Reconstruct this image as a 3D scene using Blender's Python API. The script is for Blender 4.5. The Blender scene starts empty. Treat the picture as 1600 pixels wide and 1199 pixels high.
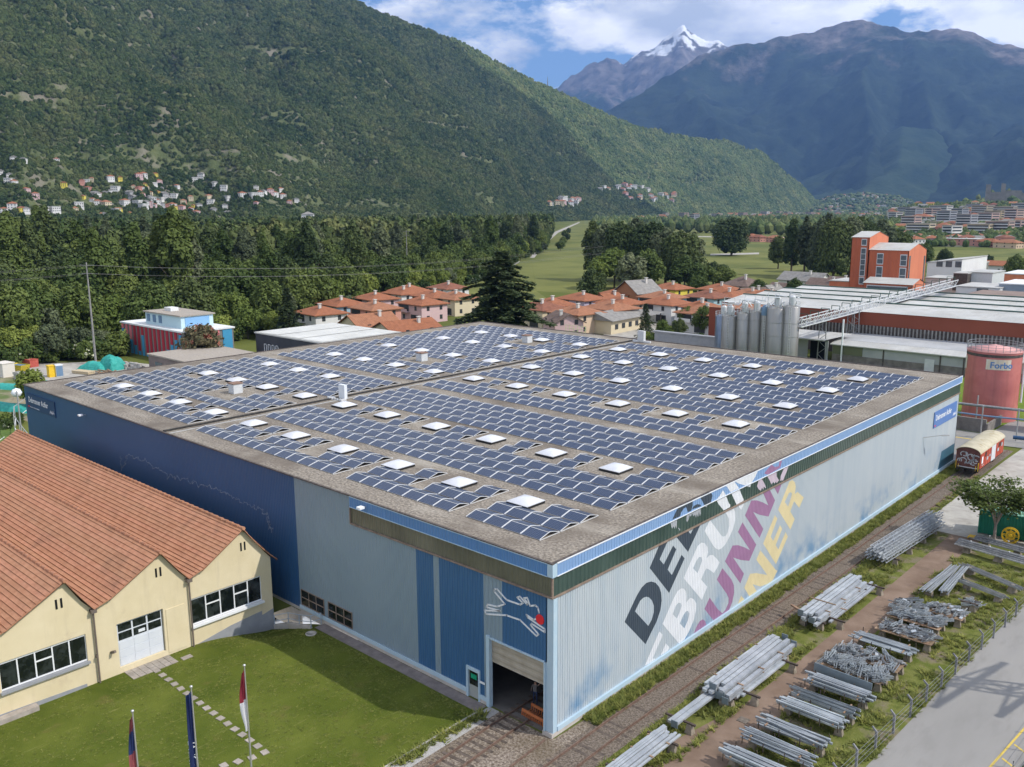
import bpy, bmesh, math, random
import numpy as np
from mathutils import Vector, Matrix, noise, Euler
R = math.radians
D = bpy.data
scene = bpy.context.scene
COL = scene.collection
random.seed(7)

# ---------------------------------------------------------------- camera
CAM = Vector((33.137, -40.094, 33.707)); YAW, PIT, ROL, FPX = -0.7382, 0.1948, -0.0048, 1384.0
FW = Vector((math.sin(YAW)*math.cos(PIT), math.cos(YAW)*math.cos(PIT), -math.sin(PIT)))
_r = FW.cross(Vector((0, 0, 1))).normalized(); _u = _r.cross(FW)
RT = _r*math.cos(ROL) + _u*math.sin(ROL); UP = -_r*math.sin(ROL) + _u*math.cos(ROL)
cd = D.cameras.new('camera'); cam = D.objects.new('camera', cd); COL.objects.link(cam)
cd.sensor_width = 36; cd.lens = FPX/1600*36; cd.clip_start = 1; cd.clip_end = 60000
M = Matrix((RT, UP, -FW)).transposed().to_4x4(); M.translation = CAM
cam.matrix_world = M; scene.camera = cam

# ---------------------------------------------------------------- world, sun, exposure
SUN = Vector((10.82, 5.03, 12.0)).normalized()
w = D.worlds.new('World'); scene.world = w; w.use_nodes = True
nt = w.node_tree; nt.nodes.clear(); N = nt.nodes.new; L = nt.links.new
out = N('ShaderNodeOutputWorld'); bg = N('ShaderNodeBackground'); bg.inputs[1].default_value = 0.105
sky = N('ShaderNodeTexSky'); sky.sky_type = 'NISHITA'; sky.sun_disc = False
sky.sun_elevation = math.asin(SUN.z); sky.sun_rotation = math.atan2(SUN.x, SUN.y)
sky.altitude = 300; sky.air_density = 1.0; sky.dust_density = 0.05; sky.ozone_density = 4.0
tc = N('ShaderNodeTexCoord'); sep = N('ShaderNodeSeparateXYZ'); L(tc.outputs['Generated'], sep.inputs[0])
def wmath(op, a, b=None, clamp=False):
    n = N('ShaderNodeMath'); n.operation = op; n.use_clamp = clamp
    for i, v in enumerate((a, b)):
        if v is None: continue
        if isinstance(v, (int, float)): n.inputs[i].default_value = v
        else: L(v, n.inputs[i])
    return n.outputs[0]
zz = wmath('MAXIMUM', sep.outputs[2], 0.0); za = wmath('ADD', zz, 0.22)
cmb = N('ShaderNodeCombineXYZ'); L(wmath('MULTIPLY', sep.outputs[0], 5.0), cmb.inputs[0]); L(wmath('MULTIPLY', sep.outputs[1], 5.0), cmb.inputs[1])
L(wmath('MULTIPLY', sep.outputs[2], 11.0), cmb.inputs[2])
def wnoise(scale, det, rough, off):
    mp = N('ShaderNodeMapping'); L(cmb.outputs[0], mp.inputs[0]); mp.inputs['Location'].default_value = off
    n = N('ShaderNodeTexNoise'); L(mp.outputs[0], n.inputs[0]); n.inputs['Scale'].default_value = scale
    n.inputs['Detail'].default_value = det; n.inputs['Roughness'].default_value = rough; return n.outputs[0]
c1 = wnoise(1.0, 9, 0.55, (3.1, 1.7, 0.0)); c2 = wnoise(3.2, 8, 0.6, (8.0, 2.0, 0.3))
mx = wmath('ADD', wmath('MULTIPLY', c1, 0.8), wmath('MULTIPLY', c2, 0.2))
cr = N('ShaderNodeValToRGB'); L(mx, cr.inputs[0]); cr.color_ramp.elements[0].position = 0.445; cr.color_ramp.elements[1].position = 0.505
cr.color_ramp.elements[0].color = (0, 0, 0, 1); cr.color_ramp.elements[1].color = (1, 1, 1, 1)
shd = N('ShaderNodeValToRGB'); L(wnoise(1.6, 6, 0.55, (3.1, 1.7, -0.45)), shd.inputs[0])
shd.color_ramp.elements[0].position = 0.35; shd.color_ramp.elements[0].color = (7.4, 7.9, 8.8, 1)
shd.color_ramp.elements[1].position = 0.62; shd.color_ramp.elements[1].color = (17.0, 16.6, 16.0, 1)
mixc = N('ShaderNodeMixRGB'); L(cr.outputs[0], mixc.inputs[0]); tint = N('ShaderNodeMixRGB'); tint.blend_type = 'MULTIPLY'; tint.inputs[0].default_value = 1; L(sky.outputs[0], tint.inputs[1]); tint.inputs[2].default_value = (1.15, 1.25, 1.35, 1); L(tint.outputs[0], mixc.inputs[1]); L(shd.outputs[0], mixc.inputs[2])
L(mixc.outputs[0], bg.inputs[0]); L(bg.outputs[0], out.inputs[0])
sd = D.lights.new('sun', 'SUN'); sd.energy = 4.5; sd.angle = R(0.55); sd.color = (1.0, 0.95, 0.87)
so = D.objects.new('sun', sd); COL.objects.link(so); so.rotation_euler = SUN.to_track_quat('Z', 'Y').to_euler(); so.location = (60, 60, 120)
vs = scene.view_settings; vs.view_transform = 'Standard'; vs.look = 'None'; vs.gamma = 1; vs.exposure = 0.0; vs.use_curve_mapping = False
scene.cycles.max_bounces = 6; scene.cycles.diffuse_bounces = 2; scene.cycles.glossy_bounces = 2; scene.cycles.transmission_bounces = 3
scene.cycles.volume_bounces = 0; scene.cycles.transparent_max_bounces = 6; scene.cycles.use_denoising = True
scene.cycles.caustics_reflective = False; scene.cycles.caustics_refractive = False

# ---------------------------------------------------------------- object helpers
def ray(px, py): return FW*FPX + RT*(px-800) - UP*(py-599.5)
def at(px, py, dist):
    d = ray(px, py); return CAM + d*(dist/math.hypot(d.x, d.y))
def ground(px, py, z=0.0):
    d = ray(px, py); return CAM + d*((z-CAM.z)/d.z)
def pix(p):
    d = Vector(p)-CAM; z = d.dot(FW); return 800+FPX*d.dot(RT)/z, 599.5-FPX*d.dot(UP)/z

def tag(o, label=None, cat=None, group=None, kind=None):
    if label: o['label'] = label
    if cat: o['category'] = cat
    if group: o['group'] = group
    if kind: o['kind'] = kind
    return o
def thing(name, label, cat, loc=(0, 0, 0), rz=0.0, group=None):
    o = D.objects.new(name, None); COL.objects.link(o); o.location = loc; o.rotation_euler = (0, 0, rz); o.empty_display_size = 0.3
    return tag(o, label, cat, group)
class MB:
    def __init__(s): s.v = []; s.f = []; s.m = []; s.uv = []; s.sm = []
    def add(s, vs, fs, m=0, uv=None, smooth=False):
        b = len(s.v); s.v += [tuple(v) for v in vs]
        for k, f in enumerate(fs):
            s.f.append([b+i for i in f]); s.m.append(m); s.sm.append(smooth)
            s.uv.append(uv[k] if uv else [(0, 0)]*len(f))
        return s
    def box(s, x0, y0, z0, x1, y1, z1, m=0):
        v = [(x0,y0,z0),(x1,y0,z0),(x1,y1,z0),(x0,y1,z0),(x0,y0,z1),(x1,y0,z1),(x1,y1,z1),(x0,y1,z1)]
        return s.add(v, [(0,3,2,1),(4,5,6,7),(0,1,5,4),(1,2,6,5),(2,3,7,6),(3,0,4,7)], m)
    def quad(s, a, b, c, d, m=0, uv=True): return s.add([a,b,c,d], [(0,1,2,3)], m, [[(0,0),(1,0),(1,1),(0,1)]])
    def tri(s, a, b, c, m=0): return s.add([a,b,c], [(0,1,2)], m)
    def prism(s, pts, axis, a, b, m=0):
        # polygon pts in the two other axes, extruded a..b along axis
        def P(p, t): return (t,p[0],p[1]) if axis == 0 else ((p[0],t,p[1]) if axis == 1 else (p[0],p[1],t))
        n = len(pts); v = [P(p,a) for p in pts]+[P(p,b) for p in pts]
        return s.add(v, [tuple(range(n))[::-1], tuple(range(n,2*n))]+[(i,(i+1)%n,n+(i+1)%n,n+i) for i in range(n)], m)
    def beam(s, p, q, w, h=None, m=0, up=(0,0,1)):
        h = h or w; p = Vector(p); q = Vector(q); d = (q-p).normalized(); u = Vector(up)
        if abs(d.dot(u)) > .98: u = Vector((1,0,0))
        a = d.cross(u).normalized()*w/2; b = a.cross(d).normalized()*h/2
        v = [p-a-b,p+a-b,p+a+b,p-a+b,q-a-b,q+a-b,q+a+b,q-a+b]
        return s.add(v, [(0,3,2,1),(4,5,6,7),(0,1,5,4),(1,2,6,5),(2,3,7,6),(3,0,4,7)], m)
    def tube(s, p, q, r0, r1=None, n=8, m=0, cap=True):
        r1 = r0 if r1 is None else r1; p = Vector(p); q = Vector(q); d = (q-p).normalized(); u = Vector((0,0,1))
        if abs(d.dot(u)) > .95: u = Vector((1,0,0))
        a = d.cross(u).normalized(); b = a.cross(d)
        v = [p+(a*math.cos(t)+b*math.sin(t))*r0 for t in [2*math.pi*i/n for i in range(n)]]
        v += [q+(a*math.cos(t)+b*math.sin(t))*r1 for t in [2*math.pi*i/n for i in range(n)]]
        s.add(v, [(i,(i+1)%n,n+(i+1)%n,n+i) for i in range(n)], m, None, True)
        if cap: s.add(v, [tuple(range(n)), tuple(range(n,2*n))[::-1]], m)
        return s
    def lathe(s, prof, n=24, c=(0,0,0), m=0, smooth=True):
        v = []; f = []
        for r, z in prof: v += [(c[0]+r*math.cos(2*math.pi*i/n), c[1]+r*math.sin(2*math.pi*i/n), c[2]+z) for i in range(n)]
        for k in range(len(prof)-1): f += [(k*n+i, k*n+(i+1)%n, (k+1)*n+(i+1)%n, (k+1)*n+i) for i in range(n)]
        return s.add(v, f, m, None, smooth)
    def mesh(s, name, mats):
        me = D.meshes.new(name); me.from_pydata(s.v, [], s.f)
        for mt in (mats if isinstance(mats, (list, tuple)) else [mats]): me.materials.append(mt)
        me.polygons.foreach_set('material_index', s.m); me.polygons.foreach_set('use_smooth', s.sm)
        ul = me.uv_layers.new(name='UVMap'); flat = [c for f in s.uv for p in f for c in p]
        if len(flat) == 2*len(me.loops): ul.data.foreach_set('uv', flat)
        me.update(); return me
    def build(s, name, mats, parent=None, **k):
        return put(name, s.mesh(name, mats), parent, **k)
def put(name, me, parent=None, loc=None, rot=None, scale=None, label=None, cat=None, group=None, kind=None):
    o = D.objects.new(name, me); COL.objects.link(o)
    if parent is not None: o.parent = parent
    if loc is not None: o.location = loc
    if rot is not None: o.rotation_euler = rot
    if scale is not None: o.scale = scale if isinstance(scale, (tuple, list, Vector)) else (scale,)*3
    return tag(o, label, cat, group, kind)
KIDS = {}
def copy_tree(o, parent=None):
    c = o.copy(); COL.objects.link(c); c.parent = parent
    for ch in list(o.children): copy_tree(ch, c)
    return c

# ---------------------------------------------------------------- materials
def newmat(name):
    m = D.materials.new(name); m.use_nodes = True; t = m.node_tree; b = t.nodes['Principled BSDF']; return m, t, b
def mat(name, c1, c2=None, scale=1.0, rough=.7, detail=6, bump=0.0, bscale=None, metal=0.0, spec=.3, c3=None, scale3=.1, pos3=(.5,.65),
        rnd=0.0, ribs=None, coord='pos', band=(.35,.65), bdist=.05, stretch=None, trans=0.0, alpha=1.0, zmask3=None, c4=None, st4=(1,1,1), pos4=(.6,.7), amt4=1.0):
    m, t, b = newmat(name); n = t.nodes.new; l = t.links.new
    b.inputs['Roughness'].default_value = rough; b.inputs['Metallic'].default_value = metal
    b.inputs['Specular IOR Level'].default_value = spec
    if coord == 'pos': src = n('ShaderNodeNewGeometry').outputs['Position']
    else: src = n('ShaderNodeTexCoord').outputs['Object' if coord == 'obj' else 'UV']
    if stretch:
        mp = n('ShaderNodeMapping'); l(src, mp.inputs[0]); mp.inputs['Scale'].default_value = stretch; srcn = mp.outputs[0]
    else: srcn = src
    def nz(sc, det, s=srcn):
        k = n('ShaderNodeTexNoise'); l(s, k.inputs[0]); k.inputs['Scale'].default_value = sc; k.inputs['Detail'].default_value = det; k.inputs['Roughness'].default_value = .6
        return k.outputs[0]
    col = None
    if c2 is not None:
        r = n('ShaderNodeValToRGB'); l(nz(scale, detail), r.inputs[0]); e = r.color_ramp.elements
        e[0].position, e[1].position = band; e[0].color = (*c1, 1); e[1].color = (*c2, 1); col = r.outputs[0]
    if c3 is not None:
        r3 = n('ShaderNodeValToRGB'); l(nz(scale3, 5), r3.inputs[0]); r3.color_ramp.elements[0].position, r3.color_ramp.elements[1].position = pos3
        x = n('ShaderNodeMixRGB'); f3 = r3.outputs[0]
        if zmask3:
            sz_ = n('ShaderNodeSeparateXYZ'); l(src, sz_.inputs[0]); mr3 = n('ShaderNodeMapRange'); l(sz_.outputs[2], mr3.inputs[0]); mr3.inputs[1].default_value, mr3.inputs[2].default_value = zmask3; mr3.inputs[3].default_value = 1; mr3.inputs[4].default_value = 0
            mu = n('ShaderNodeMath'); mu.operation = 'MULTIPLY'; l(f3, mu.inputs[0]); l(mr3.outputs[0], mu.inputs[1]); f3 = mu.outputs[0]
        l(f3, x.inputs[0])
        if col is not None: l(col, x.inputs[1])
        else: x.inputs[1].default_value = (*c1, 1)
        x.inputs[2].default_value = (*c3, 1); col = x.outputs[0]
    if c4 is not None:
        m4 = n('ShaderNodeMapping'); l(src, m4.inputs[0]); m4.inputs['Scale'].default_value = st4
        k4 = n('ShaderNodeTexNoise'); l(m4.outputs[0], k4.inputs[0]); k4.inputs['Scale'].default_value = 1; k4.inputs['Detail'].default_value = 4; k4.inputs['Roughness'].default_value = .6
        r4 = n('ShaderNodeValToRGB'); l(k4.outputs[0], r4.inputs[0]); r4.color_ramp.elements[0].position, r4.color_ramp.elements[1].position = pos4; r4.color_ramp.elements[1].color = (amt4,amt4,amt4,1)
        x4 = n('ShaderNodeMixRGB'); l(r4.outputs[0], x4.inputs[0]); x4.inputs[2].default_value = (*c4, 1)
        if col is not None: l(col, x4.inputs[1])
        else: x4.inputs[1].default_value = (*c1, 1)
        col = x4.outputs[0]
    if rnd:
        oi = n('ShaderNodeObjectInfo'); hs = n('ShaderNodeHueSaturation')
        ma = n('ShaderNodeMapRange'); l(oi.outputs['Random'], ma.inputs[0]); ma.inputs[3].default_value = 1-rnd; ma.inputs[4].default_value = 1+rnd
        l(ma.outputs[0], hs.inputs['Value'])
        mb = n('ShaderNodeMapRange'); l(oi.outputs['Random'], mb.inputs[0]); mb.inputs[3].default_value = .5+rnd*.06; mb.inputs[4].default_value = .5-rnd*.05
        l(mb.outputs[0], hs.inputs['Hue'])
        if col is not None: l(col, hs.inputs['Color'])
        else: hs.inputs['Color'].default_value = (*c1, 1)
        col = hs.outputs[0]
    if col is not None: l(col, b.inputs['Base Color'])
    else: b.inputs['Base Color'].default_value = (*c1, 1)
    h = None
    if bump:
        h = nz(bscale or scale*6, 4, src)
        bp = n('ShaderNodeBump'); bp.inputs['Strength'].default_value = bump; bp.inputs['Distance'].default_value = bdist
        l(h, bp.inputs['Height']); h = bp.outputs[0]
    if ribs:
        ax, per, dep = ribs
        sx = n('ShaderNodeSeparateXYZ'); l(src, sx.inputs[0])
        def mm(op, a, bb):
            k = n('ShaderNodeMath'); k.operation = op
            for i, v in enumerate((a, bb)):
                if isinstance(v, (int, float)): k.inputs[i].default_value = v
                else: l(v, k.inputs[i])
            return k.outputs[0]
        ph = mm('PINGPONG', mm('MULTIPLY', sx.outputs[ax], 2.0/per), 1.0)
        mr = n('ShaderNodeMapRange'); l(ph, mr.inputs[0]); mr.interpolation_type = 'SMOOTHSTEP'
        mr.inputs[1].default_value = .3; mr.inputs[2].default_value = .7
        b2 = n('ShaderNodeBump'); b2.inputs['Strength'].default_value = 1.0; b2.inputs['Distance'].default_value = dep
        l(mr.outputs[0], b2.inputs['Height'])
        if h is not None: l(h, b2.inputs['Normal'])
        h = b2.outputs[0]
    if h is not None: l(h, b.inputs['Normal'])
    if trans:
        tr = n('ShaderNodeBsdfTranslucent'); ms = n('ShaderNodeMixShader'); ms.inputs[0].default_value = trans
        if col is not None: l(col, tr.inputs[0])
        else: tr.inputs[0].default_value = (*c1, 1)
        l(b.outputs[0], ms.inputs[1]); l(tr.outputs[0], ms.inputs[2]); l(ms.outputs[0], t.nodes['Material Output'].inputs[0])
    if alpha < 1: b.inputs['Alpha'].default_value = alpha
    return m
# ---------------------------------------------------------------- mountains (world positions; grid follows the valley's bend)
def interp(xs, ys, x): return float(np.interp(x, xs, ys))
def loft(cols, nt, footD, crest, amp, seed, foot_z=0.0, prof=(0.75, 0.25), wave=600.0, spur=0.5, back=0.25, jag=0.0):
    pts = []; grid = []
    nb = max(2, nt//8)
    for u in cols:
        d = ray(u, 330); dx, dy = d.x, d.y; k = 1/math.hypot(dx, dy); dx *= k; dy *= k
        Df = footD(u); py, Dc = crest(u); dd = ray(u, py); tanc = dd.z/math.hypot(dd.x, dd.y); zc = CAM.z+tanc*Dc
        row = []
        for j in range(nt+nb+1):
            t = j/nt
            if t <= 1:
                Dd = Df+(Dc-Df)*t; x = CAM.x+dx*Dd; y = CAM.y+dy*Dd
                p = prof[0]*t+prof[1]*t*t
                z = foot_z+(zc-foot_z)*p
                q = Vector((x/wave+seed, y/wave-seed, 0.37*seed))
                a = noise.fractal(q, 0.9, 2.1, 7)
                rg = 1-abs(noise.noise(Vector((u/240.0*spur*2+seed*3+0.35*noise.noise(q*1.5), t*1.1, seed)))*2)
                e = math.sin(math.pi*min(1, t*1.02))**.8 if t < .98 else 0
                rg2 = 1-abs(noise.noise(Vector((u/62.0+seed*7+.8*noise.noise(q*2.3), t*1.6, seed*2)))*2)
                z += (zc-foot_z)*amp*(a*0.75+(rg-.62)*spur+(rg2-.6)*.16*spur)*e*1.0
                z += jag*noise.fractal(Vector((x/150.0, y/150.0, seed)), .9, 2.1, 4)*min(1, t*5)
                lim = CAM.z+(tanc*(.998-.25*(1-t)**1.5))*Dd if t < 1 else z+1
                if tanc > 0 and z > lim and t < .999: z = lim-(z-lim)*.05
                if z < foot_z-20: z = foot_z-20
            else:
                s = (t-1)/(nb/nt); Dd = Dc+(Dc-Df)*back*s*2; z = zc*(1-s)+(-40)*s; x = CAM.x+dx*Dd; y = CAM.y+dy*Dd
            row.append((x, y, z))
        grid.append(row)
    return grid
def grid_mesh(name, grid, m, kind='structure', label=None):
    n = len(grid[0]); v = [p for r in grid for p in r]; f = []
    for i in range(len(grid)-1):
        for j in range(n-1): f.append((i*n+j, (i+1)*n+j, (i+1)*n+j+1, i*n+j+1))
    me = D.meshes.new(name); me.from_pydata(v, [], f); me.materials.append(m); me.polygons.foreach_set('use_smooth', [True]*len(f)); me.update()
    return put(name, me, kind=kind, label=label)
# materials for hills
m_hill = mat('hillside', (.07,.09,.035), (.125,.14,.06), scale=.03, rough=.95, c3=(.19,.175,.13), scale3=.022, pos3=(.52,.64), bump=.6, bscale=.1, bdist=6, spec=.1)
LX = [-700,-300,0,300,560,599,644,722,820,859,963,1015,1080,1132,1184,1210,1249,1272,1290]
LY = [-420,-400,-330,-150,0,19,40,68,123,140,188,205,218,222,240,260,292,317,326]
LDc = [2600,2700,2800,3000,3200,3220,3250,3350,3500,3600,3900,4100,4300,4450,4600,4750,4950,5000,5000]
LDf = lambda u: interp([-700,0,480,700,900,1100,1290], [1050,1150,1250,1650,2500,3600,4700], u)
lcols = list(np.linspace(-700, 1290, 400))
left = loft(lcols, 120, LDf, lambda u: (interp(LX, LY, u), interp(LX, LDc, u)), .20, 3.3, prof=(.62,.38), wave=520, spur=.55, jag=9)
hill_left = grid_mesh('forested_mountain', left, m_hill)
def left_z(u, t):
    i = (u+700)/1990*399; i0 = max(0, min(398, int(i))); fi = i-i0; j = t*120; j0 = max(0, min(119, int(j))); fj = j-j0
    a = Vector(left[i0][j0]).lerp(Vector(left[i0+1][j0]), fi); b = Vector(left[i0][j0+1]).lerp(Vector(left[i0+1][j0+1]), fi)
    return a.lerp(b, fj)
# second, farther massif
def far_mat(nm='far_mountain', f1=(.006,.016,.014), f2=(.030,.048,.030)):  # default forest tones are darkened to paint in cloud shade
    m, t, b = newmat(nm); n = t.nodes.new; l = t.links.new
    g = n('ShaderNodeNewGeometry'); sp = n('ShaderNodeSeparateXYZ'); l(g.outputs['Position'], sp.inputs[0])
    def nz(s, d):
        k = n('ShaderNodeTexNoise'); l(g.outputs['Position'], k.inputs[0]); k.inputs['Scale'].default_value = s; k.inputs['Detail'].default_value = d; k.inputs['Roughness'].default_value = .65; return k.outputs[0]
    def mm(op, a, bb):
        k = n('ShaderNodeMath'); k.operation = op
        for i, v in enumerate((a, bb)):
            if isinstance(v, (int, float)): k.inputs[i].default_value = v
            else: l(v, k.inputs[i])
        return k.outputs[0]
    def ramp(src, p0, p1, a, bb):
        r = n('ShaderNodeValToRGB'); l(src, r.inputs[0]); e = r.color_ramp.elements; e[0].position = p0; e[1].position = p1; e[0].color = (*a, 1); e[1].color = (*bb, 1); return r.outputs[0]
    def mix(f, a, bb):
        x = n('ShaderNodeMixRGB'); l(f, x.inputs[0]); l(a, x.inputs[1]); l(bb, x.inputs[2]); return x.outputs[0]
    forest = ramp(nz(.004, 9), .35, .65, f1, f2)
    rock = ramp(nz(.006, 10), .35, .7, (.06,.055,.05), (.25,.215,.20))
    snow = ramp(nz(.01, 3), 0, 1, (.8,.82,.85), (.85,.86,.9))
    hz = mm('ADD', mm('DIVIDE', sp.outputs[2], 2600.0), mm('MULTIPLY', mm('SUBTRACT', nz(.0016, 9), .5), 1.15))
    col = mix(ramp(hz, .52, .66, (0,0,0), (1,1,1)), forest, rock)
    sn = mm('ADD', mm('DIVIDE', sp.outputs[2], 3300.0), mm('MULTIPLY', mm('SUBTRACT', nz(.0035, 8), .5), .42))
    col = mix(ramp(sn, .675, .70, (0,0,0), (1,1,1)), col, snow)
    l(col, b.inputs['Base Color']); b.inputs['Roughness'].default_value = .95; b.inputs['Specular IOR Level'].default_value = .1
    bp = n('ShaderNodeBump'); bp.inputs['Strength'].default_value = .7; bp.inputs['Distance'].default_value = 45; l(nz(.006, 9), bp.inputs['Height']); l(bp.outputs[0], b.inputs['Normal'])
    return m
m_far = far_mat()
FX = [1090,1132,1165,1210,1249,1275,1300,1327,1345,1360,1392,1430,1470,1496,1522,1560,1600,1700,1900,2150]
FY = [85,73,69,58,52,44,37,32,35,42,52,52,46,54,68,76,84,105,150,190]
FXa = [780,840,866,885,924,944,970,989,1015,1028,1041,1050,1059,1068,1080,1095,1113,1124,1140,1200,1300]
FYa = [250,170,140,124,97,91,101,85,74,64,55,44,37,47,57,67,63,72,80,120,200]
back = loft(list(np.linspace(780, 1300, 190)), 110, lambda u: 9000, lambda u: (interp(FXa, FYa, u), 13500), .20, 9.1, prof=(.55,.45), wave=1300, spur=.8, jag=40)
grid_mesh('snowy_mountain', back, m_far)
fm = loft(list(np.linspace(860, 2150, 330)), 130, lambda u: interp([860,1250,1600,2150], [6500,6200,5200,4500], u),
          lambda u: (interp([860,900,960,1000,1050]+FX, [215,200,168,145,110]+FY, u), interp([860,1090,1300,1700,2150], [8200,9300,9500,8800,8000], u)), .27, 5.7, prof=(.5,.5), wave=1400, spur=.8, jag=26)
grid_mesh('far_mountain', fm, m_far)
nh = loft(list(np.linspace(1120, 1640, 120)), 60, lambda u: 5200, lambda u: (interp([1120,1180,1240,1300,1350,1400,1450,1500,1560,1640], [332,312,288,262,232,196,206,240,285,330], u), 7300), .22, 2.2, prof=(.55,.45), wave=900, spur=.6, jag=14)
grid_mesh('wooded_foothill', nh, far_mat('foothill_forest_lit', (.010,.025,.017), (.042,.066,.036)))  # paler copy of the far forest, sunlight put into its colour
# castle hill on the right
ch = loft(list(np.linspace(1440, 1900, 70)), 30, lambda u: 1700, lambda u: (interp([1440,1490,1520,1545,1600,1700,1800,1900], [332,322,313,306,304,296,285,275], u), 2300), .12, 1.2, prof=(.9,.1), wave=150, spur=.3, jag=2)
m_castlehill = mat('castle_hill_ground', (.05,.08,.025), (.09,.12,.04), scale=.02, rough=.95, bump=.4, bscale=.3, bdist=2)
grid_mesh('castle_hill', ch, m_castlehill)

ts_ = loft(list(np.linspace(1385, 1900, 60)), 24, lambda u: 850, lambda u: (interp([1385,1430,1500,1600,1900],[329,323,319,317,315],u), 2050), .03, 8.2, prof=(.6,.4), wave=200, spur=.2, jag=1)
grid_mesh('town_slope', ts_, mat('town_ground', (.06,.08,.035), (.15,.145,.11), scale=.03, rough=.95))
def town_pt(u, t):
    i = min(58.99, max(0, (u-1385)/515*59)); j = min(23.99, t*24); i0, j0 = int(i), int(j)
    a = Vector(ts_[i0][j0]).lerp(Vector(ts_[i0+1][j0]), i-i0); b = Vector(ts_[i0][j0+1]).lerp(Vector(ts_[i0+1][j0+1]), i-i0); return a.lerp(b, j-j0)
def on_town(px, py):
    if px < 1387: return ground(px, max(py, 331.5))
    best = min((abs(pix(town_pt(px, k/50))[1]-py), k) for k in range(51)); p = town_pt(px, best[1]/50)
    return p if py < 366 else ground(px, py)
# ---------------------------------------------------------------- ground and haze
m_valley = mat('valley_grass', (.08,.10,.022), (.135,.150,.038), scale=.02, rough=.95, c3=(.10,.085,.05), scale3=.006, pos3=(.62,.72), bump=.3, bscale=1.2, bdist=.2, spec=.1)
mb = MB(); S_ = 17000
hx0, hx1, hy0, hy1 = -29.3, -20.0, -12.0, -.05
for (a, b, c, d) in ((-S_,-3000,3000,hy0), (-S_,hy1,3000,S_), (-S_,hy0,hx0,hy1), (hx1,hy0,3000,hy1)): mb.quad((a,b,0), (c,b,0), (c,d,0), (a,d,0))
mb.build('ground', m_valley, kind='structure')
hm = D.materials.new('valley_haze'); hm.use_nodes = True; ht = hm.node_tree; ht.nodes.clear()
ho = ht.nodes.new('ShaderNodeOutputMaterial'); hv = ht.nodes.new('ShaderNodeVolumePrincipled')
hv.inputs['Color'].default_value = (.25,.47,1.0,1); hv.inputs['Density'].default_value = 5.4e-5; hv.inputs['Anisotropy'].default_value = .2
ht.links.new(hv.outputs[0], ho.inputs['Volume'])
mb = MB(); mb.box(-17500, -3500, -60, 3500, 17500, 3300)
hz = mb.build('haze', hm, kind='stuff')
# ---------------------------------------------------------------- ground sheets near the hall
def sheet(name, pts, z, m, kind='structure', sub=None):
    mb = MB(); mb.add([(x, y, z) for x, y in pts], [tuple(range(len(pts)))]); return mb.build(name, m, kind=kind)
m_lawn = mat('lawn_grass', (.060,.085,.011), (.125,.148,.026), scale=.22, rough=.95, c3=(.13,.12,.035), scale3=.33, pos3=(.60,.72), bump=.5, bscale=14, bdist=.06, spec=.08, band=(.3,.7), c4=(.33,.30,.12), st4=(5.5,.55,1), pos4=(.60,.78), amt4=.5)
m_rough = mat('rough_grass', (.10,.125,.024), (.19,.195,.06), scale=.9, rough=.95, c3=(.20,.165,.12), scale3=.45, pos3=(.50,.64), bump=.7, bscale=9, bdist=.12, spec=.08)
m_ballast = mat('track_ballast', (.11,.08,.06), (.40,.34,.28), scale=6, rough=.95, bump=.9, bscale=9, bdist=.12, detail=3, c3=(.12,.09,.05), scale3=.3, pos3=(.4,.8))
m_gravel = mat('pale_gravel', (.30,.29,.28), (.46,.45,.43), scale=12, rough=.95, bump=.4, bscale=20, bdist=.03)
m_dirt = mat('dirt_track', (.17,.115,.082), (.25,.18,.135), scale=.35, rough=.95, c3=(.10,.07,.05), scale3=.25, pos3=(.55,.75), bump=.25, bscale=6, bdist=.03)
m_concrete = mat('old_concrete', (.33,.31,.28), (.46,.44,.40), scale=.35, rough=.9, c3=(.26,.24,.21), scale3=.8, pos3=(.5,.8), bump=.15, bscale=10, bdist=.02)
m_asphalt = mat('asphalt', (.235,.228,.215), (.30,.29,.275), scale=.12, rough=.85, c3=(.22,.212,.20), scale3=1.1, pos3=(.52,.75), bump=.15, bscale=30, bdist=.01, stretch=(1,.25,1))
m_paving = mat('dark_paving', (.16,.14,.135), (.24,.21,.20), scale=1.5, rough=.9, bump=.2, bscale=12, bdist=.02)
# lawn with the dip by the ramp
mb = MB(); nx, ny = 60, 70; x0, x1, y0, y1 = -29.3, -5.75, -60, -.1
def lawn_z(x, y):
    d = max(0, 1-math.hypot((x+30)/7.0, (y+0.5)/9.0)); return .012-1.5*d*d*(3-2*d)
vv = [(x0+(x1-x0)*i/nx, y0+(y1-y0)*(j/ny)**.6, 0) for i in range(nx+1) for j in range(ny+1)]
vv = [(x, y, lawn_z(x, y)) for x, y, z in vv]
mb.add(vv, [(i*(ny+1)+j, (i+1)*(ny+1)+j, (i+1)*(ny+1)+j+1, i*(ny+1)+j+1) for i in range(nx) for j in range(ny)], smooth=True)
mb.build('lawn', m_lawn, kind='structure')
GZ = -1.55   # the plain sheet below is cut away under the dip
sheet('paved_strip', [(-24.4,-1.12),(-5.72,-1.12),(-5.72,-.12),(-24.4,-.12)], .02, m_paving)
sheet('gravel_path', [(-5.55,-3.1),(-5.0,-60),(-3.9,-60),(-4.55,-2.2),(-4.6,-.05),(-5.55,-.05)], .016, m_gravel)
sheet('track_bed', [(-5.6,-60),(12.5,-60),(4.6,-6),(4.0,0),(3.8,4),(4.25,42),(4.3,96),(.75,96),(.7,42),(.35,4),(.2,0),(-.1,-.05),(-4.7,-.05)], .012, m_ballast)
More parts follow.
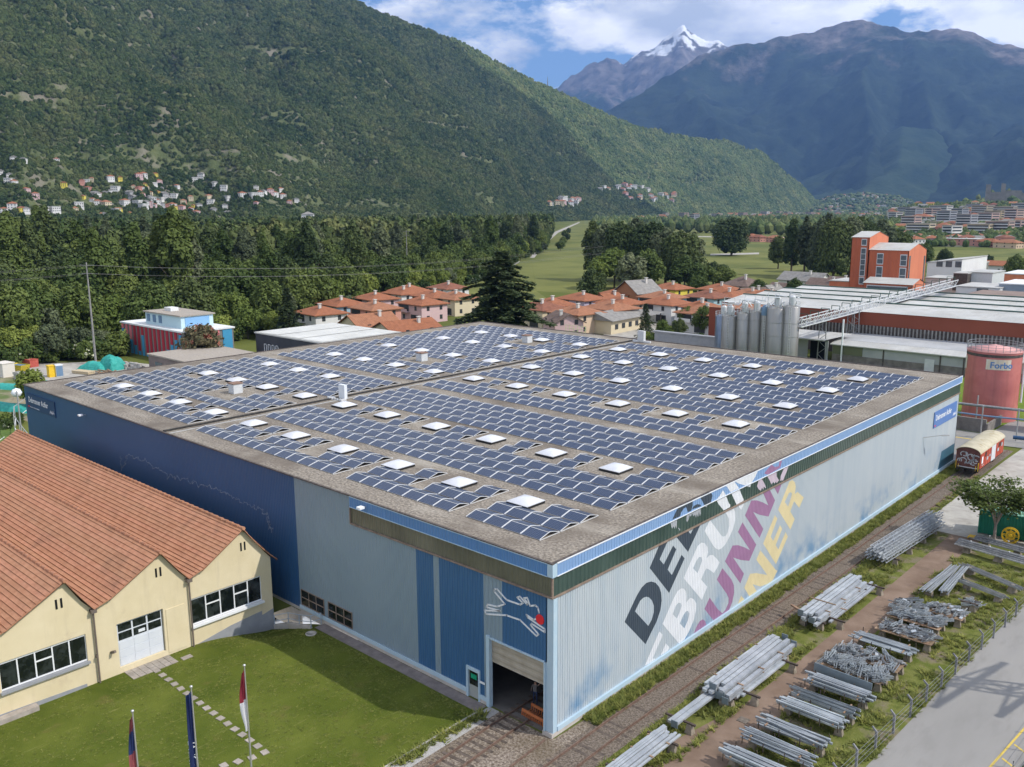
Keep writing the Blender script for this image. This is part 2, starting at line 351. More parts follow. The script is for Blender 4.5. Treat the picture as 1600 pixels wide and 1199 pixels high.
sheet('rail_bed', [(1.25,-2),(4.0,-2),(4.35,42),(4.4,96),(1.35,96),(1.3,42),(1.0,6)], .0145, mat('brown_ballast', (.09,.07,.054), (.25,.205,.165), scale=7, rough=.95, bump=.9, bscale=10, bdist=.1, detail=3))
sheet('grass_verge', [(.02,3),(.5,3.2),(1.25,14),(1.35,42),(1.3,96),(.02,96)], .020, m_rough)
sheet('dirt_road', [(-2,-20),(12,-20),(10.9,4),(10.6,28),(10.7,56),(7.9,56),(7.7,25),(7.4,12),(4.8,-2),(4.5,-8)], .018, m_dirt)
sheet('storage_strip', [(4.2,-12),(7.5,-12),(7.5,12),(7.8,25),(7.9,56),(4.6,56),(4.3,30),(4.2,10)], .017, m_rough)
sheet('rack_strip', [(10.2,-20),(15.3,-20),(16.2,8),(17.9,46),(19.4,75),(17,75),(15,56),(10.4,52),(10.2,28)], .019, m_rough)
sheet('concrete_yard', [(4.55,56),(40,56),(40,120),(5.5,120),(4.75,90)], .013, m_concrete)
sheet('road', [(14.8,-30),(22.8,-30),(22.95,-2),(23.1,13),(24.2,27),(28,75),(19.6,75),(17.9,46),(16.4,13)], .015, m_asphalt)
m_yellow = mat('yellow_paint', (.62,.45,.08), (.5,.38,.1), scale=3, rough=.7)
mb = MB(); YL = [(21.4,0),(21.94,15.2),(22.5,21.5),(23.02,30.2),(24,45),(25.2,70)]
for a, b in zip(YL[:-1], YL[1:]):
    mb.quad((a[0]-.07, a[1], .026), (a[0]+.07, a[1], .026), (b[0]+.07, b[1], .026), (b[0]-.07, b[1], .026))
for k in range(30):
    y = 1+k*2.1; x = interp([p[1] for p in YL], [p[0] for p in YL], y); mb.quad((x+.1, y-.9, .026), (x+1.0, y-1.5, .026), (x+1.0, y-1.32, .026), (x+.1, y-.72, .026))
mb.build('road_marking', m_yellow, kind='structure')
m_wall_low = mat('low_wall_concrete', (.20,.15,.12), (.30,.22,.18), scale=1, rough=.9)
mb = MB(); mb.beam((22.6,-30,.2), (22.9,-2,.2), .28, .5); mb.beam((22.9,-2,.2), (24.35,27,.2), .28, .5)
mb.build('low_wall', m_wall_low, label='low rusty brown wall beside the road at the right', cat='wall')
sheet('bank_grass', [(23.05,-30),(60,-30),(60,45),(28,45),(24.5,27),(23.1,-2)], .03, m_rough)
m_hatch = mat('cast_iron', (.10,.085,.07), (.2,.17,.14), scale=5, rough=.7)
mb = MB(); mb.box(7.95,9.75,.02,8.65,10.4,.05); o = mb.build('manhole_cover', m_hatch, label='square manhole cover in the brown dirt track', cat='manhole cover')
mb = MB(); mb.lathe([(.45,0),(.45,.05),(.3,.05),(.3,.03),(0,.03)], 20, (-23.7,-1.95,.02)); mb.build('drain_ring', m_concrete, label='round concrete drain ring in the lawn by the railing', cat='drain')
mb = MB(); mb.beam((-5.65,-3.2,.03), (-5.62,-1.1,.03), .14, .16); mb.beam((-5.1,-60,.03), (-5.65,-3.2,.03), .14, .16); mb.build('lawn_kerb', m_concrete, kind='structure')
sheet('far_grass_strip', [(-100,84.5),(-.5,84.5),(-.5,112),(30,125),(30,151),(-100,151)], .014, mat('bright_grass', (.09,.15,.01), (.15,.21,.02), scale=.2, rough=.95, bump=.3, bscale=5, bdist=.1))
sheet('yard_beyond', [(-95,120),(-62,120),(-62,150),(-78,195),(-112,195),(-112,160)], .018, m_concrete)

# ---------------------------------------------------------------- rails
m_rust = mat('rusty_rail', (.13,.085,.065), (.23,.155,.12), scale=4, rough=.75, metal=.2)
m_sleeper = mat('old_sleeper', (.07,.055,.045), (.15,.12,.10), scale=3, rough=.9)
def track(name, pts, label, s0=0, step=.65, parts=True):
    t = thing(name, label, 'railway track', (pts[0][0], pts[0][1], 0)); ox, oy = pts[0]
    for s in (-.75, .75):
        mb = MB()
        for (a, b) in zip(pts[:-1], pts[1:]):
            d = Vector((b[0]-a[0], b[1]-a[1], 0)).normalized(); nrm = Vector((d.y, -d.x, 0))*s
            p = Vector((a[0]-ox, a[1]-oy, .09))+nrm; q = Vector((b[0]-ox, b[1]-oy, .09))+nrm
            mb.beam(p-Vector((0,0,.06)), q-Vector((0,0,.06)), .13, .03); mb.beam(p-Vector((0,0,.01)), q-Vector((0,0,.01)), .03, .08); mb.beam(p+Vector((0,0,.045)), q+Vector((0,0,.045)), .07, .04)
        mb.build('rail', m_rust, t)
    mb = MB(); mb.box(-1.25,-.12,.0,1.25,.12,.05); sm = mb.mesh('sleeper', m_sleeper); n = 0
    for (a, b) in zip(pts[:-1], pts[1:]):
        ln = math.hypot(b[0]-a[0], b[1]-a[1]); k = int(ln/step)
        for i in range(k):
            f = i/k; x = a[0]+(b[0]-a[0])*f; y = a[1]+(b[1]-a[1])*f
            put('sleeper', sm, t, loc=(x-ox+random.uniform(-.05,.05), y-oy, random.uniform(-.062,-.022) if 'side wall' in label else random.uniform(-.035,-.005)), rot=(0, 0, -math.atan2(b[0]-a[0], b[1]-a[1])+random.uniform(-.03,.03))); n += 1
    return t
track('railway_track', [(3.0,-40),(2.5,-10),(2.35,4),(2.93,42),(2.95,96)], 'rusty railway track running along the pale blue side wall')
track('railway_track', [(-1.8,-38),(-2.8,-7),(-3.1,-1.8),(-3.25,14)], 'rusty railway track leading into the open hall door')
mb = MB(); mb.beam((-.1,-.6,.1), (.7,-12,.1), .07, .14); mb.beam((.7,-12,.1), (1.6,-30,.1), .07, .14); mb.build('rail', m_rust, label='single rusty rail starting at the near corner of the hall', cat='rail')

# ---------------------------------------------------------------- the blue hall
W, LEN, H = 87.56, 83.7, 12.0
hall = thing('blue_hall', 'huge blue corrugated metal hall with flat gravel roof and painted lettering', 'building', (0, 0, 0))
RB = .25
m_dk = mat('dark_blue_sheet', (.030,.098,.225), (.035,.11,.25), scale=.1, rough=.45, ribs=(0, RB, .08), spec=.4)
m_mid = mat('mid_blue_sheet', (.048,.14,.29), (.056,.158,.32), scale=.15, rough=.45, ribs=(0, RB, .11), spec=.4)
m_gry = mat('grey_blue_sheet', (.25,.335,.40), (.28,.365,.43), scale=.15, rough=.45, ribs=(0, RB, .11), spec=.4)
m_side = mat('pale_side_sheet', (.50,.565,.61), (.58,.635,.67), scale=.06, rough=.42, c3=(.16,.32,.52), scale3=.30, pos3=(.50,.68), zmask3=(1.0,4.6), ribs=(1, RB, .12), spec=.4, c4=(.36,.46,.55), st4=(1,.9,.08), pos4=(.45,.7), amt4=.35)
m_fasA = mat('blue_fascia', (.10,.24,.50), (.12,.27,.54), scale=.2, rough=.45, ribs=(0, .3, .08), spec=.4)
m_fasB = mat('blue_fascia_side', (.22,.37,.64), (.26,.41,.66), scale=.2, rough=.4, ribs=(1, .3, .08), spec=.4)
m_glzA = mat('ribbed_glazing', (.10,.10,.075), (.17,.165,.12), scale=.3, rough=.3, ribs=(0, .45, .05), spec=.5)
m_glzB = mat('ribbed_glazing_side', (.035,.065,.055), (.06,.10,.085), scale=.3, rough=.3, ribs=(1, .45, .05), spec=.5)
m_sill = mat('rusty_sill', (.30,.23,.18), (.20,.15,.12), scale=2, rough=.8)
m_plinth = mat('plinth', (.45,.42,.38), (.55,.50,.46), scale=1.5, rough=.9)
m_skirt = mat('pale_blue_trim', (.40,.54,.64), (.46,.58,.66), scale=1, rough=.5)
m_cap = mat('dark_edge_trim', (.06,.05,.045), (.12,.10,.09), scale=2, rough=.7)
m_white_trim = mat('white_trim', (.74,.77,.8), rough=.5)
def wall_y(name, xa, xb, za, zb, m, y=0.0, th=.12, hole=None):
    mb = MB(); mb.box(xa, y, za, xb, y+th, zb); return mb.build(name, m, hall)
mid_blue = (-20.3, -12.84)
# front wall segments: x from -W to 0 (door opening -5.45..-0.6 up to z 5.1)
wall_y('wall_panel', -W, -27.92, 0.3, H-.02, m_dk)
wall_y('wall_panel', -27.92, -20.33, 0.62, H-.02, m_gry)
wall_y('wall_panel', -20.33, -12.84, 0.62, 9.68, m_gry)
wall_y('wall_panel', -12.84, -11.0, .62, 9.68, m_mid)
wall_y('wall_panel', -11.0, -10.41, .62, 9.68, m_gry)
wall_y('wall_panel', -10.41, -7.69, .62, 9.68, m_mid)
wall_y('wall_panel', -7.69, -6.46, 2.2, 9.68, m_mid)
wall_y('wall_panel', -6.46, -6.04, .62, 9.68, m_mid)
wall_y('wall_panel', -6.04, -5.6, .62, 9.68, m_gry)
wall_y('wall_panel', -5.6, -4.31, 5.15, 9.68, m_gry)
wall_y('wall_panel', -4.31, -.42, 5.15, 9.68, m_mid)
for (xa, xb) in ((-27.9, -7.75), (-6.4, -5.6)):
    mb = MB(); mb.box(xa, -.12, .3, xb, .0, .6); mb.build('skirting', m_skirt, hall)
    mb = MB(); mb.box(xa, -.06, -.3, xb, .1, .298); mb.build('plinth', m_plinth, hall)
mb = MB(); mb.box(-W, .02, -2, -27.9, .1, .298); mb.build('plinth', m_plinth, hall)
# right wall
mb = MB(); mb.box(-.12, .42, .62, 0, LEN, 9.68); mb.build('wall_panel', m_side, hall)
mb = MB(); mb.box(.0, .42, .32, .16, LEN, .64); mb.build('skirting', m_skirt, hall)
mb = MB(); mb.box(-.7, -.12, -.3, .1, LEN, .318); mb.build('plinth', m_plinth, hall)
mb = MB(); mb.box(-.5, 0, .32, .1, .42, 9.68); mb.box(-.6, -.14, .318, -.5, .42, 5.1); mb.build('corner_post', m_skirt, hall)
mb = MB(); mb.box(-5.75, -.14, .0, -5.45, .2, 5.3); mb.box(-5.45, -.1, 5.1, -.6, .15, 5.2); mb.build('door_frame', m_skirt, hall)
# glazing band and fascia
mb = MB(); mb.box(-20.28, -.02, 9.78, -.08, .12, 11.08); mb.build('glazing_band', m_glzA, hall)
mb = MB(); mb.box(-.12, .1, 9.78, .02, LEN, 11.08); mb.build('glazing_band', m_glzB, hall)
mb = MB(); mb.box(-.09, -.03, 9.7, .03, .1, 11.1); mb.build('corner_strip', m_sill, hall)
mb = MB(); mb.box(-20.3, -.12, 9.66, .1, .1, 9.77); mb.box(-20.4, -.12, 9.66, -20.3, .1, 11.1); mb.build('window_sill', m_sill, hall)
mb = MB(); mb.box(.0, .1, 9.66, .12, LEN, 9.77); mb.build('window_sill', m_sill, hall)
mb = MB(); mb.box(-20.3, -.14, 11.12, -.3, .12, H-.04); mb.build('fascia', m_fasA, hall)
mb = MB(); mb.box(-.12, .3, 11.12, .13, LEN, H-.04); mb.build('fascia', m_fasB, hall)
mb = MB(); mb.box(-.3, -.16, 11.1, .15, .3, H-.03); mb.build('corner_post', m_skirt, hall)
mb = MB(); mb.box(.02, .3, 11.08, .17, LEN, 11.14); mb.box(.1, .3, H-.06, .17, LEN, H); mb.box(.02, LEN, 11.08, .17, LEN+.15, H); mb.build('fascia_edge', m_white_trim, hall)
mb = MB(); mb.box(-20.3, -.18, 11.08, -.3, -.1, 11.13); mb.box(-20.3, -.19, H-.07, -.3, -.14, H-.02); mb.build('fascia_edge', m_skirt, hall)
mb = MB(); mb.box(-W, LEN-.12, 0, 0, LEN, H-.02); mb.box(-W, .12, 0, -W+.12, LEN-.12, H-.02); mb.build('rear_walls', m_dk, hall)
mb = MB(); mb.box(-W-.05, -.17, H-.03, .14, .02, H+.05); mb.box(-.05, .02, H-.03, .10, LEN+.1, H+.06)
mb.box(-W-.05, LEN-.1, H-.03, -.05, LEN+.15, H+.08); mb.box(-W-.1, .02, H-.03, -W+.1, LEN-.1, H+.08); mb.build('roof_edge', m_cap, hall)
# roof
m_roof = mat('roof_gravel', (.125,.107,.085), (.38,.335,.28), scale=5, rough=.97, c3=(.155,.13,.105), scale3=.16, pos3=(.44,.66), bump=.6, bscale=11, bdist=.06, detail=5, band=(.36,.66), c4=(.50,.46,.39), st4=(.10,.35,1), pos4=(.52,.72), amt4=.45)
mb = MB(); mb.box(-W+.1, .02, H-.35, -.05, LEN-.1, H-.015); mb.build('gravel_roof', m_roof, hall)
m_joint = mat('joint_rubber', (.02,.02,.02), (.06,.055,.05), scale=3, rough=.7)
mb = MB(); mb.box(-50.66, .05, H-.01, -50.36, LEN-.1, H+.14); mb.build('expansion_joint', m_joint, hall)
m_zinc = mat('zinc_strip', (.42,.42,.40), (.52,.52,.5), scale=2, rough=.5, metal=.3)
mb = MB(); mb.box(-49.6, .05, H-.01, -49.35, LEN-.1, H+.01); mb.build('cable_strip', m_zinc, hall)
# doors and windows of the front wall
m_dark = mat('dark_interior', (.008,.008,.009), rough=.9); m_darkglass = mat('dark_glass', (.006,.009,.010), (.045,.055,.055), scale=1.1, rough=.10, spec=.6, detail=3, band=(.45,.75))
m_door = mat('roller_door', (.42,.38,.31), (.34,.30,.24), scale=1.2, rough=.6, ribs=(2, .5, .03))
mb = MB(); mb.box(-5.45, .16, 3.35, -.6, .26, 5.15); mb.build('roller_door', m_door, hall)
m_floor = mat('hall_floor', (.10,.095,.09), (.16,.15,.14), scale=.6, rough=.8)
mb = MB(); mb.box(-20, .13, -.1, -.13, 30, .006); mb.build('hall_floor', m_floor, hall)
mb = MB(); mb.box(-20, 30, 0, -.13, 30.2, 11.6); mb.box(-20.2, .13, 0, -20, 30, 11.6); mb.build('inner_wall', m_dark, hall)
o = None
def grid_window(x0, x1, z0, z1, nx, nz, par, y=-.03, m=None):
    mb = MB(); f = .06
    mb.box(x0-f, y-.03, z0-f, x1+f, y+.02, z0); mb.box(x0-f, y-.03, z1, x1+f, y+.02, z1+f); mb.box(x0-f, y-.03, z0, x0, y+.02, z1); mb.box(x1, y-.03, z0, x1+f, y+.02, z1)
    for i in range(1, nx): x = x0+(x1-x0)*i/nx; mb.box(x-.04, y-.03, z0, x+.04, y+.02, z1)
    for j in range(1, nz): z = z0+(z1-z0)*j/nz; mb.box(x0, y-.035, z-.04, x1, y+.015, z+.04)
    wn = mb.build('window', m or m_sill, par)
    for i in range(nx):
        for j in range(nz):
            mp = MB(); mp.box(x0+(x1-x0)*i/nx, y-.005, z0+(z1-z0)*j/nz, x0+(x1-x0)*(i+1)/nx, y+.01, z0+(z1-z0)*(j+1)/nz); mp.build('pane', m_darkglass, wn)
grid_window(-27.65, -24.5, .72, 2.02, 3, 2, hall); grid_window(-23.85, -20.75, .75, 2.05, 3, 2, hall)
m_doorgry = mat('grey_door', (.34,.36,.34), rough=.5); m_green = mat('green_sign', (.01,.30,.16), rough=.5)
mb = MB(); mb.box(-7.55, .02, .05, -6.6, .08, 2.1); dr = mb.build('side_door', m_doorgry, hall)
mb = MB(); mb.box(-7.5, .0, 1.0, -6.65, .018, 2.05); mb.build('door_glass', m_darkglass, dr)
mb = MB(); mb.box(-7.35, -.02, 1.5, -6.8, -.002, 1.85); mb.build('door_sign', m_green, dr)
mb = MB(); mb.box(-7.75, -.1, 0, -7.58, .1, 2.35); mb.box(-6.57, -.1, 0, -6.42, .1, 2.35); mb.box(-7.58, -.1, 2.12, -6.57, .1, 2.35); mb.build('side_door_frame', m_skirt, hall)
mb = MB(); mb.box(-6.35, -.17, 1.55, -5.85, -.15, 1.72); mb.build('small_sign', m_white_trim, hall)
m_bluestrip = mat('deep_blue_panel', (.05,.13,.20), (.06,.16,.22), scale=1, rough=.4)
mb = MB(); mb.prism([(77.2,.65),(83.6,.65),(83.6,2.9),(78.2,2.9)], 0, .004, .012); mb.build('painted_panel', m_bluestrip, hall)
# wall lamps
m_lamp = mat('lamp_white', (.85,.87,.9), rough=.3); m_pole = mat('galvanised_pole', (.42,.43,.43), (.5,.5,.5), scale=3, rough=.5, metal=.4)
for (x, z) in ((-69, 10.9), (-18.3, 11.55)):
    t = thing('wall_lamp', 'small white lamp under the roof edge of the '+('dark blue wall' if x < -30 else 'grey fascia'), 'lamp', (x, -.1, z))
    mb = MB(); mb.beam((0,.1,0), (0,-.3,.05), .06); mb.build('bracket', m_pole, t)
    mb = MB(); mb.box(-.22,-.75,-.02,.22,-.3,.14); mb.build('lamp_head', m_lamp, t)
t = thing('wall_lamp', 'arm lamp sticking out high on the pale blue side wall', 'lamp', (.05, 70.2, 6.3))
mb = MB(); mb.beam((0,0,0), (1.6,1.6,.25), .08); mb.build('arm', m_pole, t); mb = MB(); mb.beam((1.6,1.6,.22), (2.2,2.3,.22), .28, .14); mb.build('lamp_head', m_pole, t)
# signs
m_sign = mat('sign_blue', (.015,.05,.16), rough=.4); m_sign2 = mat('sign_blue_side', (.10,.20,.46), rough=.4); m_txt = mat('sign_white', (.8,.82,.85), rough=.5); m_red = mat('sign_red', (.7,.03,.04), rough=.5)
def text(body, size, loc, rot, m, parent=None, name='lettering', bold=0.0, ext=.004, xs=1.0, align='LEFT'):
    cu = D.curves.new(name, 'FONT'); cu.body = body; cu.size = size; cu.extrude = ext; cu.offset = bold; cu.align_x = align; cu.resolution_u = 2
    o = D.objects.new(name, cu); COL.objects.link(o); o.location = loc; o.rotation_euler = rot; o.scale = (xs, 1, 1)
    dg = bpy.context.evaluated_depsgraph_get(); me = D.meshes.new_from_object(o.evaluated_get(dg)); me.materials.clear(); me.materials.append(m)
    mw = o.matrix_basis.copy(); D.objects.remove(o); q = put(name, me, parent); q.matrix_basis = mw; return q
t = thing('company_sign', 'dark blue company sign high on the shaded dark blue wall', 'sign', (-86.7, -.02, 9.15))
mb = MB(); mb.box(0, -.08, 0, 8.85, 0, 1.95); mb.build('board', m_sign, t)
text('Debrunner Acifer', 1.0, (.55, -.09, .85), (R(90), 0, 0), m_txt, t, bold=.015, xs=.86)
mb = MB(); mb.box(.25, -.1, .2, .75, -.085, .35); mb.build('red_mark', m_red, t); text('klöckner & co multi metal distribution', .2, (.85, -.09, .2), (R(90), 0, 0), m_txt, t)
mb = MB()
for k in range(3): mb.beam((7.3+k*.4, -.09, .3), (7.6+k*.4, -.09, .7), .06)
mb.beam((7.3,-.09,.5), (8.6,-.09,.45), .05); mb.build('logo', m_txt, t)
t = thing('company_sign', 'blue company sign at the far end of the pale side wall', 'sign', (.02, 73.7, 6.75), R(90))
mb = MB(); mb.box(0, -.08, 0, 9.0, 0, 2.05); mb.build('board', m_sign2, t)
text('Debrunner Acifer', 1.0, (.55, -.09, .9), (R(90), 0, 0), m_txt, t, bold=.02, xs=.86)
mb = MB(); mb.box(.2, -.1, .2, .7, -.085, .35); mb.build('red_mark', m_red, t)
mb = MB()
for k in range(3): mb.beam((7.5+k*.4, -.09, .3), (7.8+k*.4, -.09, .7), .06)
mb.beam((7.5,-.09,.5), (8.8,-.09,.45), .05); mb.build('logo', m_txt, t)
# leaping hare outline on the front wall
m_hare = mat('white_line', (.75,.77,.8), rough=.5)
HP = [(-5.02,8.8),(-4.75,8.9),(-3.89,8.39),(-2.7,8.43),(-2.45,8.62),(-2.95,8.85),(-2.72,9.0),(-2.1,8.62),(-2.02,8.72),(-2.38,8.98),(-2.08,9.1),(-1.84,8.6),(-1.4,8.8),(-1.18,8.7),(-1.08,8.4)]
HP2 = [(-1.2,7.95),(-1.54,7.75),(-2.15,7.9),(-2.05,7.75),(-.62,7.42),(-.6,7.2),(-1.7,7.43),(-1.8,7.3),(-1.12,6.88),(-1.3,6.7),(-2.7,7.35),(-3.9,7.3),(-5.8,6.78),(-5.93,7.0),(-4.5,7.42),(-5.75,7.3),(-5.65,7.52),(-4.76,7.64),(-4.06,8.05),(-5.02,8.66),(-5.02,8.8)]
mb = MB()
for P in (HP, HP2):
    for a, b in zip(P[:-1], P[1:]): mb.beam((a[0],-.012,a[1]), (b[0],-.012,b[1]), .03, .13, up=(0,1,0)) if False else mb.beam((a[0],-.02,a[1]), (b[0],-.02,b[1]), .11, .03, up=(0,1,0))
    for a in P: mb.tube((a[0],-.035,a[1]), (a[0],-.005,a[1]), .06, n=8)
mb.build('hare_outline', m_hare, hall)
mb = MB(); mb.tube((-1.0,-.05,7.95), (-1.0,-.005,7.95), .34, n=16); mb.build('red_ball', m_red, hall)
# faded scratched line on the dark wall
m_scr = mat('faded_scribble', (.30,.38,.48), (.08,.15,.27), scale=3, rough=.6)
mb = MB(); pv = None; random.seed(4)
SC = [(188,712),(190,738),(200,710),(215,716),(240,728),(262,742),(285,748),(310,757),(335,765),(355,773),(375,782),(395,790),(410,797),(418,806),(421,820),(424,828)]
for k in range(170):
    f = k/169*(len(SC)-1); i = min(int(f), len(SC)-2); q = f-i; px = SC[i][0]*(1-q)+SC[i+1][0]*q+random.gauss(0,1.6); py = SC[i][1]*(1-q)+SC[i+1][1]*q+random.gauss(0,2.2)
    d = ray(px, py); s = -CAM.y/d.y; p = CAM+d*s; p.y = -.012
    if pv: mb.beam(pv, p, .06, .01, up=(0,1,0))
    pv = p
mb.build('scribble', m_scr, hall)
MURAL = [
('charcoal',[(7.97,5.17),(10.71,2.41),(11.35,3.01),(12.1,3.67),(12.59,4.42),(12.72,5.14),(12.61,5.77),(12.33,6.33),(11.81,6.84),(11.23,7.13),(10.61,7.23),(10.01,7.07),(9.48,6.71),(8.78,6.02)],[[(9.23,5.52),(11.01,3.73),(11.45,4.08),(11.69,4.58),(11.68,5.08),(11.4,5.6),(11.01,5.97),(10.63,6.15),(10.25,6.2),(9.84,6.1)]]),
('charcoal',[(10.98,8.25),(13.71,5.4),(15.77,7.51),(15.32,7.94),(14.02,6.73),(13.4,7.35),(14.53,8.61),(14.06,9.05),(12.85,7.93),(12.26,8.51),(13.37,9.7),(12.16,9.62)],[]),
('charcoal',[(14.38,9.71),(16.24,7.89),(18.04,9.69),(17.11,9.72),(16.5,9.25),(16.07,9.69)],[]),
('charcoal_f',[(13.62,11.22),(14.65,11.19),(14.81,11.45),(15.21,11.69),(15.51,11.7),(15.71,11.41),(15.76,11.23),(16.27,11.21),(16.47,11.59),(16.44,12.02),(14.48,12.0),(14.08,11.71)],[]),
('charcoal_f',[(16.39,11.3),(16.62,11.51),(17.12,11.52),(17.64,11.35),(17.71,11.2)],[]),
('charcoal_f',[(17.51,11.97),(17.78,12.04),(18.8,12.06),(19.27,11.84),(19.42,11.63),(19.2,11.13),(18.23,11.13),(17.88,11.57)],[]),
('dripgrey',[(13.58,10.96),(14.48,11.05),(14.46,10.65),(14.44,10.25),(14.27,10.57),(14.16,10.33),(14.0,10.58),(13.81,10.43),(13.68,10.67)],[]),
('dripgrey',[(14.57,10.49),(14.7,10.25),(14.92,10.12),(14.96,9.94),(14.7,10.18)],[]),
('dripgrey',[(15.8,10.96),(16.72,10.95),(17.85,10.96),(17.91,10.53),(17.77,10.36),(17.64,10.74),(17.51,10.36),(17.3,10.69),(17.2,10.38),(17.05,10.69),(16.81,10.59),(16.6,10.91),(16.43,10.69),(16.24,10.84),(16.13,10.53),(15.92,10.38),(15.76,10.56)],[]),
('dripgrey',[(18.46,11.05),(18.94,11.03),(18.76,10.83),(18.52,10.93)],[]),
('white',[(10.69,0.73),(12.51,2.73),(12.96,2.32),(12.94,2.15),(12.28,1.5),(11.74,0.86),(12.15,0.56),(11.33,0.47)],[]),
('white',[(12.78,0.69),(13.48,1.42),(14.0,0.87),(13.79,0.64)],[]),
('white',[(12.92,3.19),(15.35,0.61),(16.15,0.65),(16.83,1.12),(17.5,1.86),(17.79,2.57),(17.79,3.11),(17.39,3.61),(16.89,3.92),(16.58,3.89),(16.23,3.73),(16.26,4.18),(16.17,4.65),(15.8,5.05),(15.41,5.19),(14.88,5.13),(14.38,4.74),(13.89,4.22)],[[(14.32,3.46),(14.94,2.89),(15.37,3.35),(15.56,3.72),(15.41,3.99),(15.09,4.13),(14.72,4.01)],[(15.4,2.31),(16.09,1.66),(16.61,2.19),(16.77,2.62),(16.56,2.94),(16.21,3.0),(15.79,2.75)]]),
('white',[(15.72,5.92),(18.63,3.13),(19.4,3.99),(18.38,4.94),(18.88,5.45),(19.14,5.63),(19.54,5.42),(20.37,4.84),(20.83,5.1),(21.23,5.48),(20.76,5.94),(20.13,6.45),(19.62,6.61),(19.1,6.5),(19.3,6.93),(19.18,7.41),(18.7,7.89),(18.2,8.07),(17.65,7.95),(17.06,7.35)],[[(17.08,6.3),(17.78,5.67),(18.18,6.16),(18.42,6.53),(18.29,6.84),(17.96,6.96),(17.57,6.79)]]),
('white',[(18.61,8.91),(19.41,9.6),(21.3,7.79),(21.66,7.57),(22.08,7.53),(22.41,7.76),(22.58,8.26),(22.46,8.88),(22.15,9.26),(21.69,9.7),(23.09,9.72),(23.49,9.19),(23.56,8.44),(23.26,7.78),(22.67,7.21),(22.08,6.79),(21.47,6.61),(20.98,6.64),(20.41,6.96),(19.83,7.53)],[]),
('white_f',[(20.57,11.34),(21.05,11.68),(21.47,11.23),(21.54,11.16),(20.12,11.16)],[]),
('white_g',[(20.33,10.95),(20.52,11.08),(21.75,11.06),(22.06,10.62),(22.3,10.24),(22.56,10.06),(22.55,9.85),(21.51,9.85),(20.63,10.59)],[]),
('white_f',[(21.47,11.99),(22.79,12.02),(23.71,11.2),(22.33,11.19)],[]),
('white_g',[(22.58,11.09),(23.96,11.07),(24.43,10.43),(24.79,9.97),(24.85,9.81),(23.62,9.79)],[]),
('white',[(23.88,9.68),(25.15,9.65),(24.52,9.07)],[]),
('white_f',[(23.05,11.9),(26.97,11.97),(26.49,11.52),(25.85,11.13),(24.73,11.18),(23.68,11.59)],[]),
('white_g',[(25.03,11.06),(26.07,11.03),(25.87,10.74),(25.41,10.92)],[]),
('mauve',[(17.57,0.66),(17.99,1.12),(18.43,1.39),(18.89,1.37),(19.31,1.07),(19.48,0.68),(18.48,0.6)],[]),
('mauve',[(19.1,2.19),(19.85,2.91),(21.26,1.41),(22.09,0.75),(22.57,0.87),(23.04,1.31),(23.04,1.77),(22.67,2.28),(20.91,4.1),(21.75,4.83),(23.37,3.33),(23.86,2.64),(23.97,1.91),(23.7,1.16),(23.24,0.63),(22.31,0.66),(20.63,0.65)],[]),
('mauve',[(22.13,5.3),(23.32,6.32),(24.28,6.07),(25.37,5.56),(26.48,4.96),(24.14,7.27),(24.85,7.92),(27.58,5.14),(26.43,4.01),(24.87,4.57),(23.49,5.22),(25.57,3.12),(24.99,2.43)],[]),
('mauve',[(25.24,8.41),(26.26,9.47),(27.28,9.22),(28.42,8.74),(29.52,8.19),(28.33,9.65),(29.6,9.61),(30.76,8.34),(29.64,7.14),(27.9,7.76),(26.68,8.35),(28.77,6.24),(28.13,5.6)],[]),
('mauve',[(30.41,9.64),(31.94,9.61),(31.26,8.77)],[]),
('mauve_f',[(28.11,11.44),(28.64,11.67),(29.4,11.95),(30.09,11.57),(30.83,11.48),(30.94,11.96),(31.45,11.85),(31.11,11.26),(28.85,11.16)],[]),
('dripink',[(27.11,10.52),(27.37,10.95),(27.91,11.01),(28.35,10.57),(28.7,10.18),(28.81,9.92),(28.39,10.18),(28.34,9.88),(28.07,10.18),(27.87,9.92),(27.45,10.17)],[]),
('dripink',[(28.84,11.06),(30.7,11.02),(30.76,10.54),(31.28,10.07),(30.83,9.9),(30.65,10.1),(30.42,9.96),(30.15,10.18),(29.84,10.02),(29.47,10.46)],[]),
('dripink',[(32.13,10.94),(33.09,10.96),(32.69,10.49),(32.09,9.84),(31.74,9.96),(31.49,9.94),(31.6,10.43)],[]),
('yellow',[(24.71,0.57),(25.25,1.2),(25.86,0.68),(25.54,0.56)],[]),
('yellow',[(25.73,1.78),(26.7,2.75),(27.83,2.45),(30.01,1.57),(27.72,3.72),(28.41,4.38),(31.68,1.52),(32.05,1.32),(31.19,0.69),(30.97,0.35),(30.14,0.43),(28.78,0.88),(27.29,1.58),(28.14,0.57),(26.76,0.61)],[]),
('yellow',[(28.87,4.87),(30.89,6.94),(31.44,6.46),(30.31,5.09),(30.83,4.54),(32.04,5.69),(32.53,5.19),(31.4,3.97),(31.97,3.39),(33.28,4.67),(33.82,4.09),(31.67,2.06)],[]),
('yellow',[(31.48,7.28),(33.16,9.1),(33.47,9.43),(34.08,9.43),(34.65,9.07),(34.89,8.61),(34.8,7.93),(35.32,8.01),(36.77,7.11),(35.91,6.29),(34.71,7.26),(34.02,6.46),(35.07,5.43),(34.28,4.62)],[[(32.74,7.68),(33.51,7.04),(34.05,7.83),(34.15,8.13),(33.87,8.33),(33.52,8.33)]]),
]

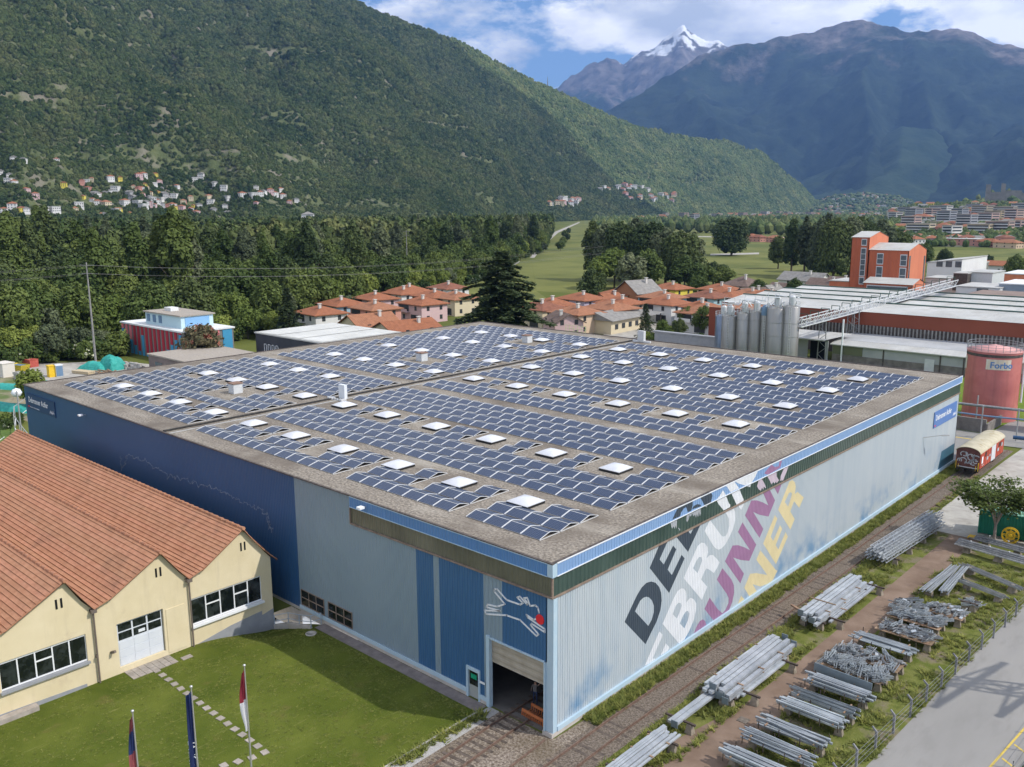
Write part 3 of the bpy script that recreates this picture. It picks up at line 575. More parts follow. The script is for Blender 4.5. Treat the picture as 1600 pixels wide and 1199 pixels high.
from mathutils.geometry import tessellate_polygon
MC = {'charcoal':(.055,.075,.10),'white':(.80,.82,.85),'mauve':(.36,.19,.33),'yellow':(.78,.66,.38),'dripgrey':(.42,.44,.48),'dripink':(.62,.52,.60)}
MM = {}
for k, c in MC.items():
    MM[k] = mat('paint_'+k, c, tuple(x*1.12 for x in c), scale=.6, rough=.5, ribs=(1, RB, .10), spec=.35)
LET = {'charcoal':'charcoal_letter','white':'white_letter','mauve':'mauve_letter','yellow':'yellow_letter','dripgrey':'paint_drip','dripink':'paint_drip'}
for c, pts, holes in MURAL:
    base = c.split('_')[0]; x = .135 if c.endswith('_f') else (.026 if c.endswith('_g') or c.startswith('drip') else .006)
    pts = [(y, max(z, .66)) if x < .02 else (y, z) for y, z in pts]
    loops = [[Vector((y, z, 0)) for y, z in pts]]+[[Vector((y, max(z,.66), 0)) for y, z in h] for h in holes]
    tri = tessellate_polygon(loops); fl = [v for lp in loops for v in lp]
    fs = []
    for t3 in tri:
        a, b, cc = [fl[i] for i in t3]
        ar = (b.x-a.x)*(cc.y-a.y)-(b.y-a.y)*(cc.x-a.x)
        if abs(ar) > 1e-6: fs.append(t3 if ar > 0 else t3[::-1])
    mb = MB(); mb.add([(x, v.x, v.y) for v in fl], fs); mb.build(LET[base], MM[base], hall)
# ---------------------------------------------------------------- solar panels
def panel_mat():
    m, t, b = newmat('solar_cells'); n = t.nodes.new; l = t.links.new
    uv = n('ShaderNodeUVMap'); sx = n('ShaderNodeSeparateXYZ'); l(uv.outputs[0], sx.inputs[0])
    def mm(op, a, bb):
        k = n('ShaderNodeMath'); k.operation = op
        for i, v in enumerate((a, bb)):
            if isinstance(v, (int, float)): k.inputs[i].default_value = v
            else: l(v, k.inputs[i])
        return k.outputs[0]
    gx = mm('LESS_THAN', mm('PINGPONG', mm('MULTIPLY', sx.outputs[0], 20.0), 1.0), .10)
    gy = mm('LESS_THAN', mm('PINGPONG', mm('MULTIPLY', sx.outputs[1], 12.0), 1.0), .10)
    g = mm('MAXIMUM', gx, gy)
    nz = n('ShaderNodeTexNoise'); nz.inputs['Scale'].default_value = .8; ge = n('ShaderNodeNewGeometry'); l(ge.outputs['Position'], nz.inputs[0])
    r = n('ShaderNodeValToRGB'); l(nz.outputs[0], r.inputs[0]); r.color_ramp.elements[0].color = (.020,.034,.070,1); r.color_ramp.elements[1].color = (.030,.048,.092,1)
    x = n('ShaderNodeMixRGB'); l(g, x.inputs[0]); l(r.outputs[0], x.inputs[1]); x.inputs[2].default_value = (.13,.16,.24,1)
    l(x.outputs[0], b.inputs['Base Color']); b.inputs['Roughness'].default_value = .28; b.inputs['Specular IOR Level'].default_value = .22
    return m
m_pv = panel_mat(); m_alu = mat('panel_frame', (.66,.67,.68), (.74,.75,.76), scale=2, rough=.45, metal=.2)
UW, UD = 1.745, 2.06
PROF = [(0.0,.05),(.5,.18),(.93,.285),(1.05,.31),(1.17,.295),(1.6,.19),(2.06,.05)]
def unit_parts(mbf, mbr, mbs, ox=0, oy=0, oz=0):
    a, b = .06, UW-.04
    mbf.add([(ox+a,oy+.02,oz+.06),(ox+b,oy+.02,oz+.06),(ox+b,oy+.98,oz+.30),(ox+a,oy+.98,oz+.30)], [(0,1,2,3)], 0, [[(0,0),(1,0),(1,1),(0,1)]])
    mbf.add([(ox+a,oy+.02,oz+.035),(ox+b,oy+.02,oz+.035),(ox+b,oy+.02,oz+.06),(ox+a,oy+.02,oz+.06),(ox+a,oy+.98,oz+.275),(ox+b,oy+.98,oz+.275)], [(0,1,2,3),(1,0,4,5)], 1)
    mbr.add([(ox+a,oy+1.10,oz+.30),(ox+b,oy+1.10,oz+.30),(ox+b,oy+2.04,oz+.06),(ox+a,oy+2.04,oz+.06)], [(0,1,2,3)], 0, [[(0,0),(1,0),(1,1),(0,1)]])
    mbr.add([(ox+a,oy+2.04,oz+.06),(ox+b,oy+2.04,oz+.06),(ox+b,oy+2.04,oz+.035),(ox+a,oy+2.04,oz+.035)], [(0,1,2,3)], 1)
    for x in (0.0, UW-.05):
        for (y0, z0), (y1, z1) in zip(PROF[:-1], PROF[1:]):
            mbs.beam((ox+x+.03, oy+y0, oz+z0+.022), (ox+x+.03, oy+y1, oz+z1+.022), .045, .035)
        mbs.box(ox+x, oy, oz+.0, ox+x+.06, oy+2.1, oz+.04)
    mbs.box(ox+a, oy+1.0, oz+.27, ox+b, oy+1.06, oz+.293)
SKX_L = [-75.9,-68.8,-61.7,-53.8]; SKX_R = [-46.2,-38.7,-31.15,-23.5,-16.0,-8.9]
SKY_ = [7.55, 19.1, 39.8, 51.0, 62.3, 71.6]
sky_l = [(x, y) for y in SKY_ for x in SKX_L+SKX_R if not (y > 50 and y < 52 and x == -75.9)]+[(x, 28.5) for x in SKX_L[:3]]+[(-76.6, 51.0)]
VENTS = [(-62.3, 15.1), (-62.4, 45.4), (-62.6, 68.9)]
rowsR = [2.45,4.65,6.85,10.42,12.62,14.8,17.0,19.2,22.05,24.25,26.45,28.65,32.9,35.1,37.3,39.5]+[42.75+2.257*i for i in range(16)]
rowsL = [3.25+2.235*i for i in range(13)]+[34.5+2.27*i for i in range(20)]
units = []
for side, rows, x0, n, sx in (('R', rowsR, -48.5, 26, SKX_R), ('L', rowsL, -83.1, 18, SKX_L)):
    for ri, y in enumerate(rows):
        for k in range(n):
            x = x0+k*UW; cx = x+UW/2; cy = y+1.03; keep = True
            if side == 'R' and ri == 0:
                if abs(cx+24.6) < .9 or abs(cx+10.9) < .9 or x+UW > -2.9: keep = False
            elif ri in (1, 2):
                for s in sx:
                    rel = cx-s
                    if ri == 1 and -3.4 < rel < -.9+.2: keep = False if rel > -2.6 or s < -40 else keep
                    if ri == 2 and -2.9 < rel < 2.35: keep = False
            else:
                for (s, yy) in sky_l:
                    if yy < 10: continue
                    near = abs(cy-yy) < 1.75
                    if near and abs(cx-s+.28) < 2.45 and ((s > -50) == (side == 'R')): keep = False
                for (s, yy) in VENTS:
                    if side == 'L' and abs(cy-yy) < 2.3 and -3.2 < cx-s < 4.5: keep = False
            if keep: units.append((x, y, side, ri))
random.seed(11)
units.sort(key=lambda u: (u[0]-CAM.x)**2+(u[1]-CAM.y)**2)
a_, b_, c_ = MB(), MB(), MB(); unit_parts(a_, b_, c_)
mf, mr_, ms_ = a_.mesh('front_panel', [m_pv, m_alu]), b_.mesh('rear_panel', [m_pv, m_alu]), c_.mesh('support_frame', m_alu)
ORD = ['first','second','third','fourth','fifth','sixth','seventh','eighth','ninth','tenth','eleventh','twelfth','thirteenth','fourteenth','fifteenth','sixteenth','seventeenth','eighteenth','nineteenth','twentieth']
for (x, y, side, ri) in units[:300]:
    kk = int(round((-48.5+26*UW-x)/UW))-1 if side == 'R' else int(round((-83.1+18*UW-x)/UW))-1
    nm_ = '%s%s' % ({2:'twenty-'}.get((kk)//20*2, '') if kk >= 20 else '', ORD[kk-20] if kk >= 20 else ORD[kk]); rn_ = ORD[ri] if ri < 20 else 'far'
    t = thing('solar_panel_pair', ('solar panel pair, %s from the mural side, in the %s row from the front' if side == 'R' else 'solar panel pair beyond the black joint, %s from it, in the %s row') % (nm_, rn_), 'solar panel', (x, y, H-.01), 0, 'solar panel rows on the hall roof')
    put('front_panel', mf, t); put('rear_panel', mr_, t); put('support_frame', ms_, t)
a_, b_, c_ = MB(), MB(), MB()
for (x, y, side, ri) in units[300:]: unit_parts(a_, a_, c_, x, y, H-.01)
a_.build('solar_panel_field', [m_pv, m_alu], kind='stuff', label='field of blue solar panels over the far part of the roof', cat='solar panels')
c_.build('panel_frame_field', m_alu, kind='stuff', label='white frames of the far solar panel rows', cat='panel frames')
# ---------------------------------------------------------------- skylights
m_dome = mat('dome_acrylic', (.56,.57,.61), (.66,.67,.70), scale=.4, rough=.3, spec=.5, rnd=.05); m_curb = mat('dome_curb', (.02,.02,.02), rough=.7); m_flash = mat('dome_rim', (.55,.56,.58), rough=.4)
mb = MB(); mb.box(-1.03,-1.03,0,1.03,1.03,.19); mcurb = mb.mesh('curb', m_curb)
mb = MB(); n_ = 8; vs_ = []
for i in range(n_+1):
    for j in range(n_+1):
        u, v = i/n_*2-1, j/n_*2-1; k = max(abs(u), abs(v)); z = .22+.34*(1-k**2.4)*(1-.2*abs(u*v)); vs_.append((u*1.0, v*1.0, z))
mb.add(vs_, [(i*(n_+1)+j, (i+1)*(n_+1)+j, (i+1)*(n_+1)+j+1, i*(n_+1)+j+1) for i in range(n_) for j in range(n_)], smooth=True)
mdome = mb.mesh('dome', m_dome)
mb = MB(); mb.box(-1.05,-1.05,.19,1.05,1.05,.235); mrim = mb.mesh('rim', m_flash)
ROWN = {7.55:'first', 19.1:'second', 28.5:'short third', 39.8:'middle', 51.0:'third last', 62.3:'second last', 71.6:'last'}
xs_all = SKX_L+SKX_R
for (x, y) in sky_l:
    k = min(range(10), key=lambda i: abs(xs_all[i]-x))
    t = thing('skylight', 'white dome skylight, %s from the mural side, in the %s line from the front' % (ORD[9-k], ROWN[y]), 'skylight', (x+random.uniform(-.05,.05), y, H-.01), 0, 'white dome skylights on the roof')
    put('curb', mcurb, t); put('rim', mrim, t); put('dome', mdome, t)
m_vent = mat('vent_sheet', (.55,.57,.58), (.62,.63,.64), scale=2, rough=.5); m_venttop = mat('rusty_cover', (.28,.17,.12), (.2,.13,.1), scale=3, rough=.8)
for (x, y), w_ in zip(VENTS, ('nearest the front', 'in the middle', 'nearest the rear')):
    t = thing('roof_vent', 'grey square ventilation box with rusty lid, the one %s' % w_, 'roof vent', (x, y, H))
    mb = MB(); mb.box(-.6,-.6,0,.6,.6,1.15); mb.build('box', m_vent, t); mb = MB(); mb.box(-.68,-.68,1.15,.68,.68,1.27); mb.build('lid', m_venttop, t)
    for k in range(4):
        mb = MB(); mb.box(-.5,-.63,.2+k*.22,.5,-.6,.27+k*.22); mb.build('louvre', m_alu, t)
t = thing('roof_cabinet', 'tall white cabinet standing beside the black roof joint', 'cabinet', (-49.25, 21.4, H))
mb = MB(); mb.box(-.75,-.2,.1,.35,.2,1.75); mb.build('cabinet', m_white_trim, t); mb = MB(); mb.box(-.6,-.15,0,.2,.15,.1); mb.build('foot', m_alu, t)
mb = MB()
for k in range(9): mb.box(-2.2+k*.35, -.9+random.uniform(-.3,.3), 0, -1.95+k*.35, -.6+random.uniform(-.3,.3), .25)
mb.build('cable_box', m_alu, t)
t = thing('roof_cabinet', 'grey cabinet at the far end of the black roof joint', 'cabinet', (-48.4, 81.3, H))
mb = MB(); mb.box(-.6,-.3,.1,.6,.3,1.9); mb.build('cabinet', m_vent, t); mb = MB(); mb.box(-1.6,-.2,0,1.8,.1,.3); mb.build('cable_box', m_alu, t)
m_ypale = mat('pale_yellow_rail', (.55,.58,.30), rough=.6)
t = thing('roof_railing', 'pale yellow access railing at the far roof edge', 'railing', (-66.8, LEN, H-.8))
for k in range(6):
    mb = MB(); mb.beam((k*.9,.6,0), (k*.9,.6,1.9), .07); mb.build('post', m_ypale, t)
for z in (.8,1.3,1.85):
    mb = MB(); mb.beam((0,.6,z), (4.5,.6,z), .06); mb.beam((4.5,.6,z), (5.1,-.2,z), .06); mb.build('rail', m_ypale, t)

# ---------------------------------------------------------------- cream building with saw-tooth tiled roof
m_cream = mat('cream_render', (.66,.56,.36), (.72,.62,.42), scale=.5, rough=.9, c3=(.56,.46,.31), scale3=.6, pos3=(.62,.8), bump=.1, bscale=20, bdist=.01, c4=(.46,.38,.26), st4=(1,1.4,.14), pos4=(.54,.78), amt4=.4)
m_base = mat('grey_base', (.27,.28,.30), (.32,.33,.35), scale=1, rough=.9)
m_tile = mat('roof_tiles', (.39,.18,.10), (.49,.245,.145), scale=1.6, rough=.85, c3=(.30,.15,.09), scale3=.5, pos3=(.55,.75), ribs=(0,.24,.03), rnd=.05, c4=(.22,.145,.095), st4=(.3,.6,1), pos4=(.50,.75), amt4=.22)
m_wood = mat('dark_fascia', (.12,.06,.04), rough=.8); m_pipe = mat('downpipe', (.16,.13,.11), rough=.6)
XF = -29.0; XB = -78.0
cb = thing('cream_workshop', 'cream rendered workshop with saw-tooth gables and terracotta tiled roofs', 'building', (0, 0, 0))
ridges = [(-4.5, 8.45), (-11.45, 8.5), (-18.4, 8.5), (-25.4, 8.5), (-32.4, 8.5)]; valleys = [(-9.35, 5.75), (-16.6, 5.8), (-23.6, 5.9), (-30.6, 5.9), (-37.6, 5.9)]
def prof_pts():
    p = [(-2.0, 5.3), (-2.5, 5.9), (-3.0, 6.6)]
    for (ry, rz), (vy, vz) in zip(ridges, valleys):
        p += [(ry, rz), (vy+1.2, vz+.42), (vy, vz)]
        if vy > -37: p += [(vy-.75, vz+.9)]
    return p
PP = prof_pts()
# front wall as strips with openings
ops = [(-22.95,-17.26,1.9,4.02,'w'), (-15.05,-11.5,.45,3.92,'d'), (-9.2,-2.98,1.62,3.88,'w'), (-31,-25,1.9,4.0,'w')]
ys = sorted(set([p[0] for p in PP]+[o[0] for o in ops]+[o[1] for o in ops]))
def topz(y): return interp([p[0] for p in PP[::-1]], [p[1] for p in PP[::-1]], y)
mb = MB()
for a, b in zip(ys[:-1], ys[1:]):
    segs = [(-1.9, None)]; op = [o for o in ops if o[0] <= a and b <= o[1]]
    ta, tb = topz(a)-.12, topz(b)-.12
    if op:
        o4 = op[0]; mb.add([(XF,a,-1.9),(XF,b,-1.9),(XF,b,o4[2]),(XF,a,o4[2])], [(0,1,2,3)]); mb.add([(XF,a,o4[3]),(XF,b,o4[3]),(XF,b,tb),(XF,a,ta)], [(0,1,2,3)])
    else: mb.add([(XF,a,-1.9),(XF,b,-1.9),(XF,b,tb),(XF,a,ta)], [(0,1,2,3)])
for o4 in ops:
    y0, y1, z0, z1 = o4[:4]; d = .35
    mb.quad((XF,y0,z0),(XF-d,y0,z0),(XF-d,y0,z1),(XF,y0,z1)); mb.quad((XF,y1,z0),(XF,y1,z1),(XF-d,y1,z1),(XF-d,y1,z0)); mb.quad((XF,y0,z1),(XF-d,y0,z1),(XF-d,y1,z1),(XF,y1,z1)); mb.quad((XF,y0,z0),(XF,y1,z0),(XF-d,y1,z0),(XF-d,y0,z0))
mb.quad((XF,-2.0,-1.9),(XB,-2.0,-1.9),(XB,-2.0,5.2),(XF,-2.0,5.2)); mb.quad((XB,-40,0),(XB,-2,0),(XB,-2,5.5),(XB,-40,5.5))
mb.build('wall', m_cream, cb)
mb = MB(); mb.prism([(-40,-.3),(-17.5,-.3),(-17.5,.25),(-25,.45),(-40,.45)], 0, XF, XF+.03); mb.prism([(-9.2,-1.9),(-2.0,-1.9),(-2.0,.6),(-3.1,.35),(-3.1,.75),(-6,.5),(-9.2,-.05)], 0, XF, XF+.03); mb.build('base_course', m_base, cb)
mb = MB(); mb.prism([(-16.5,.25),(-15.15,.25),(-15.15,2.9),(-16.5,2.7)][:0] or [(-11.3,.2),(-9.8,.2),(-9.8,3.75),(-11.3,3.75)], 0, XF, XF+.04); mb.build('closed_panel', m_cream, cb)
m_winw = mat('white_window', (.78,.79,.8), rough=.5)
def long_window(y0, y1, z0, z1, n, splits, sillm):
    wd = MB(); X = XF-.15; f = .09
    wd.box(X-.05,y0,z1-.14,X+.05,y1,z1); wd.box(X-.05,y0,z0,X+.05,y1,z0+.1)
    for i in range(n+1): y = y0+(y1-y0)*i/n; wd.box(X-.06,y-f/2,z0,X+.06,y+f/2,z1)
    for k in splits: a = y0+(y1-y0)*k/n; b = y0+(y1-y0)*(k+1)/n; wd.box(X-.05,a,(z0+z1)/2+.15,X+.05,b,(z0+z1)/2+.25)
    wn = wd.build('window', m_winw, cb)
    for i in range(n):
        p = MB(); a = y0+(y1-y0)*i/n; b = y0+(y1-y0)*(i+1)/n; p.quad((X,a,z0),(X,b,z0),(X,b,z1),(X,a,z1)); p.build('pane', m_darkglass, wn)
    sl = MB(); sl.box(XF-.1,y0-.1,z0-.18,XF+.22,y1+.1,z0-.02); sl.build('sill', sillm, wn)
long_window(-22.95,-17.26,1.95,4.0,5,[2],m_base); long_window(-9.2,-2.98,1.66,3.88,5,[1,3],m_winw); long_window(-31,-25,1.95,4.0,5,[1],m_base)
m_doorw = mat('white_door', (.62,.65,.70), (.67,.70,.74), scale=1, rough=.5)
mb = MB(); mb.box(XF-.3,-15.0,.42,XF-.2,-11.55,3.9); dr = mb.build('garage_door', m_doorw, cb)
for i in range(3):
    for j in range(2):
        mb = MB(); a = -14.9+i*1.13; mb.box(XF-.205,a,2.5+j*.68,XF-.19,a+1.0,3.08+j*.68); mb.build('pane', m_darkglass, dr)
    for j in range(3):
        mb = MB(); a = -14.92+i*1.13; mb.box(XF-.205,a,.5+j*.63,XF-.175,a+1.04,1.08+j*.63); mb.build('panel', m_doorw, dr)
mb = MB(); mb.box(XF-.19,-13.4,2.62,XF-.18,-12.9,2.85); mb.build('notice', m_white_trim, dr)
for (y, z) in ((-4.45,6.85),(-11.6,6.9),(-18.8,6.87)):
    for s in (-.17,.17):
        mb = MB(); mb.box(XF-.02,y+s-.075,z-.36,XF+.012,y+s+.075,z+.36); mb.build('vent_slot', m_dark, cb)
for (y, z) in ((-9.35,5.6),(-16.65,5.65)):
    mb = MB(); mb.tube((XF+.18,y,z-.1),(XF+.18,y,.0),.07); mb.box(XF-.02,y-.2,z-.15,XF+.4,y+.2,z+.1); mb.build('downpipe', m_pipe, cb)
mb = MB(); mb.box(XF+.02,-16.75,2.0,XF+.35,-16.65,2.2); mb.beam((XF+.05,-15.6,1.95),(XF+.45,-15.5,2.1),.18); mb.build('wall_light', m_pipe, cb)
# tile courses: each row of tiles a stepped strip
OV = .35
for si, ((ry, rz), (vy, vz)) in enumerate(zip(ridges, valleys)):
    nrow = 16
    for k in range(nrow):
        f0, f1 = k/nrow, (k+1)/nrow
        def zc(f): y = ry+(vy-ry)*f; return y, (rz+(vz+.42-rz)*(f/.75) if f < .75 else vz+.42-.42*((f-.75)/.25))
        (ya, za), (yb, zb) = zc(f0), zc(f1)
        mb = MB(); mb.add([(XF+OV,ya,za+.02),(XB,ya,za+.02),(XB,yb,zb+.09),(XF+OV,yb,zb+.09),(XF+OV,yb,zb-.03),(XB,yb,zb-.03),(XF+OV,ya,za-.05)], [(0,1,2,3),(3,2,5,4),(0,3,4,6)])
        mb.build('tile_row', m_tile, cb)
    # steep side facing north (+y)
    py, pz = (valleys[si-1] if si else (-1.55, 4.95))
    for k in range(8):
        f0, f1 = k/8, (k+1)/8; cv = lambda f: rz+(pz-rz)*(f*1.12-.12*f*f if si else (1.25*f-.25*f*f))
        ya, yb = ry+(py-ry)*f0, ry+(py-ry)*f1; za, zb = cv(f0), cv(f1)
        mb = MB(); mb.add([(XF+OV,ya,za+.02),(XF+OV,yb,zb+.08),(XB,yb,zb+.08),(XB,ya,za+.02),(XF+OV,yb,zb-.04),(XB,yb,zb-.04),(XF+OV,ya,za-.05)], [(0,1,2,3),(1,4,5,2),(0,6,4,1)]); mb.build('tile_row', m_tile, cb)
    mb = MB(); n = 60
    for k in range(n):
        x = XF+OV+.1-(XF+OV-XB)*k/n; mb.tube((x,ry,rz+.05),(x-(XF+OV-XB)/n*1.02,ry,rz+.0),.15,.12,6)
    mb.build('ridge_tiles', m_tile, cb, kind='stuff')
    mb = MB(); mb.beam((XF+OV-.12,ry,rz-.1),(XF+OV-.12,vy+1.1,vz+.25),.05,.14,up=(1,0,0)); mb.beam((XF+OV-.12,ry,rz-.1),(XF+OV-.12,py,pz-.1),.05,.14,up=(1,0,0)); mb.build('verge_board', m_wood, cb)
mb = MB(); mb.box(XB, -9.6, 5.6, XF+.2, -9.1, 5.72); mb.box(XB, -16.85, 5.65, XF+.2, -16.35, 5.77); mb.build('valley_gutter', m_pipe, cb)
# slab and stepping stones
m_slab = mat('slab_stone', (.27,.24,.21), (.38,.34,.30), scale=1.5, rough=.9, rnd=.12)
t = thing('door_terrace', 'paved strip of concrete slabs before the white garage door', 'paving', (XF, -14.85, 0))
for i in range(7):
    for j in range(3):
        mb = MB(); mb.box(.03+j*.52,.02+i*.5,.0,.52+j*.52,.49+i*.5,.05+random.uniform(0,.012)); mb.build('slab', m_slab, t)
mb = MB(); mb.box(-.25,-.22,0,.25,.22,.05); sm_ = mb.mesh('stone', m_slab)
P_ = [(-28.3+i*.93, -13.1-.012*i) for i in range(17)]+[(-12.5,-13.35),(-12.6,-14.2),(-12.9,-15.0),(-13.2,-15.8),(-13.3,-16.6)]
for i, (x, y) in enumerate(P_):
    put('stepping_stone', sm_, loc=(x, y, .015), rot=(0, 0, random.uniform(-.15,.15)), label='%s square stepping stone of the lawn path, counted from the garage door' % (ORD[i] if i < 20 else ['second last','last'][i-20]), cat='stepping stone', group='stepping stones across the lawn')
mb = MB(); mb.box(-.25,-.4,0,.25,.4,.05); mb.build('stepping_stone', m_slab, loc=(-27.6,-10.6,.01), label='large flat stone on the grass beside the door terrace', cat='stepping stone')
mb = MB(); mb.box(-28.9,-23.5,0,-28.3,-21.0,.35); mb.build('stone_bench', m_slab, label='low grey stone step against the cream wall', cat='step')
# ramp railing
m_rail = mat('blue_grey_rail', (.36,.43,.50), rough=.5)
t = thing('ramp_railing', 'blue grey tubular railing around the ramp beside the blue wall', 'railing', (0,0,0))
RP = [(-28.95,-2.0,-1.1),(-27.9,-1.3,-.75),(-26.5,-1.15,-.55),(-24.9,-1.1,-.15),(-24.6,-.3,-.1)]
for a in RP:
    mb = MB(); mb.beam(a, (a[0],a[1],a[2]+1.05), .06); mb.build('post', m_rail, t)
for dz in (.5, 1.03):
    for a, b in zip(RP[:-1], RP[1:]):
        mb = MB(); mb.tube((a[0],a[1],a[2]+dz), (b[0],b[1],b[2]+dz), .03, n=6); mb.build('rail', m_rail, t)
mb = MB(); mb.beam((-28.95,-2.0,-1.15),(-27.9,-1.3,-.85),.25,.5); mb.beam((-27.9,-1.3,-.85),(-24.9,-1.1,-.25),.25,.5); mb.build('kerb', m_plinth, t)
# flags
m_flagpole = mat('flag_pole', (.55,.55,.54), rough=.35, metal=.6)
def flagc(cols, nm):
    m, tt, b = newmat(nm); n = tt.nodes.new; l = tt.links.new; uv = n('ShaderNodeUVMap'); s = n('ShaderNodeSeparateXYZ'); l(uv.outputs[0], s.inputs[0])
    r = n('ShaderNodeValToRGB'); l(s.outputs[1], r.inputs[0]); r.color_ramp.interpolation = 'CONSTANT'; e = r.color_ramp.elements
    while len(e) < len(cols): e.new(.5)
    for i, (p, c) in enumerate(cols): e[i].position = p; e[i].color = (*c, 1)
    l(r.outputs[0], b.inputs['Base Color']); b.inputs['Roughness'].default_value = .8
    tr = n('ShaderNodeBsdfTranslucent'); l(r.outputs[0], tr.inputs[0]); ms = n('ShaderNodeMixShader'); ms.inputs[0].default_value = .3; l(b.outputs[0], ms.inputs[1]); l(tr.outputs[0], ms.inputs[2]); l(ms.outputs[0], tt.nodes['Material Output'].inputs[0]); return m
FL = [((-9.75,-15.9), 'flag pole with a limp red and white flag, nearest the hall', flagc([(0,(.75,.75,.77)),(.5,(.30,.03,.05))],'red_white_flag'), 3.6),
      ((-9.87,-19.1), 'flag pole with a long hanging dark blue flag', flagc([(0,(.02,.035,.13)),(.9,(.02,.04,.14))],'blue_flag'), 6.2),
      ((-9.9,-22.36), 'flag pole with a limp red, blue and white flag, farthest from the hall', flagc([(0,(.35,.42,.45)),(.3,(.35,.09,.10)),(.62,(.03,.05,.16)),(.86,(.22,.05,.06))],'tricolour_flag'), 5.2)]
for fi, ((x, y), lab, fmat, ln) in enumerate(FL):
    t = thing('flag_pole', lab, 'flag pole', (x, y, 0), 0, 'flag poles on the lawn')
    mb = MB(); mb.tube((0,0,0),(0,0,8),.07,.035,10); mb.build('pole', m_flagpole, t)
    mb = MB(); mb.lathe([(0,.1),(.07,.07),(.09,0),(.06,-.05),(.04,-.06)],12,(0,0,8.05)); mb.build('finial', m_flagpole, t)
    mb = MB(); nu, nv = 10, 16; vs_ = []; uvs = []
    for i in range(nu+1):
        for j in range(nv+1):
            u = i/nu; v = j/nv; wd = (.08+.20*math.sin(math.pi*min(1,(1-v)*1.1))) if fi != 1 else .26
            x_ = -.05-u*wd*.35+.06*math.sin(u*9+v*5); y_ = -.04-u*wd+.05*math.sin(u*11+2*v); vs_.append((x_, y_, 7.75-(1-v)*ln-u*.25)); uvs.append((u, v))
    fs_ = [(i*(nv+1)+j,(i+1)*(nv+1)+j,(i+1)*(nv+1)+j+1,i*(nv+1)+j+1) for i in range(nu) for j in range(nv)]
    mb.add(vs_, fs_, 0, [[uvs[k] for k in f] for f in fs_], True); fo = mb.build('flag', fmat, t)
    if fi == 1: text('dAcifer', .55, (-.25,-.33,4.9), (R(90),R(90),R(48)), m_txt, fo)
# ---------------------------------------------------------------- storage yard: racks and galvanised steel
random.seed(21)
m_galv = mat('galvanised_steel', (.36,.39,.42), (.52,.55,.58), scale=1.3, rough=.42, metal=.35, rnd=.16, coord='obj', spec=.5)
m_galvd = mat('weathered_steel', (.26,.27,.28), (.38,.39,.40), scale=2, rough=.55, metal=.3, rnd=.2, coord='obj')
m_galv2 = mat('dull_galvanised_steel', (.24,.27,.29), (.40,.43,.45), scale=1.3, rough=.5, metal=.35, rnd=.25, coord='obj')
m_foot = mat('rack_concrete', (.20,.17,.13), (.33,.28,.22), scale=2.5, rough=.95, bump=.3, bscale=14, bdist=.02)
m_timber = mat('weathered_timber', (.20,.13,.085), (.34,.24,.16), scale=2, rough=.9, rnd=.15)
m_ironb = mat('rack_iron', (.05,.04,.035), (.10,.075,.06), scale=4, rough=.8)
mb = MB(); mb.add([(-.28,-.22,0),(.28,-.22,0),(.28,.22,0),(-.28,.22,0),(-.17,-.13,.62),(.17,-.13,.62),(.17,.13,.62),(-.17,.13,.62)], [(0,3,2,1),(4,5,6,7),(0,1,5,4),(1,2,6,5),(2,3,7,6),(3,0,4,7)]); mfoot = mb.mesh('concrete_foot', m_foot)
def rack(name, label, x0, x1, ys, along='x', group='low storage racks with concrete feet', top=.75, posts=True):
    # cross beams run along `along`, at each y of ys, on feet at x0 and x1
    ym = sum(ys)/len(ys); t = thing(name, label, 'storage rack', ((x0+x1)/2, ym, 0.02), 0, group)
    for y in ys:
        for x in (x0+.5, x1-.5):
            put('concrete_foot', mfoot, t, loc=(x-(x0+x1)/2, y-ym, 0), rot=(0,0,random.uniform(-.15,.15)))
    if along == 'x':
        for y in ys:
            mb = MB(); mb.beam(((x0-x1)/2+.1, y-ym, .68), ((x1-x0)/2-.1, y-ym, .68), .16, .12); mb.build('cross_beam', m_ironb, t)
    return t
def profile(kind, ln, w, h):
    mb = MB()
    if kind == 'box': mb.box(-ln/2,-w/2,0,ln/2,w/2,h)
    elif kind == 'H':
        mb.box(-ln/2,-w/2,0,ln/2,w/2,.025); mb.box(-ln/2,-w/2,h-.025,ln/2,w/2,h); mb.box(-ln/2,-.02,.025,ln/2,.02,h-.025)
    elif kind == 'L':
        mb.box(-ln/2,-w/2,0,ln/2,w/2,.02); mb.box(-ln/2,-w/2,.02,ln/2,-w/2+.02,h)
    elif kind == 'tube': mb.tube((-ln/2,0,h/2),(ln/2,0,h/2),h/2,n=8)
    return mb
def stack_x(name, label, xc, yc, ln, rows, kind, w, h, z0=.74, jit=.03, m=None, timber=True, ang=0, group='stacks of galvanised steel in the yard'):
    t = thing(name, label, 'steel stack', (xc, yc, z0), ang, group); msh = [profile(kind, ln*f, w, h).mesh('steel_bar', m or m_galv) for f in (1, .93, .84)]
    z = 0
    for r, n in enumerate(rows):
        for i in range(n):
            y = (i-(n-1)/2)*w*1.18+random.uniform(-.3,.3)*w
            put('steel_bar', random.choice(msh), t, loc=(random.uniform(-.12,.12)*ln*.5, y, z), rot=(0, 0, random.gauss(0, jit)))
        z += h*1.02
        if timber and r < len(rows)-1:
            for xx in (-.35, .35):
                mb = MB(); mb.box(xx*ln-.05, -n*w*.62, z, xx*ln+.05, n*w*.62, z+.05); mb.build('timber_batten', m_timber, t)
            z += .055
    return t
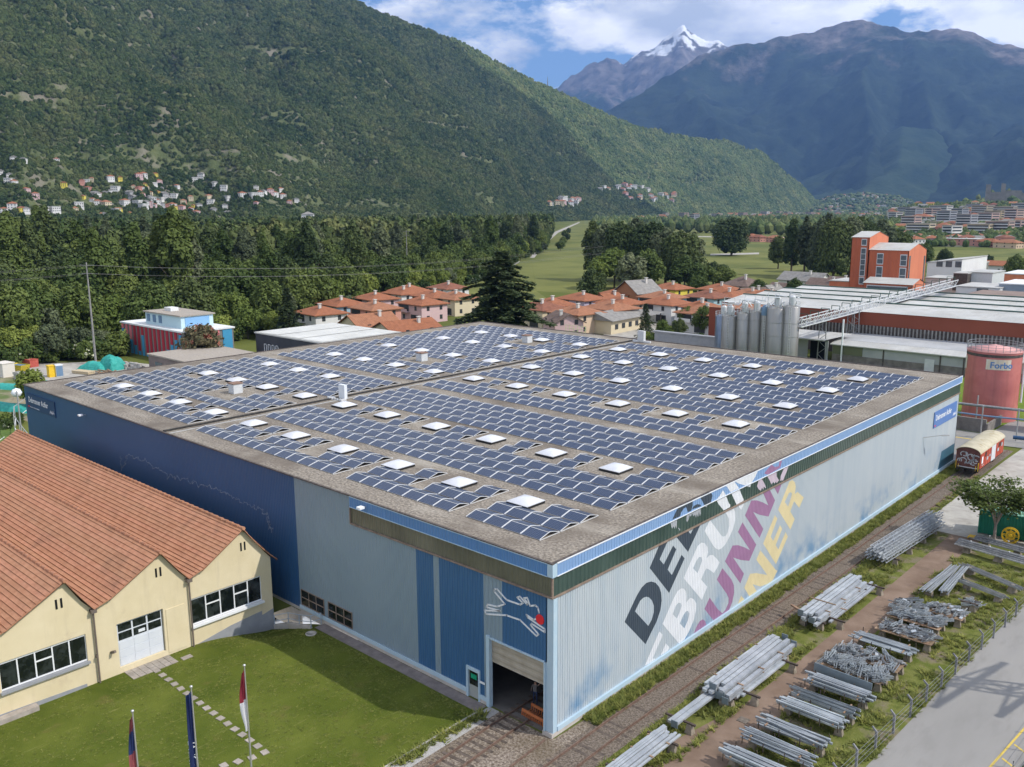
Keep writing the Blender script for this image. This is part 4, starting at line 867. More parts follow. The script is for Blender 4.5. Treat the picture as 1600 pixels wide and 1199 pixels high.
# right-hand row of racks, front to back; each a rack + one stack
SPEC = [ # y, half depth, kind, w, h, rows, jitter, label
 (5.2,.9,'box',.16,.14,[7,5],.01,'flat grey steel sections on the rack nearest the picture bottom'),
 (7.6,.9,'tube',.12,.12,[9,7,4],.02,'light galvanised tubes with timber between on the second rack from the front'),
 (9.8,.9,'box',.14,.12,[8,5],.05,'crooked pile of galvanised bars with two lying askew'),
 (12.7,.8,'box',.15,.13,[7,6],.012,'neat grey bars on the rack opposite the manhole'),
 (14.5,.5,'L',.22,.16,[5,3],.01,'long angle sections lying between two racks'),
 (16.8,1.0,'box',.17,.12,[7,6,4],.008,'neat pile of pale rails beside a tall grey plate'),
 (25.6,1.0,'tube',.13,.13,[11,4],.012,'dark grey tubes lying on a brown timber deck')]
for y, hd, kind, w_, h_, rows, jit, lab in SPEC:
    rack('storage_rack', 'low rack of concrete feet and iron beams under the '+' '.join(lab.split()[:5]), 9.7, 14.2, [y-.0], posts=False)
    R_ = rack('storage_rack', 'second support of the rack carrying '+' '.join(lab.split()[:6]), 9.7, 14.2, [y+hd*1.1]) if False else None
    stack_x('steel_stack', lab, 11.9, y, 4.6, rows, kind, w_, h_, .78, jit, m=m_galv2)
    for xx in (9.9, 11.4, 12.9, 14.0):
        mb = MB(); mb.beam((xx, y-hd*.75, .3), (xx, y-hd*.75, 1.25), .07); mb.build('stake', m_ironb, label=None) if False else None
    t = thing('rack_stakes', 'upright iron stakes holding the '+' '.join(lab.split()[:5]), 'stake set', (11.9, y, .7))
    for xx in (-2.0,-.6,.8,2.0):
        for s in (-1, 1):
            mb = MB(); mb.beam((xx, s*(len(rows)*.0+rows[0]*w_*.68+.05), -.1), (xx, s*(rows[0]*w_*.68+.05), .42), .05); mb.build('stake', m_ironb, t)
m_plate = mat('dark_plate', (.17,.21,.24), (.22,.26,.28), scale=1, rough=.5, metal=.3)
mb = MB(); mb.box(-2.1,-.04,0,2.1,.04,.62); mb.build('steel_plate', m_plate, loc=(11.7,18.0,.8), rot=(R(-8),0,R(-2)), label='tall dark grey steel plate standing on edge behind the pale rails', cat='steel plate')
def lattice_piece(ln, w, h):
    mb = MB()
    for s in (-w/2, w/2):
        mb.beam((-ln/2,s,0),(ln/2,s,0),.04); mb.beam((-ln/2,s,h),(ln/2,s,h),.04)
        n = max(2, int(ln/.45))
        for k in range(n): a = -ln/2+ln*k/n; b = -ln/2+ln*(k+1)/n; mb.beam((a,s,0 if k%2 else h),(b,s,h if k%2 else 0),.025)
    for k in range(3): a = -ln/2+ln*k/2; mb.beam((a,-w/2,0),(a,w/2,0),.03); mb.beam((a,-w/2,h),(a,w/2,h),.03)
    return mb
lat = [lattice_piece(l_, .16, .14).mesh('lattice_bracket', m_galv2) for l_ in (.7, 1.1, 1.5)]
bits = [profile('L', l_, .09, .08).mesh('bracket_bar', m_galvd) for l_ in (.5, .9, 1.4)]+[profile('box', .35, .22, .06).mesh('bracket_bar', m_galv)]
def heap(label, xc, yc, n, wx_, wy_, zb=.82, dirs=None, meshes=None, deck=True):
    t = thing('steel_heap', label, 'scrap heap', (xc, yc, zb), 0, 'heaps of small galvanised fittings')
    if deck:
        for k in range(int(wx_*2/.24)):
            x = -wx_+k*.24; mb = MB(); mb.box(x,-wy_,-.06,x+.22,wy_,0); mb.build('deck_plank', m_timber, t)
    for i in range(n):
        x, y = random.uniform(-wx_,wx_)*.88, random.uniform(-wy_,wy_)*.8; z = .04+.45*random.random()*(1-(x/wx_)**2)*(1-(y/wy_)**2)
        a = random.choice(dirs) if dirs else random.uniform(0, 6.28)
        o = put('lattice_bracket' , random.choice(meshes or (lat+bits)), t, loc=(x,y,z), rot=(random.gauss(0,.18), random.gauss(0,.18), a+random.gauss(0,.25)))
        o.name = 'steel_fitting'
    rack('storage_rack', 'low rack of concrete feet under the '+' '.join(label.split()[:7]), xc-wx_, xc+wx_, [yc-wy_*.6, yc+wy_*.6])
    return t
heap('tangled heap of light lattice brackets, front one of the heaps', 11.6, 20.3, 95, 2.5, 1.0, dirs=[1.2, 1.9], meshes=lat)
heap('pile of short braced fittings with white ends on a timber deck', 11.8, 22.7, 90, 2.6, 1.0, dirs=[.9, 2.3, 1.6])
heap('long untidy heap of rusty and grey bars on planks', 12.6, 28.7, 110, 2.2, 1.1, dirs=[.2,-.2,.5,1.6], meshes=bits+lat[:1])
heap('bundles of grey tubes and brackets heaped crosswise', 12.4, 31.8, 100, 2.1, 1.2, dirs=[1.0,1.3,.1])
heap('heap of dark coil ends and small clamps near the posts', 13.7, 34.6, 85, 1.6, 1.0, dirs=[1.4,.9], meshes=bits+lat[:1])
heap('loose small steel frames scattered beside the rusty tubes', 11.0, 34.2, 45, 1.3, 1.2, dirs=[.3,1.2], deck=False, zb=.5)
# tower parts further back
def pole_bundle(label, p0, p1, n, z=.75, m=m_galv, w=.14):
    a = Vector((*p0, z)); b = Vector((*p1, z)); c = (a+b)/2; t = thing('steel_stack', label, 'steel stack', c, math.atan2(b.y-a.y, b.x-a.x), 'stacks of galvanised steel in the yard'); ln = (b-a).length
    ms2 = profile('L', ln, w, w).mesh('steel_bar', m)
    for i in range(n): put('steel_bar', ms2, t, loc=(random.uniform(-.3,.3), (i%5-2)*w*1.3, (i//5)*w*1.1), rot=(random.uniform(0,6.28)*0, 0, random.gauss(0,.02)))
    for f in (-.35,.35): put('concrete_foot', mfoot, t, loc=(ln*f, 0, -z+.02), scale=(1,1.6,1.1))
    return t
pole_bundle('white galvanised crossarm bundle pointing to the road tree', (11.1,37.5),(11.3,45.0), 9, .8)
pole_bundle('second pale crossarm bundle lying beside the first, with square plates', (12.2,38.5),(12.0,45.5), 8, .7)
pole_bundle('thin dark angle bars lying across the grass towards the fence posts', (11.6,46.6),(17.2,44.0), 5, .6, m_galvd)
pole_bundle('dark angle bars behind the white crossarms, before the guard rails', (12.6,42.5),(16.6,41.2), 6, .6, m_galvd)
heap('small grey frame with square plates standing on the grass', 14.6, 38.2, 14, .8, .6, zb=.4, deck=False)
# guard rail stacks (corrugated beams)
def guard(label, p0, p1, rows, z):
    a = Vector((*p0, z)); b = Vector((*p1, z)); c = (a+b)/2; ln = (b-a).length; t = thing('guard_rail_stack', label, 'guard rails', c, math.atan2(b.y-a.y, b.x-a.x), 'stacks of road guard rails')
    for r in range(rows):
        mb = MB(); y0 = -.5+r*.28; pf = [(-.15,0),(-.1,.09),(-.03,.09),(0,.03),(.03,.09),(.1,.09),(.15,0)]
        for (u0,v0),(u1,v1) in zip(pf[:-1],pf[1:]): mb.beam((-ln/2,y0+(u0+u1)/2,(v0+v1)/2+r*.10),(ln/2,y0+(u0+u1)/2,(v0+v1)/2+r*.10),.07,.02+abs(v1-v0))
        mb.build('guard_rail', m_galvd, t)
    for f in (-.4,-.1,.2,.45): put('concrete_foot', mfoot, t, loc=(ln*f,0,-z+.02), scale=(1.3,1.8,1.0))
    for f in (-.38,-.2,-.02,.16,.34):
        mb = MB(); mb.box(ln*f-.05,.2,.45,ln*f+.06,.3,.5); mb.build('bolt_plate', m_lamp, t)
guard('long grey corrugated guard rails stacked in front of the young tree', (9.6,51.9),(19.5,50.2), 4, .7)
guard('second stack of grey guard rails, right below the green container', (10.6,54.6),(20.5,53.0), 3, .7)
# ---- left row: long stacks beside the track (run along y)
def long_stack(label, xc, y0, y1, n, layers, kind='box', w=.2, h=.2, ends=True, m=None, zb=.74):
    ln = y1-y0; t = thing('long_steel_stack', label, 'steel stack', (xc, (y0+y1)/2, zb), R(90)-.012, 'long steel stacks beside the track')
    msh = [profile(kind, ln*f, w, h).mesh('steel_beam', m or m_galv) for f in (1, .94, .86)]
    z = 0
    for L_ in range(layers):
        nn = n-(2 if L_ == layers-1 and n > 3 else 0)
        for i in range(nn):
            y = (i-(nn-1)/2)*w*1.25; msx = random.choice(msh); dx = random.uniform(-.03,.03)*ln; put('steel_beam', msx, t, loc=(dx, y+random.uniform(-.03,.03), z), rot=(0,0,random.gauss(0,.003)))
            if ends and random.random() < .5:
                mb = MB(); mb.box(-.03,-.24,-.06,.03,.24,.42); o = mb.build('end_plate', m_plate, t, loc=(dx-ln*.5*(-1 if random.random()<.3 else 1), y, z-.05))
        z += h+.05
        for xx in ((-.3, .0, .3) if L_ < layers-1 else (() if 'middle' not in label else (-.2,))):
            mb = MB(); mb.box(xx*ln-.06, -n*w*.65, z-.055, xx*ln+.06, n*w*.65, z); mb.build('timber_batten', m_timber, t)
        z += .01
    k = max(2, int(ln/4.5))
    for i in range(k):
        yy = y0+.8+(ln-1.6)*i/(k-1); rack('storage_rack', 'concrete footed support %s under the %s' % (ORD[i], ' '.join(label.split()[:7])), xc-1.15, xc+1.3, [yy], group='supports beside the track')
    return t
long_stack('big stack of long silver box beams with dark end plates', 6.0, 10.2, 20.2, 6, 3, w=.30, h=.2)
long_stack('short silver channel pair sticking out before the big beam stack', 5.6, 5.6, 11.5, 2, 1, w=.34, h=.16, zb=.7)
long_stack('middle stack of long pale beams with timber battens on top', 5.9, 25.2, 35.5, 6, 3, w=.28, h=.2)
long_stack('loose lower row of pale beams on the dirt side of the middle stack', 7.0, 26.5, 36.8, 3, 1, w=.22, h=.14, ends=False, zb=.55)
long_stack('loose lower row of silver channels on the dirt side of the big stack', 7.15, 11.5, 19.0, 2, 1, w=.22, h=.14, ends=False, zb=.55)
long_stack('bundle of thin silver bars cut off by the picture bottom', 5.9, -1.5, 4.6, 8, 2, w=.16, h=.1, ends=False)
# lattice masts
mlat = None
def mast_mesh(ln, w):
    mb = MB(); c = [(-w/2,-w/2),(w/2,-w/2),(w/2,w/2),(-w/2,w/2)]
    for a, b in c: mb.beam((-ln/2,a,b+w/2),(ln/2,a,b+w/2),.06)
    n = int(ln/.75)
    for k in range(n):
        x0, x1 = -ln/2+ln*k/n, -ln/2+ln*(k+1)/n
        for i in range(4):
            (a0,b0),(a1,b1) = c[i], c[(i+1)%4]
            if k%2: a0,b0,a1,b1 = a1,b1,a0,b0
            mb.beam((x0,a0,b0+w/2),(x1,a1,b1+w/2),.035)
    return mb.mesh('lattice_mast', m_galv)
t = thing('lattice_mast_stack', 'stack of long silver lattice masts beside the track, under the young tree shadow', 'steel stack', (5.6, 49.2, .75), R(90)-.06, 'long steel stacks beside the track')
mm_ = mast_mesh(14.5, .36)
for L_ in range(3):
    for i in range(5-L_): put('lattice_mast', mm_, t, loc=(random.uniform(-.5,.5), (i-(4-L_)/2)*.46, L_*.42), rot=(0,0,random.gauss(0,.004)))
for i, yy in enumerate((43.5, 47.5, 51.5, 55)): rack('storage_rack', 'concrete footed support %s under the lattice masts' % ORD[i], 4.6, 7.0, [yy], group='supports beside the track')
mb = MB(); mb.box(-1.2,-.1,0,1.2,.1,.14); mb.build('loose_sleeper', m_timber, loc=(4.9,26.3,.95), rot=(0,0,R(-25)), label='dark timber sleeper lying across the middle beam stack', cat='timber')
# fence posts with wires along the road
m_post = mat('fence_post', (.16,.16,.17), (.26,.26,.27), scale=3, rough=.9)
mb = MB(); mb.beam((0,0,0),(0,0,1.35),.13); mb.beam((0,0,1.33),(-.28,0,1.6),.10); mpost = mb.mesh('post', m_post)
fence = thing('post_fence', 'wire fence on angled grey concrete posts between the racks and the road', 'fence', (0, 0, 0)); FPx = []
m_wire = mat('fence_wire', (.30,.31,.31), rough=.5, metal=.4)
for k in range(24):
    y = 1.9+k*2.66; x = interp([0,9.77,50,75],[15.4,15.92,18.6,20.3], y); FPx.append((x, y)); put('post', mpost, fence, loc=(x, y, .0), rot=(0,0,random.uniform(-.08,.08)))
for z in (.25,.6,.95,1.28):
    mb = MB(); mb.beam((FPx[0][0],FPx[0][1],z),(FPx[12][0],FPx[12][1],z),.014); mb.beam((FPx[12][0],FPx[12][1],z),(FPx[-1][0],FPx[-1][1],z),.014); mb.build('wire', m_wire, fence)
# thin fence on the low wall by the road
fence2 = thing('mesh_fence', 'thin mesh fence standing on the low rusty wall', 'fence', (0,0,0)); pp_ = []
mb = MB(); mb.beam((0,0,0),(0,0,1.6),.06); mp2 = mb.mesh('post', m_post)
for k in range(14):
    y = -6+k*2.5; x = interp([-30,-2,27,40],[22.6,22.9,24.35,25.2], y)-.25; pp_.append((x,y)); put('post', mp2, fence2, loc=(x,y,.3))
for z in (.7,1.2,1.8):
    mb = MB(); mb.beam((*pp_[0],z),(*pp_[-1],z),.015); mb.build('wire', m_wire, fence2)
# lattice pylon just outside the frame on the right: it throws the shadow on the road
m_pyl = mat('pylon_steel', (.28,.29,.30), (.35,.36,.37), scale=1, rough=.5, metal=.4)
t = thing('lattice_pylon', 'steel lattice pylon beyond the road whose shadow crosses the asphalt', 'pylon', (34, 32.5, 0))
mb = MB(); hh = 19.5; bw, tw = 1.3, .55
for a, b in ((1,1),(1,-1),(-1,-1),(-1,1)): mb.beam((a*bw,b*bw,0),(a*tw,b*tw,hh),.16)
mb.build('leg_frame', m_pyl, t); mb = MB(); cs = [(1,1),(1,-1),(-1,-1),(-1,1)]
for k in range(11):
    f0, f1 = k/11, (k+1)/11
    for i in range(4):
        a, b = cs[i], cs[(i+1)%4]
        if k%2: a, b = b, a
        w0, w1 = bw+(tw-bw)*f0, bw+(tw-bw)*f1; mb.beam((a[0]*w0,a[1]*w0,f0*hh),(b[0]*w1,b[1]*w1,f1*hh),.09); mb.beam((a[0]*w1,a[1]*w1,f1*hh),(b[0]*w1,b[1]*w1,f1*hh),.08)
mb.build('bracing', m_pyl, t); mb = MB()
for z in (13.5, 17.5):
    mb.beam((-1,-5,z),(1,5,z),.3); mb.beam((-1,-5,z),(0,0,z+1.4),.14); mb.beam((1,5,z),(0,0,z+1.4),.14)
mb.build('crossarm', m_pyl, t)

# ---------------------------------------------------------------- green container, reels
m_grn = mat('green_container', (.012,.16,.10), (.02,.20,.13), scale=.8, rough=.5, ribs=(0,.28,.06)); m_grn2 = mat('green_container_end', (.02,.20,.13), (.03,.24,.16), scale=.8, rough=.5)
m_grnt = mat('container_top', (.18,.42,.28), (.25,.5,.36), scale=1, rough=.5, ribs=(0,.28,.05))
t = thing('green_container', 'dark green corrugated shipping container behind the young tree', 'container', (11.9, 58.4, 0), R(7))
mb = MB(); mb.box(-2.0,0,.1,2.4,2.35,2.55); mb.build('body', m_grn, t)
mb = MB(); mb.box(-1.95,.05,2.552,2.35,2.3,2.6); mb.build('top', m_grnt, t)
mb = MB(); mb.box(2.402,.05,.15,2.43,1.15,2.5); mb.box(2.402,1.2,.15,2.43,2.3,2.5); mb.build('door', m_grn2, t)
mb = MB()
for x in (-2,2.4):
    for y in (0,2.35): mb.box(x-.06,y-.06,0,x+.06,y+.06,2.6)
mb.build('corner_frame', m_grn2, t)
m_yel = mat('safety_yellow', (.75,.48,.02), (.8,.52,.04), scale=2, rough=.5)
def ring(mb, c, r, t_, n=16, axis='y'):
    for i in range(n):
        a, b = 2*math.pi*i/n, 2*math.pi*(i+1)/n; mb.beam((c[0]+r*math.cos(a),c[1],c[2]+r*math.sin(a)),(c[0]+r*math.cos(b),c[1],c[2]+r*math.sin(b)),t_)
t = thing('cable_reel', 'yellow spoked cable reel leaning on the green container', 'cable reel', (13.1, 57.3, .8), R(8))
for s in (-.2, .2):
    mb = MB(); ring(mb,(0,s,0),.78,.09); ring(mb,(0,s,0),.4,.07)
    for k in range(8): a = k*math.pi/4; mb.beam((0,s,0),(.78*math.cos(a),s,.78*math.sin(a)),.05)
    mb.build('wheel', m_yel, t)
mb = MB(); mb.tube((0,-.25,0),(0,.25,0),.16); mb.build('hub', m_yel, t)
t = thing('yellow_pallet', 'small yellow steel pallet frame beside the container shadow', 'pallet', (10.3, 56.0, .1))
for y in (-.3,0,.3):
    mb = MB(); mb.beam((-.7,y,.2),(.7,y,.2),.1,.06); mb.build('slat', m_yel, t)
mb = MB(); mb.beam((-.7,-.35,.1),(-.7,.35,.1),.1,.15); mb.beam((.7,-.35,.1),(.7,.35,.1),.1,.15); mb.build('bearer', m_yel, t)
m_redc = mat('red_lid', (.42,.08,.06), (.5,.12,.09), scale=1, rough=.6)
t = thing('tool_rack', 'red topped rack with yellow drums at the right picture edge', 'rack', (15.6, 57.6, 0))
mb = MB(); mb.box(-1.0,-.8,1.9,1.8,1.2,2.0); mb.build('lid', m_redc, t)
for k in range(2):
    for j in range(3):
        mb = MB(); mb.tube((-.6+j*.8,-.6,.5+k*.8),(-.6+j*.8,.6,.5+k*.8),.33,n=12); mb.build('drum', m_yel, t)
mb = MB()
for x in (-.95,1.7):
    for y in (-.75,1.1): mb.beam((x,y,0),(x,y,1.9),.1)
mb.build('frame', m_ironb, t)

# ---------------------------------------------------------------- freight wagon
m_wred = mat('wagon_red', (.42,.07,.04), (.55,.12,.07), scale=1.2, rough=.65, c3=(.30,.09,.06), scale3=.9, pos3=(.6,.75)); m_wroof = mat('wagon_roof', (.42,.38,.27), (.53,.48,.36), scale=.8, rough=.85, c3=(.30,.22,.10), scale3=1.1, pos3=(.58,.72))
m_wend = mat('wagon_end', (.10,.04,.035), (.16,.07,.06), scale=2, rough=.8); m_wdoor = mat('wagon_door', (.55,.57,.58), (.62,.63,.64), scale=1, rough=.6); m_graf = mat('graffiti_grey', (.34,.36,.38), (.5,.52,.54), scale=4, rough=.7); m_under = mat('underframe', (.02,.018,.016), (.05,.04,.035), scale=4, rough=.8)
wg = thing('freight_wagon', 'old red covered freight wagon with cream rounded roof and graffiti on its end', 'railway wagon', (2.95, 79.0, 0))
WL, WW = 11.2, 1.42
mb = MB()
for s in (-1, 1): mb.box(min(s*WW,s*(WW-.06)),.1,1.15,max(s*WW,s*(WW-.06)),WL-.1,3.2)
mb.build('side_wall', m_wred, wg)
arc = [(WW*math.cos(a)*1.04, 3.15+.72*math.sin(a)) for a in [math.pi*k/14 for k in range(15)]]
mb = MB(); mb.prism([(-WW+.05,1.15)]+[(x*.95, z) for x, z in arc[::-1]]+[(WW-.05,1.15)], 1, .1, .16); mb.prism([(-WW+.05,1.15)]+[(x*.95, z) for x, z in arc[::-1]]+[(WW-.05,1.15)], 1, WL-.16, WL-.1); mb.build('end_wall', m_wend, wg)
mb = MB()
for (a, b) in zip(arc[:-1], arc[1:]): mb.add([(a[0],-.15,a[1]),(b[0],-.15,b[1]),(b[0],WL+.15,b[1]),(a[0],WL+.15,a[1]),(a[0]*.97,-.15,a[1]-.06),(b[0]*.97,-.15,b[1]-.06)], [(0,3,2,1),(0,1,5,4)], 0, None, False)
mb.build('roof', m_wroof, wg)
for k in range(14):
    y = .35+k*.8
    if 5.0 < y < 7.0: continue
    mb = MB(); mb.box(WW,y-.05,1.15,WW+.05,y+.05,3.15); mb.build('side_rib', m_wred, wg)
mb = MB(); mb.box(WW+.02,5.0,1.15,WW+.07,6.9,3.12); mb.build('sliding_door', m_wdoor, wg)
for y in (2.5, 9.0):
    mb = MB(); mb.box(WW+.005,y-.55,2.35,WW+.03,y+.55,2.95); mb.build('vent_panel', m_under, wg)
for (y, z, w2, h2) in ((.9,2.2,.6,.9),(1.2,1.5,.8,.12),(3.2,2.0,.7,.45),(4.3,2.15,.5,.3),(8.2,2.1,.8,.4),(9.9,2.5,.5,.5)):
    mb = MB(); mb.box(WW+.052,y-w2/2,z-h2/2,WW+.062,y+w2/2,z+h2/2); mb.build('graffiti', m_lamp if z > 1.9 and y < 2 else m_graf, wg)
random.seed(5); mb = MB()
for k in range(11):
    cx, cz = random.uniform(-1.0,1.1), random.uniform(1.7,2.9); r = random.uniform(.18,.42); a0 = random.uniform(0,6)
    for i in range(9):
        a = a0+i*.5; mb.beam((cx+r*math.cos(a),.075,cz+r*math.sin(a)*.9),(cx+r*math.cos(a+.5),.075,cz+r*math.sin(a+.5)*.9),.12,.02,up=(0,1,0))
mb.build('graffiti', m_graf, wg)
mb = MB(); mb.box(-1.35,.0,.95,1.35,WL,1.15); mb.box(-1.3,-.1,.92,1.3,.1,1.12); mb.build('underframe', m_under, wg)
mb = MB(); mb.box(-1.1,-.12,1.16,1.15,-.02,1.24); mb.build('end_plank', m_wdoor, wg)
for s in (-.9,.9):
    mb = MB(); mb.tube((s,-.1,1.03),(s,-.55,1.03),.09); mb.tube((s,-.55,1.03),(s,-.6,1.03),.2,n=14); mb.build('buffer', m_under, wg)
for y in (2.2, WL-2.2):
    for s in (-.75,.75):
        mb = MB(); mb.tube((s-.07,y,.58),(s+.07,y,.58),.47,n=18); mb.tube((s-.2,y,.58),(s+.2,y,.58),.1); mb.build('wheel', m_under, wg)
    mb = MB(); mb.tube((-.75,y,.58),(.75,y,.58),.07); mb.build('axle', m_under, wg)
for s in (-1.3,1.3):
    mb = MB(); mb.tube((s,-.12,.9),(s,-.12,1.9),.035); mb.tube((s,-.12,1.9),(s,.05,1.9),.035); mb.tube((s*.78,-.12,.9),(s*.78,-.12,1.5),.03); mb.build('grab_rail', m_yel, wg)

# ---------------------------------------------------------------- walls and pipes behind the wagon
m_retwall = mat('retaining_wall', (.15,.135,.125), (.24,.22,.20), scale=.9, rough=.95); m_bluepipe = mat('blue_pipe', (.13,.22,.34), (.17,.26,.38), scale=1, rough=.4)
mb = MB(); mb.box(-12,104.2,0,-1.4,104.6,2.1); mb.box(-1.4,104.0,0,-1.1,112,1.5); mb.build('yard_wall', m_retwall, label='grey concrete wall behind the wagon at the hall end', cat='wall')
sheet('rear_road', [(-12,84.2),(-.2,84.2),(.6,96),(0.6,98),(40,103),(40,125),(-.5,116),(-1,104),(-12,104)], .016, m_asphalt)
sheet('kerb_band', [(-8,98.6),(2,99.2),(2,99.6),(-8,99.0)], .022, m_yellow)
def pipe_frame(label, pts, z, m, r=.12, posts=(), pm=None):
    t = thing('pipe_rack', label, 'pipe', (0,0,0))
    for a, b in zip(pts[:-1], pts[1:]): mb = MB(); mb.tube((*a,z),(*b,z),r); mb.build('pipe', m, t)
    for p in posts: mb = MB(); mb.beam((*p,0),(*p,z+1.6),.16); mb.build('post', pm or m_pole, t)
pipe_frame('pale blue pipe crossing above the wagon on tall posts', [(-10,101),(-1.2,101.3),(14,104.5)], 3.3, m_bluepipe, .13, [(-1.3,101.2),(3.2,102.3)])
pipe_frame('thick dark blue pipe at the wagon far end', [(3.6,98.5),(16,101.0)], 1.4, mat('dark_blue_pipe',(.03,.08,.17),rough=.4), .28, [(9,99.6)])
pipe_frame('upper grey pipe running past the foot of the pink tank', [(-12,108),(-2,109),(14,111)], 3.2, m_galvd, .22, [(-4,108.8),(4,110)])

# ---------------------------------------------------------------- pink tank
m_pink = mat('tank_pink', (.50,.15,.14), (.58,.20,.18), scale=.6, rough=.45, c3=(.42,.12,.12), scale3=.3, pos3=(.55,.75), spec=.4, c4=(.34,.12,.10), st4=(1.2,1.2,.07), pos4=(.5,.72), amt4=.5); m_pinktop = mat('tank_top', (.62,.30,.28), (.68,.36,.34), scale=.7, rough=.6)
TX, TY, TR = -4.05, 116.2, 4.0
tk = thing('pink_tank', 'big pink cylindrical tank with railing and white lettered panel', 'tank', (TX, TY, 0))
mb = MB(); mb.lathe([(TR,0),(TR,11.1)], 48); mb.build('shell', m_pink, tk)
mb = MB(); mb.lathe([(TR+.03,10.35),(TR+.03,10.8)], 48); mb.build('black_band', m_cap, tk)
mb = MB(); mb.lathe([(TR+.08,11.1),(TR+.08,11.2),(0,12.0)], 48); mb.build('top', m_pinktop, tk)
mb = MB()
for k in range(24):
    a = 2*math.pi*k/24; mb.beam((TR*math.cos(a),TR*math.sin(a),11.1),(TR*math.cos(a),TR*math.sin(a),12.3),.06)
mb.build('railing_posts', m_galvd, tk, kind='stuff')
for z in (11.5,11.9,12.3):
    mb = MB()
    for k in range(32): a, b = 2*math.pi*k/32, 2*math.pi*(k+1)/32; mb.beam((TR*math.cos(a),TR*math.sin(a),z),(TR*math.cos(b),TR*math.sin(b),z),.05)
    mb.build('railing_hoop', m_galvd, tk)
m_panelw = mat('sign_panel', (.70,.66,.58), (.62,.52,.38), scale=1.2, rough=.7, stretch=(2,2,.2)); m_ltblue = mat('letter_blue', (.10,.22,.46), rough=.5)
def curved(nm, a0, a1, z0, z1, r, m):
    mb = MB(); n = 12
    for k in range(n):
        a, b = a0+(a1-a0)*k/n, a0+(a1-a0)*(k+1)/n; mb.quad((r*math.cos(a),r*math.sin(a),z0),(r*math.cos(b),r*math.sin(b),z0),(r*math.cos(b),r*math.sin(b),z1),(r*math.cos(a),r*math.sin(a),z1))
    return mb.build(nm, m, tk)
curved('sign_panel', R(-92), R(-40), 8.45, 10.1, TR+.03, m_panelw); curved('sign_panel', R(-163), R(-147), 8.0, 10.1, TR+.03, m_panelw)
# letters bent round the shell
cu = D.curves.new('lettering', 'FONT'); cu.body = 'Forbo'; cu.size = 1.35; cu.offset = .03; cu.resolution_u = 3; tmp = D.objects.new('tmp', cu); COL.objects.link(tmp)
dg = bpy.context.evaluated_depsgraph_get(); me = D.meshes.new_from_object(tmp.evaluated_get(dg)); D.objects.remove(tmp)
for v in me.vertices:
    a = R(-84)+v.co.x/ (TR); z = v.co.y+8.75; v.co = ((TR+.06)*math.cos(a), (TR+.06)*math.sin(a), z)
me.materials.clear(); me.materials.append(m_ltblue); put('lettering', me, tk)
mb = MB()
for s in (-.2,.2): mb.beam((TR*.25+s-2.3,-TR-.2+.75,0),(TR*.25+s-2.3,-TR-.2+.75,11),.05)
mb.build('ladder', m_pink, tk)
mb = MB()
for k in range(5): z = 3+k*1.9; mb.tube((TR+.35,.3,z),(TR+.35,.3,z+1.9),.16)
mb.build('white_pipe', m_lamp, tk)
m_shedroof = mat('shed_roof_grey', (.16,.14,.13), (.24,.21,.19), scale=1, rough=.9)
t = thing('open_shed', 'small open shed roof right of the pink tank', 'shed', (3.5, 112.5, 0))
mb = MB(); mb.add([(-1.2,-1.8,6.2),(10,-1.8,6.2),(10,1.2,7.0),(-1.2,1.2,7.0),(-1.2,-1.8,6.0),(10,-1.8,6.0)], [(0,1,2,3),(0,4,5,1)]); mb.build('roof', m_shedroof, t)
for x in (-.8,4,9):
    mb = MB(); mb.beam((x,-1.4,0),(x,-1.4,6.1),.2); mb.build('post', m_cap, t)
mb = MB(); mb.box(-.5,.8,2,9.5,1.0,6.6); mb.build('panel', mat('shed_panel',(.45,.40,.30),rough=.8), t); mb = MB(); mb.beam((-.8,-1.4,2.4),(9,-1.4,2.4),.15); mb.build('rail', m_red, t)
# ---------------------------------------------------------------- silos and orange works
random.seed(31)
m_silo = mat('silo_aluminium', (.29,.28,.265), (.38,.37,.355), scale=.5, rough=.38, metal=.55, stretch=(1,1,.2), c3=(.30,.29,.27), scale3=.25, pos3=(.5,.7)); m_silod = mat('silo_dark', (.16,.20,.27), (.22,.26,.33), scale=.5, rough=.3, metal=.6)
SIL = [(-66.2,140.6,1.75,9.5,0,'dark silo at the left end of the silo row'),(-63.9,139.4,1.75,9.8,1,'silo beside the dark one with a ladder up its side'),(-60.7,140,1.65,10.6,1,'third silo from the left with a pipe on top'),
       (-58.0,140.4,1.55,11.0,1,'fourth silo, next to the thin latticed one'),(-55.6,140,.95,10.5,1,'thin silo with blue cap between the wide ones'),(-52.9,139.8,2.1,12.3,1,'widest silo of the row'),(-49.9,140.4,1.75,12.8,1,'tallest silo at the conveyor end')]
